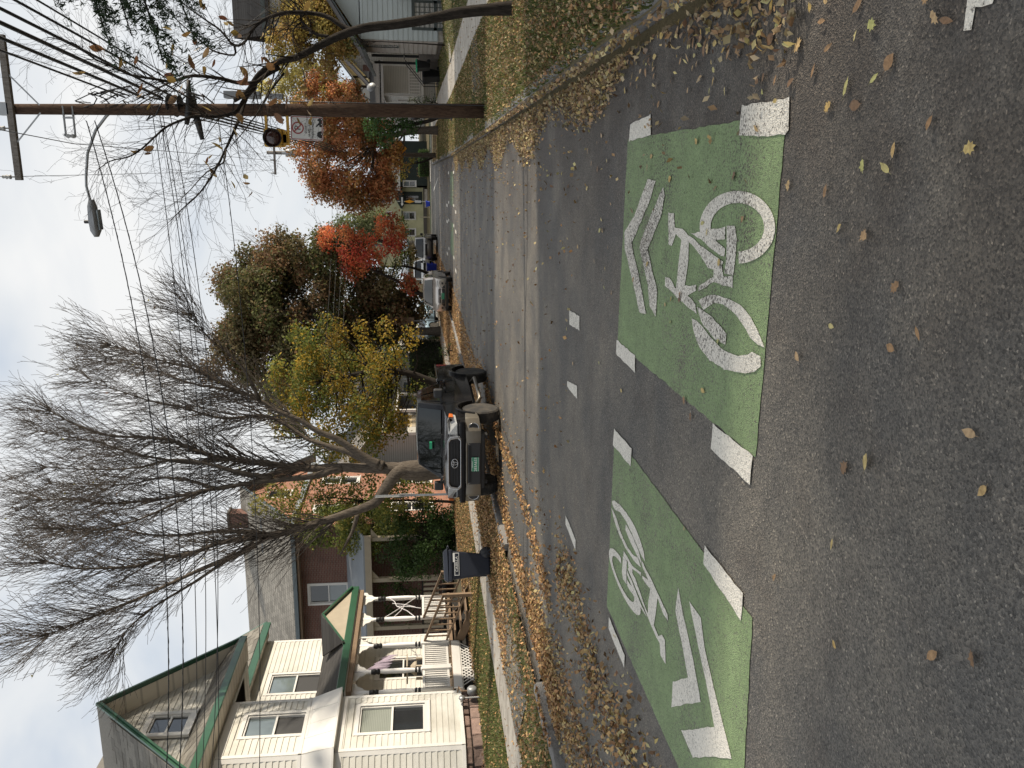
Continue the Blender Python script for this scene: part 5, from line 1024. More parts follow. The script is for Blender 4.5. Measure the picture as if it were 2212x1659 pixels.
# --- silver hatchback
CWm = wheel_mesh(.32, .2, .2)
SV = dict(w=1.74, nose=2.15, tail=-2.1, ax=(1.28, -1.28), wr=.32, sill=.3, belt=.95, paint=T['car_silver'], rim=T['rim_silver'], wheel=CWm, tumble=.74, nr=.3, tr=.15,
          top=[(2.08, .36), (2.15, .52), (2.12, .70), (2.0, .80), (1.5, .92), (1.0, .98), (-1.9, 1.0), (-2.06, .9), (-2.1, .55), (-2.04, .36)],
          cab=[(1.12, .96), (.25, 1.40), (-.1, 1.46), (-1.2, 1.44), (-1.45, 1.4), (-1.95, .98)], side=[[(.72, 1.0), (-.3, 1.0), (-.3, 1.37), (.12, 1.36)], [(-.38, 1.0), (-1.35, 1.0), (-1.2, 1.36), (-.38, 1.38)]], mirror=(.75, .98, .16), mirm=T['car_silver'], handles=(-.1, -1.1),
          face=[('headlight', (2.0, 2.12, [(.45, .66), (.75, .68), (.80, .80), (.5, .76)]), T['lamp_glass']), ('grille', (2.1, 2.17, [(-.4, .60), (.4, .60), (.36, .72), (-.36, .72)]), T['plastic']), ('lower_grille', (2.1, 2.165, [(-.36, .38), (.36, .38), (.42, .54), (-.42, .54)]), T['plastic']),
                ('lower_vent', (2.1, 2.165, [(.42, .38), (.6, .40), (.45, .56)]), T['plastic']), ('fog_light', (2.08, 2.16, [(.62, .46), (.72, .46), (.72, .56), (.62, .56)]), T['black']), ('splitter', (2.05, 2.15, [(-.8, .24), (.8, .24), (.8, .33), (-.8, .33)]), T['plastic']), ('tail_light', (-2.08, -2.14, [(.5, .8), (.75, .8), (.75, .95), (.5, .95)]), T['red_lens'])])
sv, _ = make_car('silver_hatchback', 'silver hatchback with dark grille parked in a drift of leaves', (-5.83, 44.1, road_z(44)+.01), R(-90), SV)
pl = MB().box(2.17, 2.18, -.155, .155, .42, .57).build('licence_plate', T['plate'], sv); text('plate_number', 'HBK 418', .08, T['white'], pl, frame((2.182, 0, .495), (0, 1, 0), (0, 0, 1))); bpy.data.objects.remove(pl.children[0])
MB().box(2.16, 2.18, -.44, .44, .66, .685).build('grille_bar', T['chrome'], sv); MB().lathe([(.06, 0), (.06, .015)], 14, (2.175, 0, .672), 'x').build('badge', T['chrome'], sv)
# --- grey-gold four wheel drive further up
SUW = wheel_mesh(.36, .24, .22)
SU = dict(w=1.82, nose=2.25, tail=-2.3, ax=(1.4, -1.4), wr=.36, sill=.42, belt=1.1, paint=T['car_gold'], rim=T['rim_silver'], wheel=SUW, tumble=.82, nr=.2,
          top=[(2.2, .46), (2.25, .62), (2.22, .9), (2.1, 1.0), (1.3, 1.08), (1.1, 1.1), (-2.2, 1.1), (-2.3, .9), (-2.28, .5)], cab=[(1.2, 1.08), (.6, 1.66), (.3, 1.72), (-1.9, 1.72), (-2.05, 1.66), (-2.25, 1.1)],
          side=[[(.85, 1.13), (0, 1.13), (0, 1.6), (.5, 1.6)], [(-.08, 1.13), (-1.0, 1.13), (-1.0, 1.6), (-.08, 1.6)], [(-1.1, 1.13), (-2.0, 1.13), (-1.9, 1.6), (-1.1, 1.6)]], mirror=(.9, 1.1, .18), handles=(0,),
          face=[('headlight', (2.14, 2.25, [(.5, .78), (.8, .8), (.8, .96), (.52, .92)]), T['lamp_glass']), ('grille', (2.2, 2.27, [(-.45, .76), (.45, .76), (.45, .94), (-.45, .94)]), T['plastic']), ('bumper', (2.16, 2.32, [(-.88, .46), (.88, .46), (.88, .7), (-.88, .7)]), T['plastic'])])
make_car('suv', 'grey four wheel drive with black bumper parked beyond the silver hatchback', (-5.35, 66.4, road_z(66)+.01), R(-90), SU)
WV = dict(SU); WV.update(paint=T['car_white']); 
make_car('suv', 'white four wheel drive standing on the driveway by the tan garage', (-7.6, 70.0, road_z(70)+.1), R(-78), WV)
BV = dict(SV); BV.update(paint=T['car_blue']); make_car('hatchback', 'pale blue hatchback behind the silver hatchback on a drive', (-10.3, 60, road_z(60)+.15), R(-120), BV)
# ---------------------------------------------------------------- street furniture
# utility pole with cross-arm, lamp arm, cables
UP = (1.53, 20.3); pz = road_z(20)+.12
up_ = empty('utility_pole', (UP[0], UP[1], pz), 0, 'dark wooden utility pole carrying cross-arm, street lamp arm and cables', 'utility pole')
mb = MB(); n = 14
mb.tube([(-.0146*i, 0, z) for i, z in enumerate(np.linspace(-.2, 10.68, n))], [.165-.0042*i for i in range(n)], 14); mb.build('shaft', T['pole_wood'], up_, smooth=True)
MB().box(-1.71, 1.33, -.2, -.08, 10.37, 10.51).build('cross_arm', T['grey_wood'], up_, bevel=.01)
for sx in (-1, 1): MB().bar((sx*.72-.19, -.17, 10.39), (sx*.08-.18, -.15, 9.82), .03, .012, (0, 1, 0)).build('arm_brace', T['galv'], up_)
for x in (-1.64, -.6, 1.1): 
    i_ = MB().lathe([(.015, 10.5), (.015, 10.6), (.05, 10.61), (.05, 10.64), (.03, 10.66), (.055, 10.7), (.03, 10.73), (.04, 10.78), (.02, 10.8)], 12, (x, -.14, 0)).build('insulator', T['porcelain'], up_, smooth=True)
MB().box(-.33, -.05, -.2, .02, 10.45, 10.7).build('pole_top_bracket', T['galv'], up_, bevel=.02)
for i, (a, b) in enumerate((((-.1, 9.36), (-.75, 9.36)), ((-.1, 9.16), (-.75, 9.16)), ((-.35, 9.14), (-.35, 9.38)), ((-.72, 9.38), (-.72, 9.40)))): MB().tube([(a[0], -.1, a[1]), (b[0], -.1, b[1])], .022, 6).build('standoff_bar', T['galv'], up_)
MB().lathe([(.03, -.1), (.05, -.05), (.03, 0), (.05, .05), (.03, .1)], 10, (-.74, -.1, 9.26)).build('insulator', T['porcelain'], up_, smooth=True)
# lamp arm and head
la = MB().tube([(-.12, 0, 8.300), (-.3, 0, 8.500), (-.6, 0, 8.750), (-1.1, -.02, 8.970), (-1.6, -.03, 9.050), (-1.820, -.03, 9.070), (-2.170, -.03, 9.010)], [.035, .034, .033, .032, .03, .029, .028], 10).build('lamp_arm', T['galv'], up_, smooth=True)
MB().box(-.2, -.1, -.1, .1, 8.150, 8.500).build('arm_plate', T['galv'], up_)
mb = MB(); P = []
for x, w_, z0, z1 in ((-2.120, .06, 8.950, 9.070), (-2.270, .13, 8.920, 9.100), (-2.570, .17, 8.880, 9.100), (-2.820, .16, 8.880, 9.080), (-2.960, .08, 8.930, 9.030)):
    P.append([(x, -w_, z0+.06), (x, -w_*.6, z0), (x, w_*.6, z0), (x, w_, z0+.06), (x, w_*.85, z1-.03), (x, 0, z1), (x, -w_*.85, z1-.03)])
mb.v = [p for r_ in P for p in r_]
for i in range(4):
    for j in range(7): a = i*7+j; b = i*7+(j+1) % 7; mb.f.append((a, b, b+7, a+7))
mb.f += [tuple(range(7)), tuple(range(28, 35))]; lh = mb.build('lamp_head', T['lamp_grey'], up_, smooth=False, autosm=.9)
MB().prism([(-2.340, -.1, 8.895), (-2.800, -.1, 8.875), (-2.800, .1, 8.875), (-2.340, .1, 8.895)], (0, 0, -.04)).build('lens', T['glass_sky'], lh, bevel=.015); MB().lathe([(.04, 9.090), (.04, 9.200), (.03, 9.210)], 12, (-2.620, 0, 0)).build('photocell', T['black'], lh)
for z, r_ in ((7.1, .2), (6.85, .22), (6.55, .2)): MB().lathe([(.17, z), (r_, z+.03), (.17, z+.06)], 14).build('cable_clamp', T['black'], up_)
MB().box(.14, .3, -.12, .06, 5.1, 5.9).build('equipment_box', T['lamp_grey'], up_, bevel=.02); MB().box(.15, .27, -.1, .02, 4.6, 4.95).build('junction_box', T['lamp_grey'], up_, bevel=.02)
MB().tube([(.1, -.14, 4.6), (.1, -.15, 3), (.1, -.165, 0)], .012, 6).build('ground_wire_guard', T['black'], up_)
# tangle of splice cases and drip loops at the cable level
for k in range(26):
    a = random.uniform(0, 6.28); z = random.uniform(6.3, 8.9); r_ = random.uniform(.12, .4); q = [(math.cos(a)*.16-.02, math.sin(a)*.16, z), (math.cos(a)*r_, math.sin(a)*r_*.7, z+random.uniform(.05, .35)), (math.cos(a+.8)*r_*1.1, math.sin(a+.8)*r_*.7, z-random.uniform(.05, .3)), (math.cos(a+1.5)*.17, math.sin(a+1.5)*.17, z-random.uniform(.1, .5))]
    MB().tube(q, random.uniform(.008, .02), 6).build('drip_loop', T['cable'], up_, smooth=True)
MB().tube([(-.45, -.2, 6.72), (-.2, -.22, 6.66), (.1, -.22, 6.62), (.5, -.24, 6.6)], [.05, .075, .07, .04], 10).build('splice_case', T['black'], up_, smooth=True)
MB().tube([(-.75, .2, 6.5), (-.35, .1, 6.55), (-.1, .1, 6.6)], [.05, .08, .06], 10).build('splice_case', T['black'], up_, smooth=True)
# wires: one object each, hung with sag
def wire(name, label, a, b, sag, r_, mat, grp, n=26, twist=False):
    a = Vector(a); b = Vector(b); P = [a.lerp(b, t)-Vector((0, 0, 4*sag*t*(1-t))) for t in np.linspace(0, 1, n)]
    mb = MB(); mb.tube(P, r_, 6)
    if twist:
        Q = [p+Vector((math.cos(i*1.9)*r_*1.5, math.sin(i*1.9)*r_*1.5, math.cos(i*1.9)*r_)) for i, p in enumerate([a.lerp(b, t)-Vector((0, 0, 4*sag*t*(1-t))) for t in np.linspace(0, 1, n*4)])]; mb.tube(Q, r_*.7, 5)
    o_ = mb.build(name, mat, None, smooth=True); return tag(o_, label, 'wire', grp)
ORD = ('topmost', 'second highest', 'third highest', 'fourth highest', 'fifth highest', 'lowest')
ux, uy = UP; Z = lambda z: z+pz
P2 = (1.55, 62.0)   # second pole
g_ = 'wires running along the street'
for no_, (x, z, z2, mt, r_) in enumerate(((-1.64, 10.78, 11.4, 'wire', .007), (-.9, 9.26, 11.0, 'wire', .009), (1.1, 10.78, 11.4, 'wire', .007))):
    wh_ = ('from the road end of the cross-arm', 'from the standoff bracket below the cross-arm', 'from the pavement end of the cross-arm')[no_]
    wire('power_line', 'thin bare power line '+wh_+' to the transformer pole', (ux+x, uy-.1, Z(z)), (P2[0]+x*.7, P2[1], z2+.3), .5, r_, T[mt], g_)
    wire('power_line', 'thin bare power line '+wh_+' away from the transformer pole', (ux+x, uy, Z(z)), (ux+x+1.0, -14, z+.4), .5, r_, T[mt], g_)
for i, (z, r_) in enumerate(((8.3, .03), (7.9, .045), (7.5, .05), (7.2, .038), (6.9, .03), (6.7, .022))):
    wire('cable', ORD[i]+' of six black cables fanning from the pole past the spruce', (ux+.1, uy-.18, Z(z-.3)), (ux+1.15+.18*i, -12, Z(z+.6)), .35, r_*.62, T['cable'], 'cables fanning from the pole past the spruce')
    if i < 5: wire('cable', ORD[i]+' of five black cables from the pole into the orange maple', (ux-.05, uy+.18, Z(z-.5)), (P2[0]-.1, P2[1], 7.4-.3*i), .45, r_*.55, T['cable'], 'cables running up the street')
def pw(ua, va, ub, vb, xb=-13.0): return tuple(ony(ua, va, uy)), tuple(onx(ub, vb, xb))
for (ua, va, ub, sag, lab) in ((187, 262, 368, .62, 'twisted service wire crossing the street highest of the pair'), (205, 262, 395, .72, 'twisted service wire crossing the street below its twin')):
    a_, b_ = pw(ua, va, ub-10, 1700); wire('service_wire', lab, a_, b_, sag, .011, T['cable'], 'service wires crossing the street to the white house side', twist=True)
for i, (ua, ub, sag) in enumerate(((330, 424, .3), (345, 436, .42), (352, 472, .35), (368, 455, .5), (470, 560, .3))):
    a_, b_ = pw(ua, 250, ub, 1690); wire('service_wire', ORD[i]+' of five slack wires crossing the street before the white gable', a_, b_, sag, .0085, T['cable'], 'slack wires crossing before the white gable')
for i in range(4): wire('service_wire', ORD[i]+' of four thin wires reaching the brick house eaves', (P2[0], P2[1], 7.8-.35*i), (-16.2-.2*i, 36.8, 7.3-.25*i), .5, .009, T['cable'], 'service wires to the brick house')
for i in range(3): wire('service_wire', ORD[i]+' of three thin wires from the pole to the tall grey house', (ux, uy, Z(8.6-.4*i)), (9.5, 46-.3*i, 7+.3*i), .4, .008, T['cable'], 'service wires to the grey house')
# far pole with transformer
fp = empty('utility_pole', (P2[0], P2[1], road_z(62)+.1), 0, 'far wooden utility pole with transformer behind the orange maple', 'utility pole')
MB().tube([(0, 0, -.2), (0, 0, 6), (0, 0, 11.9)], [.17, .15, .12], 12).build('shaft', T['grey_wood'], fp, smooth=True); MB().box(-1.5, 1.3, -.2, -.08, 11.3, 11.44).build('cross_arm', T['grey_wood'], fp)
MB().lathe([(.05, 9.6), (.24, 9.65), (.26, 9.75), (.26, 10.45), (.22, 10.55), (.08, 10.6), (.05, 10.8)], 16, (0, -.42, 0)).build('transformer', T['lamp_grey'], fp, smooth=True)
for x in (-1.4, -.5, .5): MB().lathe([(.03, 11.44), (.05, 11.5), (.03, 11.55), (.05, 11.62), (.02, 11.68)], 10, (x, -.14, 0)).build('insulator', T['porcelain'], fp, smooth=True)
for sx in (-1, 1): MB().bar((sx*.6, -.16, 11.3), (sx*.06, -.16, 10.8), .03, .012, (0, 1, 0)).build('arm_brace', T['galv'], fp)
# yellow diamond on the far pole
yd = empty('warning_sign', (P2[0]+.42, P2[1]-.25, 3.0), 0, 'yellow diamond warning sign fixed to the pole with the transformer', 'sign')
MB().prism([(0, 0, -.54), (.54, 0, 0), (0, 0, .54), (-.54, 0, 0)], (0, .015, 0)).build('plate', T['sign_yellow'], yd); 
for i, t_ in enumerate(('YIELD', 'AHEAD')): text('lettering', t_, .2, T['black_ink'], yd, frame((0, -.004, .1-.22*i), (1, 0, 0), (0, 0, 1)))
# snow-ban beacon and its sign on the pole
bc = empty('flashing_beacon', (.87, UP[1]-.1, 4.98), 0, 'yellow flashing beacon with dark round lens on the utility pole', 'beacon')
MB().box(-.24, .16, -.06, .2, -.21, .2).build('housing', T['yellow_paint'], bc, bevel=.03); MB().lathe([(.2, -.06), (.205, -.14), (.21, -.16), (.196, -.16), (.19, -.07)], 28, (-.04, 0, 0), 'y').build('visor', T['black'], bc, smooth=True)
MB().lathe([(.195, -.062), (.18, -.09), (.11, -.125), (.02, -.135)], 28, (-.04, 0, 0), 'y').build('lens', T['beacon_lens'], bc, smooth=True)
MB().box(.1, .62, .04, .1, .12, .18).build('upper_bracket', T['yellow_paint'], bc); MB().box(-.2, .62, .04, .1, -.36, -.3).build('lower_bracket', T['yellow_paint'], bc); MB().box(-.16, .06, .0, .14, -.32, -.2).build('neck', T['yellow_paint'], bc, bevel=.02)
MB().prism([(-.24, .0, -.22), (.16, .0, -.22), (.1, .0, -.3), (-.18, .0, -.3)], (0, .12, 0)).build('lower_cowl', T['yellow_paint'], bc)
sg = empty('parking_sign', (1.055, UP[1]-.08, 4.22), 0, 'white no parking sign with red circle hung under the beacon', 'sign'); sg.rotation_euler = (0, R(2), 0)
def rrect(w_, h_, r_, n=5):
    o_ = []
    for cx_, cz_, a0 in ((w_/2-r_, h_/2-r_, 0), (-w_/2+r_, h_/2-r_, 90), (-w_/2+r_, -h_/2+r_, 180), (w_/2-r_, -h_/2+r_, 270)):
        for k in range(n): a = R(a0+90*k/(n-1)); o_.append((cx_+r_*math.cos(a), cz_+r_*math.sin(a)))
    return o_
MB().prism([(x, 0, z) for x, z in rrect(.53, .73, .04)], (0, .006, 0)).build('plate', T['sign_face'], sg)
ro, ri = rrect(.505, .705, .035), rrect(.475, .675, .025); mb = MB(); k = len(ro); mb.v = [(x, -.003, z) for x, z in ro]+[(x, -.003, z) for x, z in ri]; mb.f = [(i, (i+1) % k, k+(i+1) % k, k+i) for i in range(k)]; mb.build('border', T['red_ink'], sg)
text('symbol_letter', 'P', .2, T['black_ink'], sg, frame((0, -.0045, .2), (1, 0, 0), (0, 0, 1)))
mb = MB(); nn = 28; mb.v = [(r_*math.cos(2*math.pi*i/nn), -.006, .2+r_*math.sin(2*math.pi*i/nn)) for r_ in (.135, .108) for i in range(nn)]; mb.f = [(i, (i+1) % nn, nn+(i+1) % nn, nn+i) for i in range(nn)]; mb.build('red_ring', T['red_ink'], sg)
MB().bar((-.085, -.0075, .285), (.085, -.0075, .115), .026, .001, (0, 1, 0)).build('red_slash', T['red_ink'], sg)
for i, t_ in enumerate(('ZONE F', '12 AM - 6 AM', 'WHEN FLASHING')): text('lettering', t_, .068 if i < 2 else .06, T['black_ink'], sg, frame((0, -.0045, .02-.078*i), (1, 0, 0), (0, 0, 1)), sx=.95)
def icon(pts, dx): MB().prism([(dx+x*.11, -.005, -.285+z*.11) for x, z in pts], (0, .003, 0)).build('tow_truck_icon', T['black_ink'], sg)
icon([(-.9, -.45), (.2, -.45), (.2, .1), (0, .1), (-.75, .75), (-1.0, .7), (-.55, .2), (-.6, 0), (-.9, 0)], .14); icon([(.1, -.45), (.75, -.45), (.75, .0), (.5, .4), (.25, .4), (.1, 0)], .15); icon([(-.95, -.1), (-.55, .5), (.1, .45), (.35, .15), (.5, -.4), (-.1, -.5), (-.95, -.5)], -.1)
for dx, z in ((.1, -.335), (.21, -.335), (-.11, -.335)): MB().lathe([(.026, 0), (.026, .002)], 14, (dx, -.009, z), 'y').build('wheel_icon', T['black_ink'], sg); MB().lathe([(.012, 0), (.012, .002)], 12, (dx, -.0115, z), 'y').build('hub_icon', T['sign_face'], sg)
# grey sign post seen edge on behind the pickup
sp = empty('sign_post', (-8.28, 21, .15), R(21), 'galvanised post with its sign seen edge on behind the pickup', 'sign post'); MB().box(-.03, .03, -.03, .03, -.1, 2.8).build('post', T['galv'], sp); MB().box(-.035, -.03, -.24, .24, 2.05, 2.8).build('sign_plate', T['sign_face'], sp); MB().box(.035, .045, -.2, .2, 1.75, 2.2).build('small_plate', T['sign_face'], sp)
# one-way post at the far junction
ow = empty('one_way_sign', (-2.35, 84.8, road_z(85)+.1), 0, 'slim post with one way arrow and amber diamond before the green house', 'sign'); MB().tube([(0, 0, 0), (0, 0, 3.2)], .03, 8).build('post', T['galv'], ow)
pl = MB().box(-.5, .5, -.05, -.03, 2.55, 2.9).build('arrow_plate', T['black'], ow); MB().prism([(-.44, -.055, 2.72), (-.2, -.055, 2.87), (-.2, -.055, 2.79), (.42, -.055, 2.79), (.42, -.055, 2.65), (-.2, -.055, 2.65), (-.2, -.055, 2.57)], (0, -.003, 0)).build('arrow', T['white'], pl); text('lettering', 'ONE WAY', .11, T['black_ink'], pl, frame((.12, -.06, 2.72), (1, 0, 0), (0, 0, 1)))
MB().prism([(0, -.05, 1.5), (.17, -.05, 2.0), (0, -.05, 2.5), (-.17, -.05, 2.0)], (0, .01, 0)).build('diamond_plate', T['sign_yellow'], ow); MB().box(-.12, .12, -.05, -.04, .85, 1.45).build('lower_plate', T['sign_face'], ow)
# bins
def wheelie(name, label, loc, rz, mat, lidm, group=None, s_=1.0, txt=None):
    b = empty(name, loc, rz, label, 'bin', group); b.scale = (s_,)*3; mb = MB()
    mb.hexa([(-.26, -.24, .04), (.26, -.24, .04), (.24, .22, .04), (-.24, .22, .04)], [(-.33, -.34, 1.0), (.33, -.34, 1.0), (.33, .34, 1.0), (-.33, .34, 1.0)]); mb.build('body', mat, b, bevel=.05, seg=3)
    MB().box(-.36, .36, -.37, .36, .93, 1.02).build('rim', mat, b, bevel=.025)
    ld = MB().hexa([(-.37, -.4, 1.02), (.37, -.4, 1.02), (.37, .4, 1.04), (-.37, .4, 1.04)], [(-.31, -.33, 1.12), (.31, -.33, 1.12), (.31, .33, 1.14), (-.31, .33, 1.14)]).build('lid', lidm, b, bevel=.025, seg=3)
    for sx in (-1, 1):
        w_ = MB().lathe([(.02, -.035), (.12, -.035), (.13, -.02), (.13, .02), (.12, .035), (.02, .035)], 18, (sx*.3, .27, .13), 'x').build('wheel', T['black'], b, smooth=True)
        for q in range(6): a = q*math.pi/3; MB().bar((sx*.34, .27+.02*math.cos(a), .13+.02*math.sin(a)), (sx*.34, .27+.11*math.cos(a), .13+.11*math.sin(a)), .02, .01, (1, 0, 0)).build('spoke', mat, w_)
    MB().tube([(-.26, .36, 1.0), (-.26, .45, 1.03), (.26, .45, 1.03), (.26, .36, 1.0)], .018, 8).build('handle', mat, b, smooth=True)
    for sx in (-1, 1): MB().box(sx*.12-.012, sx*.12+.012, -.28, -.24, .12, .7).build('rib', mat, b)
    return b
bn = wheelie('wheelie_bin', 'tall navy wheelie bin with white lettered label before the porch steps', (-8.75, 17.7, .13), R(-62), T['bin_navy'], T['bin_navy'])
bn.scale = (.98, .98, .98)
lb = MB().box(-.004, .004, -.26, .26, -.055, .055).build('label', T['white'], bn); lb.location = (.332, .02, .83); lb.rotation_euler = (0, R(4.2), 0)
MB().box(.004, .006, -.245, .245, -.043, .043).build('label_field', T['bin_navy'], lb); text('lettering', 'CASELLA', .085, T['white'], lb, frame((.0085, 0, 0), (0, 1, 0), (0, 0, 1)), sx=1.05)
MB().box(.004, .0055, .05, .26, .055, .09).build('label_step', T['white'], lb)
st_ = MB().box(-.07, .07, -.285, -.28, .72, .78).build('sticker', T['white'], bn)
wheelie('wheelie_bin', 'black wheelie bin at the foot of the grey porch steps', (5.95, 53.2, .25), R(-60), T['bin_black'], T['bin_black']); wheelie('wheelie_bin', 'dark bin with bright green lid beside the grey porch', (6.3, 51.6, .9), R(-70), T['bin_black'], T['lid_green'], s_=.75)
def tub(label, loc):
    t_ = empty('recycling_tub', loc, random.uniform(-.3, .3), label, 'bin'); MB().hexa([(-.2, -.15, 0), (.2, -.15, 0), (.2, .15, 0), (-.2, .15, 0)], [(-.27, -.2, .36), (.27, -.2, .36), (.27, .2, .36), (-.27, .2, .36)]).build('body', T['blue_bin'], t_, bevel=.03); MB().box(-.29, .29, -.22, .22, .34, .39).build('rim', T['blue_bin'], t_, bevel=.015)
    for sx in (-1, 1): MB().box(sx*.29-.02, sx*.29+.02, -.07, .07, .28, .33).build('handle', T['blue_bin'], t_)
    return t_
tub('blue recycling tub at the kerb beside the one way post', (-2.55, 84.4, road_z(84)+.1)); tub('blue recycling tub at the foot of the dark maple trunk', (-6.6, 63.5, road_z(63)+.13)); tub('blue recycling tub stacked on another by the dark maple', (-6.6, 63.5, road_z(63)+.49))
# small posts and garden bits
sp = empty('sign_post', (-7.1, 60.2, road_z(60)+.12), 0, 'slim grey post with sign panel beside the silver hatchback', 'sign post'); MB().tube([(0, 0, 0), (0, 0, 2.5)], .03, 8).build('post', T['galv'], sp); MB().box(-.22, .22, -.04, -.03, 1.9, 2.5).build('sign_plate', T['lamp_grey'], sp)
sp = empty('sign_post', (-9.3, 55.0, road_z(55)+.12), 0, 'grey post with brown panel before the hedge', 'sign post'); MB().tube([(0, 0, 0), (0, 0, 2.6)], .03, 8).build('post', T['galv'], sp); MB().box(-.25, .25, -.04, -.03, 1.8, 2.6).build('sign_plate', T['stain_wood'], sp)
sp = empty('lamp_post', (2.55, 38.5, road_z(38)+.13), 0, 'thin dark garden lamp post on the verge beyond the utility pole', 'lamp post'); MB().tube([(0, 0, 0), (0, 0, 1.5)], .03, 8).build('post', T['black'], sp); MB().lathe([(.02, 1.5), (.1, 1.56), (.12, 1.75), (.03, 1.85)], 12).build('lantern', T['black'], sp, smooth=True); MB().lathe([(.12, 0), (.1, .08), (.03, .12)], 12).build('base', T['black'], sp)
mk = empty('marker_post', (-3.9, 85.6, road_z(85)+.05), 0, 'short pale marker post on the grass before the green house', 'post'); MB().box(-.04, .04, -.04, .04, 0, 1.0).build('post', T['beige'], mk); MB().box(-.07, .07, -.07, .07, 1.0, 1.06).build('cap', T['beige'], mk)
wdp = empty('wooden_post', (-6.6, 84, road_z(84)), 0, 'grey wooden pole standing before the green house', 'pole'); MB().tube([(0, 0, 0), (0, 0, 4), (0, 0, 8)], [.14, .12, .1], 10).build('shaft', T['grey_wood'], wdp, smooth=True); MB().box(-.5, .5, -.1, -.02, 7.4, 7.5).build('cross_arm', T['grey_wood'], wdp)
# ---------------------------------------------------------------- trees
def smooth_path(P, n=4):
    P = [np.array(p, float) for p in P]; o_ = []
    for i in range(len(P)-1):
        p0, p1, p2, p3 = P[max(i-1, 0)], P[i], P[i+1], P[min(i+2, len(P)-1)]
        for t in np.arange(n)/n: o_.append(.5*((2*p1)+(-p0+p2)*t+(2*p0-5*p1+4*p2-p3)*t*t+(-p0+3*p1-3*p2+p3)*t**3))
    return o_+[P[-1]]
class Twigs:
    def __init__(s, seed): s.a = []; s.b = []; s.r0 = []; s.r1 = []; s.rng = random.Random(seed); s.tips = []
    def grow(s, p, d, ln, r_, lev, up_bias=.12, spread=.55, wob=.16, kids=(3, 5), minr=.0018):
        rg = s.rng; n = max(3, int(ln/.22)); step = ln/n; d = Vector(d).normalized(); p = Vector(p); pts = [p.copy()]
        for i in range(n):
            d = (d+Vector((rg.gauss(0, wob), rg.gauss(0, wob), rg.gauss(0, wob)+up_bias))*.5).normalized(); q = p+d*step
            ra = max(minr, r_*(1-.75*i/n)); rb = max(minr, r_*(1-.75*(i+1)/n)); s.a.append(tuple(p)); s.b.append(tuple(q)); s.r0.append(ra); s.r1.append(rb); p = q; pts.append(p.copy())
            if lev > 0 and i > 0 and rg.random() < kids[1]/n:
                ax = d.orthogonal().normalized(); ax.rotate(Matrix.Rotation(rg.uniform(0, 6.28), 3, d)); nd_ = (d*math.cos(spread)+ax*math.sin(spread)*rg.uniform(.7, 1.25)); s.grow(p, nd_, ln*rg.uniform(.38, .62)*(1-.35*i/n), rb*.6, lev-1, up_bias, spread, wob, kids, minr)
        s.tips.append(tuple(p)); return pts
    def build(s, name, mat, parent, n=3): 
        o_ = link(name, segs_mesh(name, s.a, s.b, s.r0, s.r1, n), mat, parent); return o_
# --- the big bare tree
bt = empty('bare_tree', (0, 0, 0), 0, 'large bare spreading tree behind the pickup', 'tree')
TY = 22.0
def wp_(c, pts, y0=TY, y1=TY):
    k = len(pts); return [ony(*dp(c, x, y), y0+(y1-y0)*i/max(1, k-1)) for i, (x, y) in enumerate(pts)]
fork = ony(*dp('N7', 1640, 370), TY); base_ = np.array([fork[0]+.12, TY, .05])
trunk = MB().tube([tuple(p) for p in smooth_path([base_+np.array([0, 0, -.2]), base_+np.array([0, 0, .5]), ony(*dp('N7', 1900, 370), TY), fork])], [.44, .40, .36, .34, .33, .32, .31, .30, .30, .29, .27, .24, .2], 14)
N7L = [(1860, 372), (1740, 376), (1640, 392), (1551, 500), (1440, 660), (1350, 720), (1150, 790), (1000, 840), (800, 900), (600, 960), (400, 1000), (300, 1020)]
def c74(pts): return [dp('N7', x, y) for x, y in pts]
def c44(pts): return [dp('N4', x, y) for x, y in pts]
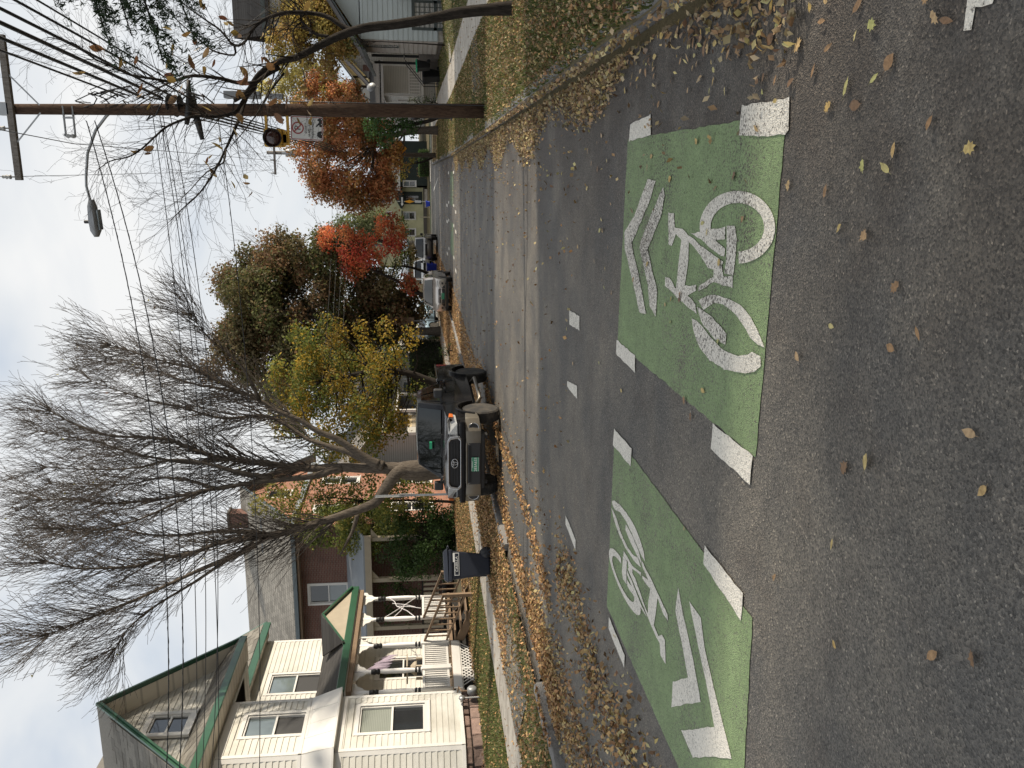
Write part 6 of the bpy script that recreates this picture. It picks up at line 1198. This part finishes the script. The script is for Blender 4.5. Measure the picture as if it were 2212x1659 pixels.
LIMBS = [
 (c74(N7L)+c44([(1030, 990), (900, 1040), (780, 1060), (640, 1100), (500, 1110), (350, 1110), (220, 1080)]), -2.2, .235, .02),
 (c44([(1190, 1000), (1100, 1050), (950, 1110), (800, 1180), (650, 1250), (500, 1310), (350, 1370), (230, 1420)]), -3.2, .10, .014),
 (c44([(1180, 1010), (1050, 1080), (900, 1180), (720, 1290), (600, 1390), (540, 1480)]), -2.0, .075, .012),
 (c44([(1230, 960), (1150, 940), (1000, 940), (850, 955), (700, 955), (560, 930), (420, 950), (250, 930)]), 1.5, .08, .012),
 (c74([(1860, 368), (1740, 366), (1640, 358), (1500, 350), (1300, 350), (1100, 345), (900, 352), (700, 350), (500, 325), (300, 300), (100, 275)])+c44([(1000, 590), (900, 555), (780, 510), (650, 500), (500, 490), (350, 440), (240, 380)]), 1.8, .245, .018),
 (c44([(1020, 600), (900, 620), (750, 600), (600, 570), (450, 520), (330, 500), (180, 470)]), 2.8, .075, .012),
 (c74([(1100, 350), (1000, 370), (900, 410), (750, 440), (500, 465), (250, 490)])+c44([(1067, 730), (950, 750), (800, 780), (650, 800), (500, 810), (350, 790), (200, 790)]), -1.2, .14, .016),
 (c44([(1270, 690), (1100, 660), (950, 620), (800, 605), (650, 640), (450, 650), (220, 640)]), .6, .085, .013),
 (c44([(1000, 740), (900, 765), (750, 840), (600, 900), (450, 930), (300, 930)]), -2.6, .06, .011),
 (c74([(1500, 330), (1400, 290), (1250, 240), (1150, 190), (1000, 150), (850, 100)])+c44([(1420, 500), (1300, 420), (1200, 400), (1100, 410), (1000, 405), (850, 360), (700, 330), (550, 280), (430, 240)]), 2.2, .14, .014),
 (c74([(1450, 320), (1350, 270), (1200, 170), (1050, 70)])+c44([(1480, 470), (1400, 420), (1300, 380), (1200, 320), (1100, 280), (1000, 230), (900, 180), (780, 150), (650, 110), (520, 70)]), .8, .15, .015),
 (c44([(1210, 325), (1150, 200), (1080, 120), (980, 40), (900, -60)]), -.6, .06, .011),
 (c44([(1150, 300), (1020, 270), (900, 250), (760, 200), (620, 150), (500, 130)]), 3.0, .06, .011),
 (c44([(1000, 740), (880, 700), (740, 690), (600, 720), (420, 720), (240, 710)]), 3.2, .06, .011)]
tw = Twigs(11); limbs = []
for li, (pts, dy, r0, r1) in enumerate(LIMBS):
    k = len(pts); y_start = TY
    if li not in (0, 4, 9, 10):   # branch limbs start on the nearest finished limb
        u0, v0 = pts[0]; best = min(((math.hypot(q[0]-u0, q[1]-v0), q[2]) for L_ in limbs for q in L_), key=lambda a: a[0]); y_start = best[1]
    P3 = [ony(u, v, y_start+dy*(i/(k-1))**1.3) for i, (u, v) in enumerate(pts)]; limbs.append([(u, v, p[1]) for (u, v), p in zip(pts, P3)])
    S_ = smooth_path(P3, 3); n = len(S_); rad = [(r0+(r1-r0)*(i/(n-1))**.8)*(1-.22*min(1, i/(n*.3))) for i in range(n)]; trunk.tube([tuple(p) for p in S_], rad, 9 if r0 > .1 else 7)
    tl = Vector(S_[-1])-Vector(S_[-3]); 
    for i in range(3, n):
        f = i/n
        if f < .22 and r0 > .12: continue
        d = (Vector(S_[min(i+1, n-1)])-Vector(S_[i-1])).normalized()
        big_ = rad[i] > .07
        for _ in range(8 if f > .5 else (5 if f > .36 else (1 if tw.rng.random() < .35 else 0))):
            ax = d.orthogonal().normalized(); ax.rotate(Matrix.Rotation(tw.rng.uniform(0, 6.28), 3, d)); sp_ = tw.rng.uniform(.4, .95); dd = d*math.cos(sp_)+ax*math.sin(sp_); dd.z += .15
            tw.grow(S_[i], dd, tw.rng.uniform(.8, 2.0)*(1.15-.45*f), min(.022, max(.009, rad[i]*.3)), 2, .17, .48, .15, (3, 9), .0046)
    for _ in range(13):
        ax = tl.orthogonal().normalized(); ax.rotate(Matrix.Rotation(tw.rng.uniform(0, 6.28), 3, tl)); tw.grow(S_[-1], tl.normalized()+ax*.6+Vector((0, 0, .15)), tw.rng.uniform(.6, 1.15), r1*.8, 2, .17, .48, .15, (3, 9), .0046)
# broken lower branch
trunk.tube([tuple(p) for p in smooth_path([ony(*dp('N7', x, y), TY-.1-.1*i) for i, (x, y) in enumerate(((1250, 800), (1200, 960), (1150, 1060), (1080, 1200)))])], [.07, .065, .06, .055, .05, .048, .045, .042, .04, .035, .03, .025, .02], 8)
trunk.build('trunk', T['bark'], bt, smooth=True)
crown = tw.build('twigs', T['bark_twig'], bt); crown['kind'] = 'stuff'
k = 90; ti = np.array(random.Random(3).sample(tw.tips, k)); o_ = leaf_cloud('last_leaves', ti, RNG.normal(size=(k, 3)), U(.05, .09, k), pick([(.42, .36, .08), (.34, .30, .07), (.28, .15, .06)], k), T['leafy'], bt); o_['kind'] = 'stuff'
print('bare tree segments', len(tw.a))
# --- the young tree on the right verge with a few big leaves
yt = empty('young_tree', (0, 0, 0), 0, 'slender dark tree beside the utility pole with few hanging leaves', 'tree')
YT = 14.4
def v1(pts): return [dp('V1', x, y) for x, y in pts]
def v2(pts): return [dp('V2', x, y) for x, y in pts]
def n5(pts): return [dp('N5', x, y) for x, y in pts]
TR = v2([(2020, 50), (1930, 56), (1700, 70), (1500, 90), (1400, 110), (1200, 150), (1000, 180), (850, 195), (720, 225), (600, 270), (500, 320), (400, 370), (300, 420), (200, 440), (100, 490), (20, 560)])+v1([(1800, 660), (1700, 730)])
YL_ = [(TR, .0, .105, .036),
 (v1([(2028, 490), (1940, 540), (1850, 600), (1720, 600), (1600, 570), (1400, 550), (1250, 590), (1130, 575), (950, 545), (850, 500), (690, 430), (600, 360), (520, 310), (350, 270)]), -1.0, .04, .006),
 (v1([(1843, 640), (1760, 740), (1700, 820), (1560, 850), (1430, 840), (1250, 900), (1160, 960), (1030, 1080), (930, 1140), (800, 1170), (700, 1240)]), -1.2, .035, .005),
 (v1([(1780, 690), (1760, 800), (1700, 950), (1640, 1080), (1560, 1240), (1450, 1400), (1330, 1510), (1250, 1590)]), -1.6, .032, .005),
 (v2([(720, 225), (640, 190), (560, 135), (450, 100), (250, 90), (100, 130), (0, 200)])+v1([(1780, 300), (1700, 330), (1600, 220), (1500, 150), (1400, 80), (1300, 0)]), .8, .045, .008),
 (n5([(1090, 400), (950, 370), (850, 290), (790, 220), (780, 130), (720, 40), (650, -20)]), .5, .03, .008),
 (n5([(800, 240), (720, 300), (700, 400), (730, 550), (780, 660), (820, 800), (850, 1000)]), -.6, .014, .004),
 (v1([(1700, 330), (1700, 400), (1550, 370), (1450, 290), (1300, 160), (1200, 60)]), .4, .02, .006),
 (v1([(1640, 1080), (1620, 1180), (1500, 1250), (1380, 1380), (1320, 1440)]), -2.0, .014, .004),
 (v1([(1250, 590), (1150, 640), (1040, 700), (960, 740)]), -1.2, .016, .004),
 (n5([(600, 800), (520, 900), (450, 1000), (390, 1100), (300, 1250), (150, 1450), (20, 1600)]), -1.4, .022, .005)]
ym = MB(); yt_tw = Twigs(5); ylimbs = []
for li, (pts, dy, r0, r1) in enumerate(YL_):
    k = len(pts); ys_ = YT
    if li:
        u0, v0 = pts[0]; ys_ = min(((math.hypot(q[0]-u0, q[1]-v0), q[2]) for L_ in ylimbs for q in L_), key=lambda a: a[0])[1]
    P3 = [ony(u, v, ys_+dy*(i/(k-1))) for i, (u, v) in enumerate(pts)]; ylimbs.append([(u, v, p[1]) for (u, v), p in zip(pts, P3)])
    S_ = smooth_path(P3, 3); n = len(S_); rad = [r0+(r1-r0)*(i/(n-1))**.9 for i in range(n)]
    if li == 0: rad[:6] = [.17, .15, .135, .125, .116, .11]
    ym.tube([tuple(p) for p in S_], rad, 10 if li == 0 else 7)
    for i in range(int(n*.25) if li else int(n*.7), n):
        d = (Vector(S_[min(i+1, n-1)])-Vector(S_[i-1])).normalized()
        for _ in range(3 if li else 1):
            ax = d.orthogonal().normalized(); ax.rotate(Matrix.Rotation(yt_tw.rng.uniform(0, 6.28), 3, d)); sp_ = yt_tw.rng.uniform(.5, 1.1); yt_tw.grow(S_[i], d*math.cos(sp_)+ax*math.sin(sp_), yt_tw.rng.uniform(.35, .95), max(.003, rad[i]*.35), 2, -.01, .7, .22, (2, 4), .0017)
ym.build('trunk', T['bark_dark'], yt, smooth=True); o_ = yt_tw.build('twigs', T['bark_dark'], yt); o_['kind'] = 'stuff'
# big hanging leaves, one mesh shared, each a part
big = []
for q in range(4):
    ol = leaf_outline(2 if q % 2 else 0); cz = random.uniform(.25, .6); V = [(x_, y_, .5*cz*abs(x_)+.25*y_*y_*(q-1.5)*.4) for x_, y_ in ol]+[(0, 0, 0), (0, .0, .02)]; kk = len(ol)
    me = nmesh('hanging_leaf', V, [(i, (i+1) % kk, kk) for i in range(kk)], True); big.append(me)
def hleafmat(name, c1, c2):
    m_, t, p, o = newmat(name); oi = nd(t, 'ObjectInfo'); c = ramp(t, oi.outputs['Random'], [(0, c1), (1, c2)]); c = mixc(t, .5, c, ramp(t, noise(t, pos(t), 40, 4), [(.3, (.5,)*3), (.7, (1.2,)*3)]), 'MULTIPLY'); t.links.new(c, p.inputs['Base Color']); p.inputs['Roughness'].default_value = .5
    tr = nd(t, 'BsdfTranslucent'); t.links.new(c, tr.inputs[0]); ms = nd(t, 'MixShader'); ms.inputs[0].default_value = .25; t.links.new(p.outputs[0], ms.inputs[1]); t.links.new(tr.outputs[0], ms.inputs[2]); t.links.new(ms.outputs[0], o.inputs[0]); return m_
HL = hleafmat('hanging_leaf', (.17, .07, .045), (.34, .25, .07))
for me in big: me.materials.append(HL)
V1L = [(1215, 205), (1250, 345), (1250, 380), (1410, 300), (1440, 350), (1490, 380), (1380, 430), (1385, 465), (1550, 460), (1480, 510), (1230, 545), (1240, 575), (985, 440), (575, 525), (1015, 640), (1010, 690), (1310, 640), (1315, 670), (1460, 690), (1250, 720), (1080, 770), (1350, 245), (1640, 170), (1700, 240), (1620, 130), (1740, 860), (980, 1100), (1080, 1075), (1075, 1115), (1530, 1130), (1500, 1165), (1495, 1190), (1560, 1275), (1540, 1250), (1790, 1230), (1780, 1285), (1790, 1330), (1690, 1340), (1815, 1410), (1590, 1010), (1580, 1060), (1770, 590), (1760, 530), (1450, 20), (1480, 50), (1210, 460), (1500, 790), (1960, 480), (1940, 340), (1900, 440), (905, 460), (700, 345), (755, 385), (870, 450)]
N5L = [(20, 260), (50, 360), (120, 390), (460, 515), (500, 680), (410, 665), (280, 755), (170, 790), (155, 860), (160, 910), (450, 895), (630, 780), (800, 690), (820, 970), (830, 1050), (890, 1110), (830, 1140), (870, 1230), (900, 1290), (885, 1330), (760, 1320), (620, 1110), (480, 1110), (120, 1280), (70, 1440), (850, 60), (370, 380), (90, 1030), (140, 1030), (540, 1290)]
for i, (u, v) in enumerate(v1(V1L)+n5(N5L)):
    p = ony(u, v, YT-.3-random.uniform(0, 1.0)); o_ = bpy.data.objects.new('leaf', big[i % 4]); COL.objects.link(o_); o_.parent = yt; o_.location = p; s_ = random.uniform(.11, .18); o_.scale = (s_, s_*1.15, s_); o_.rotation_euler = (random.uniform(1.9, 4.2), random.uniform(-.8, .8), random.uniform(0, 6.28))
# --- leafy trees: limbs plus clumps of small leaves
def leafy_tree(name, label, base, clumps, pal, leaf=.11, per=260, trunk_r=.18, mat=T['bark_dark'], dens=1., fork=.35, seed=1, group=None, trunk_pts=None, shell=.55, bare=0, sq=.8, envelope=None):
    """clumps: list of (x,y,z,r)"""
    rg = random.Random(seed); t_ = empty(name, base, 0, label, 'tree', group); b = Vector(base); mb = MB()
    cs = [Vector(c[:3]) for c in clumps]; top = sum(cs, Vector())/len(cs)
    tp = [Vector(p) for p in (trunk_pts or [b, b.lerp(Vector((top.x, top.y, b.z+(top.z-b.z)*.5)), .6), Vector((top.x, top.y, b.z+(top.z-b.z)*.75)), top])]
    S_ = [Vector(p) for p in smooth_path([tuple(p) for p in tp], 4)]; n = len(S_); rad = [trunk_r*(1-.7*i/(n-1)) for i in range(n)]; rad[0] *= 1.3
    mb.tube([p-b for p in S_], rad, 9)
    for c, q in zip(cs, clumps):
        j = min(range(int(n*fork), n), key=lambda i: (S_[i]-c).length+abs(i-n*.6)*.05); st = S_[max(int(n*fork), j-2)]; mid = st.lerp(c, .5)+Vector((rg.uniform(-.2, .2), rg.uniform(-.2, .2), -.12*(c-st).length)); r_ = max(.02, rad[j]*.38)
        mb.tube([p-b for p in map(Vector, smooth_path([tuple(st), tuple(mid), tuple(c)], 3))], [r_*(1-.8*i/6) for i in range(7)], 5)
    mb.build('trunk', mat, t_, smooth=True)
    P, C, Sz, NN = [], [], [], []; rs = np.random.default_rng(seed); pal = np.array(pal)
    for ci, (c, q) in enumerate(zip(cs, clumps)):
        k = int(per*dens*(q[3]/.9)**2); r_ = q[3]; d = rs.normal(size=(k, 3)); d /= np.linalg.norm(d, axis=1)[:, None]; rr = r_*(shell+(1-shell)*rs.uniform(0, 1, (k, 1)))*rs.uniform(.55, 1.15, (k, 1))
        off = d*rr; off[:, 2] *= sq; tone = rs.uniform(.75, 1.2); ci_ = rs.integers(0, len(pal)); w_ = rs.uniform(0, 1, (k, 1)) < .6
        col = np.where(w_, pal[ci_][None, :], pal[rs.integers(0, len(pal), k)])*tone*rs.uniform(.75, 1.25, (k, 1)); nrm = d*.7+rs.normal(size=(k, 3))*.7+np.array([[0, 0, .5]])
        P.append(np.array(c-b)[None]+off); C.append(np.clip(col, 0, 1)); Sz.append(leaf*rs.uniform(.6, 1.35, k)); NN.append(nrm)
    o_ = leaf_cloud('crown', np.concatenate(P), np.concatenate(NN), np.concatenate(Sz), np.concatenate(C), T['leafy'], t_, .75, .12); o_['kind'] = 'stuff'
    if bare:
        tw_ = Twigs(seed); 
        for c in cs[:bare]: 
            d_ = (c-tp[-1]).normalized()+Vector((0, 0, .4)); tw_.grow(c-b, d_, rg.uniform(1.5, 3), .03, 2, .1, .5, .15, (3, 6), .006)
        tw_.build('bare_twigs', T['bark'], t_)['kind'] = 'stuff'
    return t_
def blob(ctr, rad, n, r0, r1, seed, low=-.9):
    """clump centres spread through an ellipsoid, denser towards its skin"""
    rg = random.Random(seed); o_ = []
    while len(o_) < n:
        d = Vector((rg.gauss(0, 1), rg.gauss(0, 1), rg.gauss(0, 1))).normalized(); s_ = rg.uniform(.25, 1)**.45
        if d.z*s_ < low: continue
        o_.append((ctr[0]+d.x*rad[0]*s_, ctr[1]+d.y*rad[1]*s_, ctr[2]+d.z*rad[2]*s_, rg.uniform(r0, r1)))
    return o_
def at(u, v, y): return tuple(ony(u, v, y))
YG = [(.22, .21, .04), (.17, .19, .04), (.13, .16, .035), (.40, .27, .04), (.14, .16, .035), (.46, .31, .045), (.30, .20, .04)]
c0 = at(770, 840, 35.5)
cl = blob((c0[0], c0[1], 5.2), (2.9, 2.6, 3.1), 85, .55, .95, 21)+[at(u, v, 35)+(.7,) for u, v in ((600, 800), (640, 720), (700, 700), (830, 710), (890, 730), (680, 960), (760, 990), (850, 770), (900, 850), (700, 1000), (730, 960), (800, 980), (640, 930), (600, 900), (620, 860), (820, 950), (860, 930))]
leafy_tree('linden_tree', 'yellow green leafy tree behind the pickup', at(960, 838, 35.5)[:2]+(.12,), cl, YG, .115, 330, .2, T['bark_dark'], seed=2, trunk_pts=[at(975, 838, 35.5), at(925, 822, 35.5), at(880, 806, 35.5), at(820, 800, 35.5), at(740, 815, 35.5), at(680, 830, 35.5)])
DM = [(.125, .115, .045), (.15, .12, .055), (.19, .12, .06), (.10, .11, .04), (.21, .125, .065), (.12, .13, .045), (.20, .16, .08)]
c0 = at(650, 690, 56); cl = blob((c0[0], 57, 9.6), (6.0, 4.5, 6.2), 150, 1.0, 1.7, 31)+[at(u, v, 57)+(1.3,) for u, v in ((800, 640), (830, 660), (850, 640), (870, 660), (880, 690), (860, 700), (820, 690), (790, 680), (880, 640), (900, 670), (840, 720), (870, 740))]+[at(u, v, 55)+(1.2,) for u, v in ((480, 760), (455, 800), (520, 680), (560, 610), (600, 560), (640, 540), (700, 540), (760, 560), (830, 620), (860, 680))]
leafy_tree('dark_maple', 'tall dark brown green maple behind the yellow green tree', (-10.2, 56, .3), cl, DM, .19, 360, .32, T['bark'], seed=3, trunk_pts=[(-10.2, 56, .2), (-10.2, 56, 2.2), (-10.4, 56.3, 5), (-10.8, 57, 9)], bare=45)
RD = [(.58, .12, .055), (.64, .20, .08), (.52, .09, .055), (.62, .26, .10), (.40, .15, .06)]
cl = [at(u, v, 53+random.uniform(-1.2, 1.2))+(random.uniform(.5, .85),) for u, v in ((745, 505), (760, 520), (780, 510), (740, 545), (775, 545), (760, 560), (800, 520), (820, 500), (840, 495), (850, 475), (825, 480), (860, 500), (805, 545), (780, 580), (830, 540), (795, 560), (745, 575), (815, 560), (865, 520), (850, 530), (880, 610), (890, 622), (760, 590), (840, 515), (700, 510), (712, 500), (705, 520))]
leafy_tree('red_maple', 'bright red orange maple over the parked hatchback', (-7.5, 54, .25), cl, RD, .14, 400, .2, T['bark_dark'], seed=4, trunk_pts=[(-7.5, 54, .2), (-7.4, 54, 1.6), (-6.6, 54, 3), (-5.6, 53.5, 5)])
GRN = [(.055, .075, .02), (.075, .09, .025), (.045, .06, .018), (.12, .09, .025)]
cl = [at(u, v, 62.5+random.uniform(-1.2, 1.2))+(random.uniform(.6, .9),) for u, v in ((870, 540), (880, 560), (860, 570), (850, 590), (840, 610), (875, 500), (868, 480), (890, 545), (820, 590), (830, 630), (870, 640), (850, 650))]
leafy_tree('green_maple', 'dark green low tree beneath the red maple', (-7.6, 63.5, .4), cl, GRN+[(.2, .13, .03)], .15, 320, .16, seed=5)
PG = [(.16, .19, .08), (.20, .22, .10), (.13, .16, .07), (.22, .22, .12)]
cl = [at(u, v, 84+random.uniform(-2, 2))+(random.uniform(.9, 1.5),) for u, v in ((690, 540), (705, 520), (720, 500), (740, 485), (760, 475), (785, 470), (700, 550), (730, 530), (760, 510), (790, 490), (680, 560), (720, 560), (800, 480), (810, 510), (760, 540), (790, 520), (820, 470))]
leafy_tree('willow_tree', 'pale silvery green tree beside the green house gable', (-9.5, 86, .6), cl, PG, .2, 330, .3, seed=6)
OR = [(.48, .20, .085), (.54, .24, .105), (.46, .18, .08), (.36, .19, .075), (.54, .32, .11), (.26, .18, .07), (.62, .28, .13)]
cl = blob((1.2, 57, 6.3), (3.5, 3.0, 3.6), 115, .65, 1.1, 41)+[at(u, v, 56)+(.75,) for u, v in ((660, 300), (655, 330), (680, 390), (720, 420), (750, 440), (790, 445), (690, 260), (800, 420), (700, 400), (770, 430))]
leafy_tree('orange_maple', 'orange rust maple hiding the transformer pole', (3.0, 57, .3), cl, OR, .15, 330, .3, T['bark'], seed=7, trunk_pts=[(3.0, 57, .2), (2.95, 57, 1.8), (2.6, 57, 3.4), (1.9, 57, 5.5)])
cl = [at(u, v, 48+random.uniform(-1, 1))+(random.uniform(.5, .8),) for u, v in ((800, 262), (820, 275), (840, 260), (860, 270), (880, 262), (850, 290), (890, 285), (815, 250), (870, 250), (900, 255), (830, 300), (800, 290))]
leafy_tree('green_tree', 'deep green leafy tree between the pole and the orange maple', (3.4, 48.5, .3), cl, [(.04, .085, .022), (.055, .105, .028), (.03, .065, .018)], .13, 330, .14, seed=8)
cl = [at(u, v, 68+random.uniform(-1.5, 1.5))+(random.uniform(.5, .8),) for u, v in ((840, 370), (850, 385), (860, 350), (880, 360), (830, 350), (870, 380), (890, 345), (820, 335), (850, 330))]
leafy_tree('yellow_shrub_tree', 'small yellow green tree beyond the transformer pole', (1.6, 68.5, .4), cl, [(.34, .28, .06), (.26, .25, .06), (.36, .22, .05)], .14, 260, .1, seed=9)
YB = [(.46, .35, .09), (.38, .24, .08), (.30, .19, .07), (.50, .40, .12), (.36, .31, .09)]
cl = [at(u, v, 58+random.uniform(-2, 2))+(random.uniform(.7, 1.1),) for u, v in ((600, 30), (630, 20), (660, 40), (690, 25), (720, 40), (740, 70), (620, 60), (650, 80), (690, 70), (760, 30), (720, 100), (590, 60), (670, 110), (700, 120), (640, 110), (750, 110))]
leafy_tree('golden_maple', 'golden brown maple behind the blue grey house', (8.4, 60, .4), cl+blob((9.3, 56.5, 7.6), (2.8, 1.2, 2.4), 70, .7, 1.1, 101)+[at(u, v, 55)+(.9,) for u, v in ((590, 95), (620, 110), (600, 120), (650, 60), (700, 60), (740, 40), (760, 60), (680, 20), (720, 15), (640, 30), (730, 85), (770, 90), (610, 80))], YB, .16, 330, .22, seed=10)
cl = [at(u, v, 74+random.uniform(-2, 2))+(random.uniform(.8, 1.2),) for u, v in ((600, 200), (620, 180), (640, 170), (660, 190), (690, 180), (700, 200), (620, 150), (650, 140), (680, 150), (640, 210), (570, 190), (720, 190), (740, 200), (700, 150))]
leafy_tree('golden_birch', 'pale golden birch behind the pale porch house', (6.5, 75, .5), cl, [(.52, .46, .14), (.46, .40, .12), (.40, .32, .10)], .18, 380, .18, seed=12)
cl = [at(u, v, 70+random.uniform(-2, 2))+(random.uniform(.7, 1.1),) for u, v in ((700, 225), (720, 215), (740, 225), (690, 240), (730, 240), (760, 215), (640, 225), (600, 235), (660, 250), (780, 240), (760, 260))]
leafy_tree('rust_maple', 'rust brown tree standing above the pale porch roof', (4.8, 70, .5), cl+blob((5.6, 71, 9), (2.2, 2, 3), 30, .7, 1.1, 102), OR, .18, 360, .2, seed=13)
cl = [at(u, v, 33.2+random.uniform(-.8, .8))+(random.uniform(.4, .7),) for u, v in ((680, 1080), (720, 1060), (760, 1100), (800, 1065), (830, 1090), (860, 1055), (900, 1080), (700, 1110), (640, 1090), (780, 1130), (870, 1120), (920, 1062), (620, 1075), (740, 1130), (660, 1120), (840, 1130), (890, 1140), (930, 1100))]
leafy_tree('dogwood_tree', 'small yellow green tree in front of the brick gable', at(985, 1085, 33.2)[:2]+(.2,), cl+[at(u, v, 33.6)+(.65,) for u, v in ((650, 1050), (690, 1040), (730, 1030), (770, 1060), (800, 1030), (840, 1050), (880, 1035), (600, 1100), (630, 1130), (910, 1030), (860, 1085), (820, 1110), (750, 1075), (700, 1085), (560, 1090), (590, 1060))], [(.17, .19, .045), (.24, .23, .05), (.12, .15, .04), (.30, .26, .06)], .11, 480, .07, seed=15)
# low planting
def shrub(name, label, ctr, rad, n, pal, leaf=.07, per=330, seed=1, r0=.3, r1=.5, base=None):
    cl = blob(ctr, rad, n, r0, r1, seed, -1); return leafy_tree(name, label, base or (ctr[0], ctr[1], .15+road_z(ctr[1])), cl, pal, leaf, per, .04, T['bark_dark'], seed=seed, fork=.1)
DG = [(.05, .09, .026), (.065, .115, .032), (.08, .14, .038), (.04, .07, .022)]
s_ = shrub('shrub', 'big dark green shrub before the brick house porch', (-15.3, 33.3, 1.7), (1.7, 1.2, 1.8), 70, DG, .1, 420, 51, .4, .7); s_['category'] = 'shrub'
s_ = shrub('vine', 'green vine climbing the brick house porch and gable', (-15.7, 36.2, 4.7), (1.1, 1.6, 2.6), 70, [(.16, .19, .04), (.22, .22, .05), (.12, .16, .04)], .12, 330, 52, .45, .7, base=(-15.6, 36.0, .2)); s_['category'] = 'vine'
s_ = shrub('vine', 'dark creeper hanging inside the brick house porch', (-18.6, 34.6, 2.9), (1.3, .35, 1.0), 22, DG, .09, 260, 53, .35, .5, base=(-17.6, 34.6, .2)); s_['category'] = 'vine'
def hedge(name, label, x0, x1, y0, y1, z0, z1, pal, k, seed, leaf=.07):
    h_ = empty(name, ((x0+x1)/2, (y0+y1)/2, z0), 0, label, 'hedge'); b = Vector(h_.location); rs = np.random.default_rng(seed); MB().box(x0+.1-b.x, x1-.1-b.x, y0+.1-b.y, y1-.1-b.y, 0, z1-z0-.1).build('stems', T['bark_dark'], h_)
    P = rs.uniform(0, 1, (k, 3)); ax = rs.integers(0, 3, k); e_ = rs.integers(0, 2, k); ax2 = np.where((ax == 2) & (e_ == 0), 1, ax); P[np.arange(k), ax2] = e_+rs.normal(0, .03, k)
    P = P*np.array([x1-x0, y1-y0, z1-z0])+np.array([x0-b.x, y0-b.y, 0]); o_ = leaf_cloud('foliage', P, rs.normal(size=(k, 3))+np.array([[0, -.3, .3]]), leaf*rs.uniform(.6, 1.3, k), pick(pal, k, .3), T['leafy'], h_); o_['kind'] = 'stuff'
hedge('hedge', 'dark clipped hedge beside the pavement beyond the grey house', -13.2, -11.0, 51, 58, .15, 2.3, [(.02, .032, .012), (.03, .045, .016)], 16000, 61, .09)
hedge('hedge', 'low green hedge by the annex at the junction', .2, 2.6, 86.6, 88, .6, 1.6, DG, 3000, 62, .1)
for i, (x, y, z, r_, lab, pal) in enumerate(((-12.0, 48.5, 1.0, .85, 'rounded grey green bush before the dark hedge', [(.07, .09, .05), (.09, .11, .06)]), (-8.1, 39.3, .45, .4, 'small green weed clump on the verge beyond the pickup', DG), (-8.6, 55.5, .9, .7, 'leafy bush beside the silver hatchback', DG), (4.7, 57.3, 1.1, .8, 'dark green bush below the white porch railing', DG), (4.9, 60.8, 2.0, .6, 'thin leafy sapling before the pale porch', [(.10, .12, .04), (.07, .09, .03)]), (1.9, 78, .8, .7, 'green bush with pale blooms near the dark green annex', [(.06, .09, .03), (.3, .32, .26)]), (.6, 87.5, 1.2, .8, 'tan ornamental grass beside the annex', [(.28, .2, .09), (.2, .16, .07)]), (6.6, 45.6, 4.9, .5, 'leafy branch overhanging the blue grey eaves', [(.06, .09, .025), (.09, .11, .03)]))):
    s_ = shrub('bush', lab, (x, y, z), (r_, r_, r_*.9), 14, pal, .07, 240, 70+i, r_*.3, r_*.5, base=(x, y, surf_z(x, y))); s_['category'] = 'bush'
# --- spruce standing off the right edge; only its outer boughs reach into view
sp = empty('spruce_tree', (5.35, 9.8, .15), 0, 'dark green spruce whose drooping boughs hang over the verge and cables', 'tree')
mb = MB().tube([(0, 0, -.2), (0, 0, 3), (.05, 0, 8), (0, 0, 14)], [.26, .22, .15, .03], 10); P, Nn, Cc, Sz = [], [], [], []; rs = np.random.default_rng(77); rg = random.Random(77)
z = 5.0
while z < 13.6:
    R_ = 3.75*(1-(z-4.9)/9.2)**.7+.25; nb = 13
    for j in range(nb):
        a = rg.uniform(0, 6.28); L_ = R_*rg.uniform(.8, 1.08); pts = [Vector((0, 0, z))]
        for t in np.linspace(.15, 1, 7): pts.append(Vector((math.cos(a)*L_*t, math.sin(a)*L_*t, z+.25*t-.75*t*t*L_/3+.12*(t > .9))))
        mb.tube(pts, [.035*(1-.8*i/7) for i in range(8)], 5)
        for i in range(1, 8):
            for sd_ in (-1, 1, 0):
                w_ = L_*.34*(1.1-i/8)+.15 if sd_ else .2
                for q in range(4):
                    t = rg.random(); c = pts[i-1].lerp(pts[i], t); tip = c+Vector((-math.sin(a)*sd_*w_+math.cos(a)*.25, math.cos(a)*sd_*w_+math.sin(a)*.25, -.18-.1*rg.random()))
                    k = (34 if z < 9 else 14) if math.cos(a) < .1 else 9; tt = rs.uniform(0, 1, (k, 1)); P.append(np.array(c)*(1-tt)+np.array(tip)*tt+rs.normal(0, .02, (k, 3))); dv = np.array(tip-c); Nn.append(rs.normal(size=(k, 3))+np.array([[0, 0, .6]])); Sz.append(rs.uniform(.07, .115, k) if k > 9 else rs.uniform(.14, .2, k)); Cc.append(pick([(.022, .042, .018), (.03, .058, .024), (.018, .032, .014)], k, .25))
    z += .36
mb.build('trunk', T['bark_dark'], sp, smooth=True); o_ = leaf_cloud('needles', np.concatenate(P), np.concatenate(Nn), np.concatenate(Sz), np.concatenate(Cc), T['needle'], sp, .16, .03); o_['kind'] = 'stuff'
print('spruce leaves', sum(len(p) for p in P))
# maple added out of view; its thin crown shades the foreground
cl = blob((14, 5.2, 7.2), (2.8, 2.2, 3.0), 50, .7, 1.1, 91); leafy_tree('added_shade_maple', 'rusty maple added out of view to shade the foreground', (14, 5.2, .2), cl, OR, .16, 110, .25, seed=14)
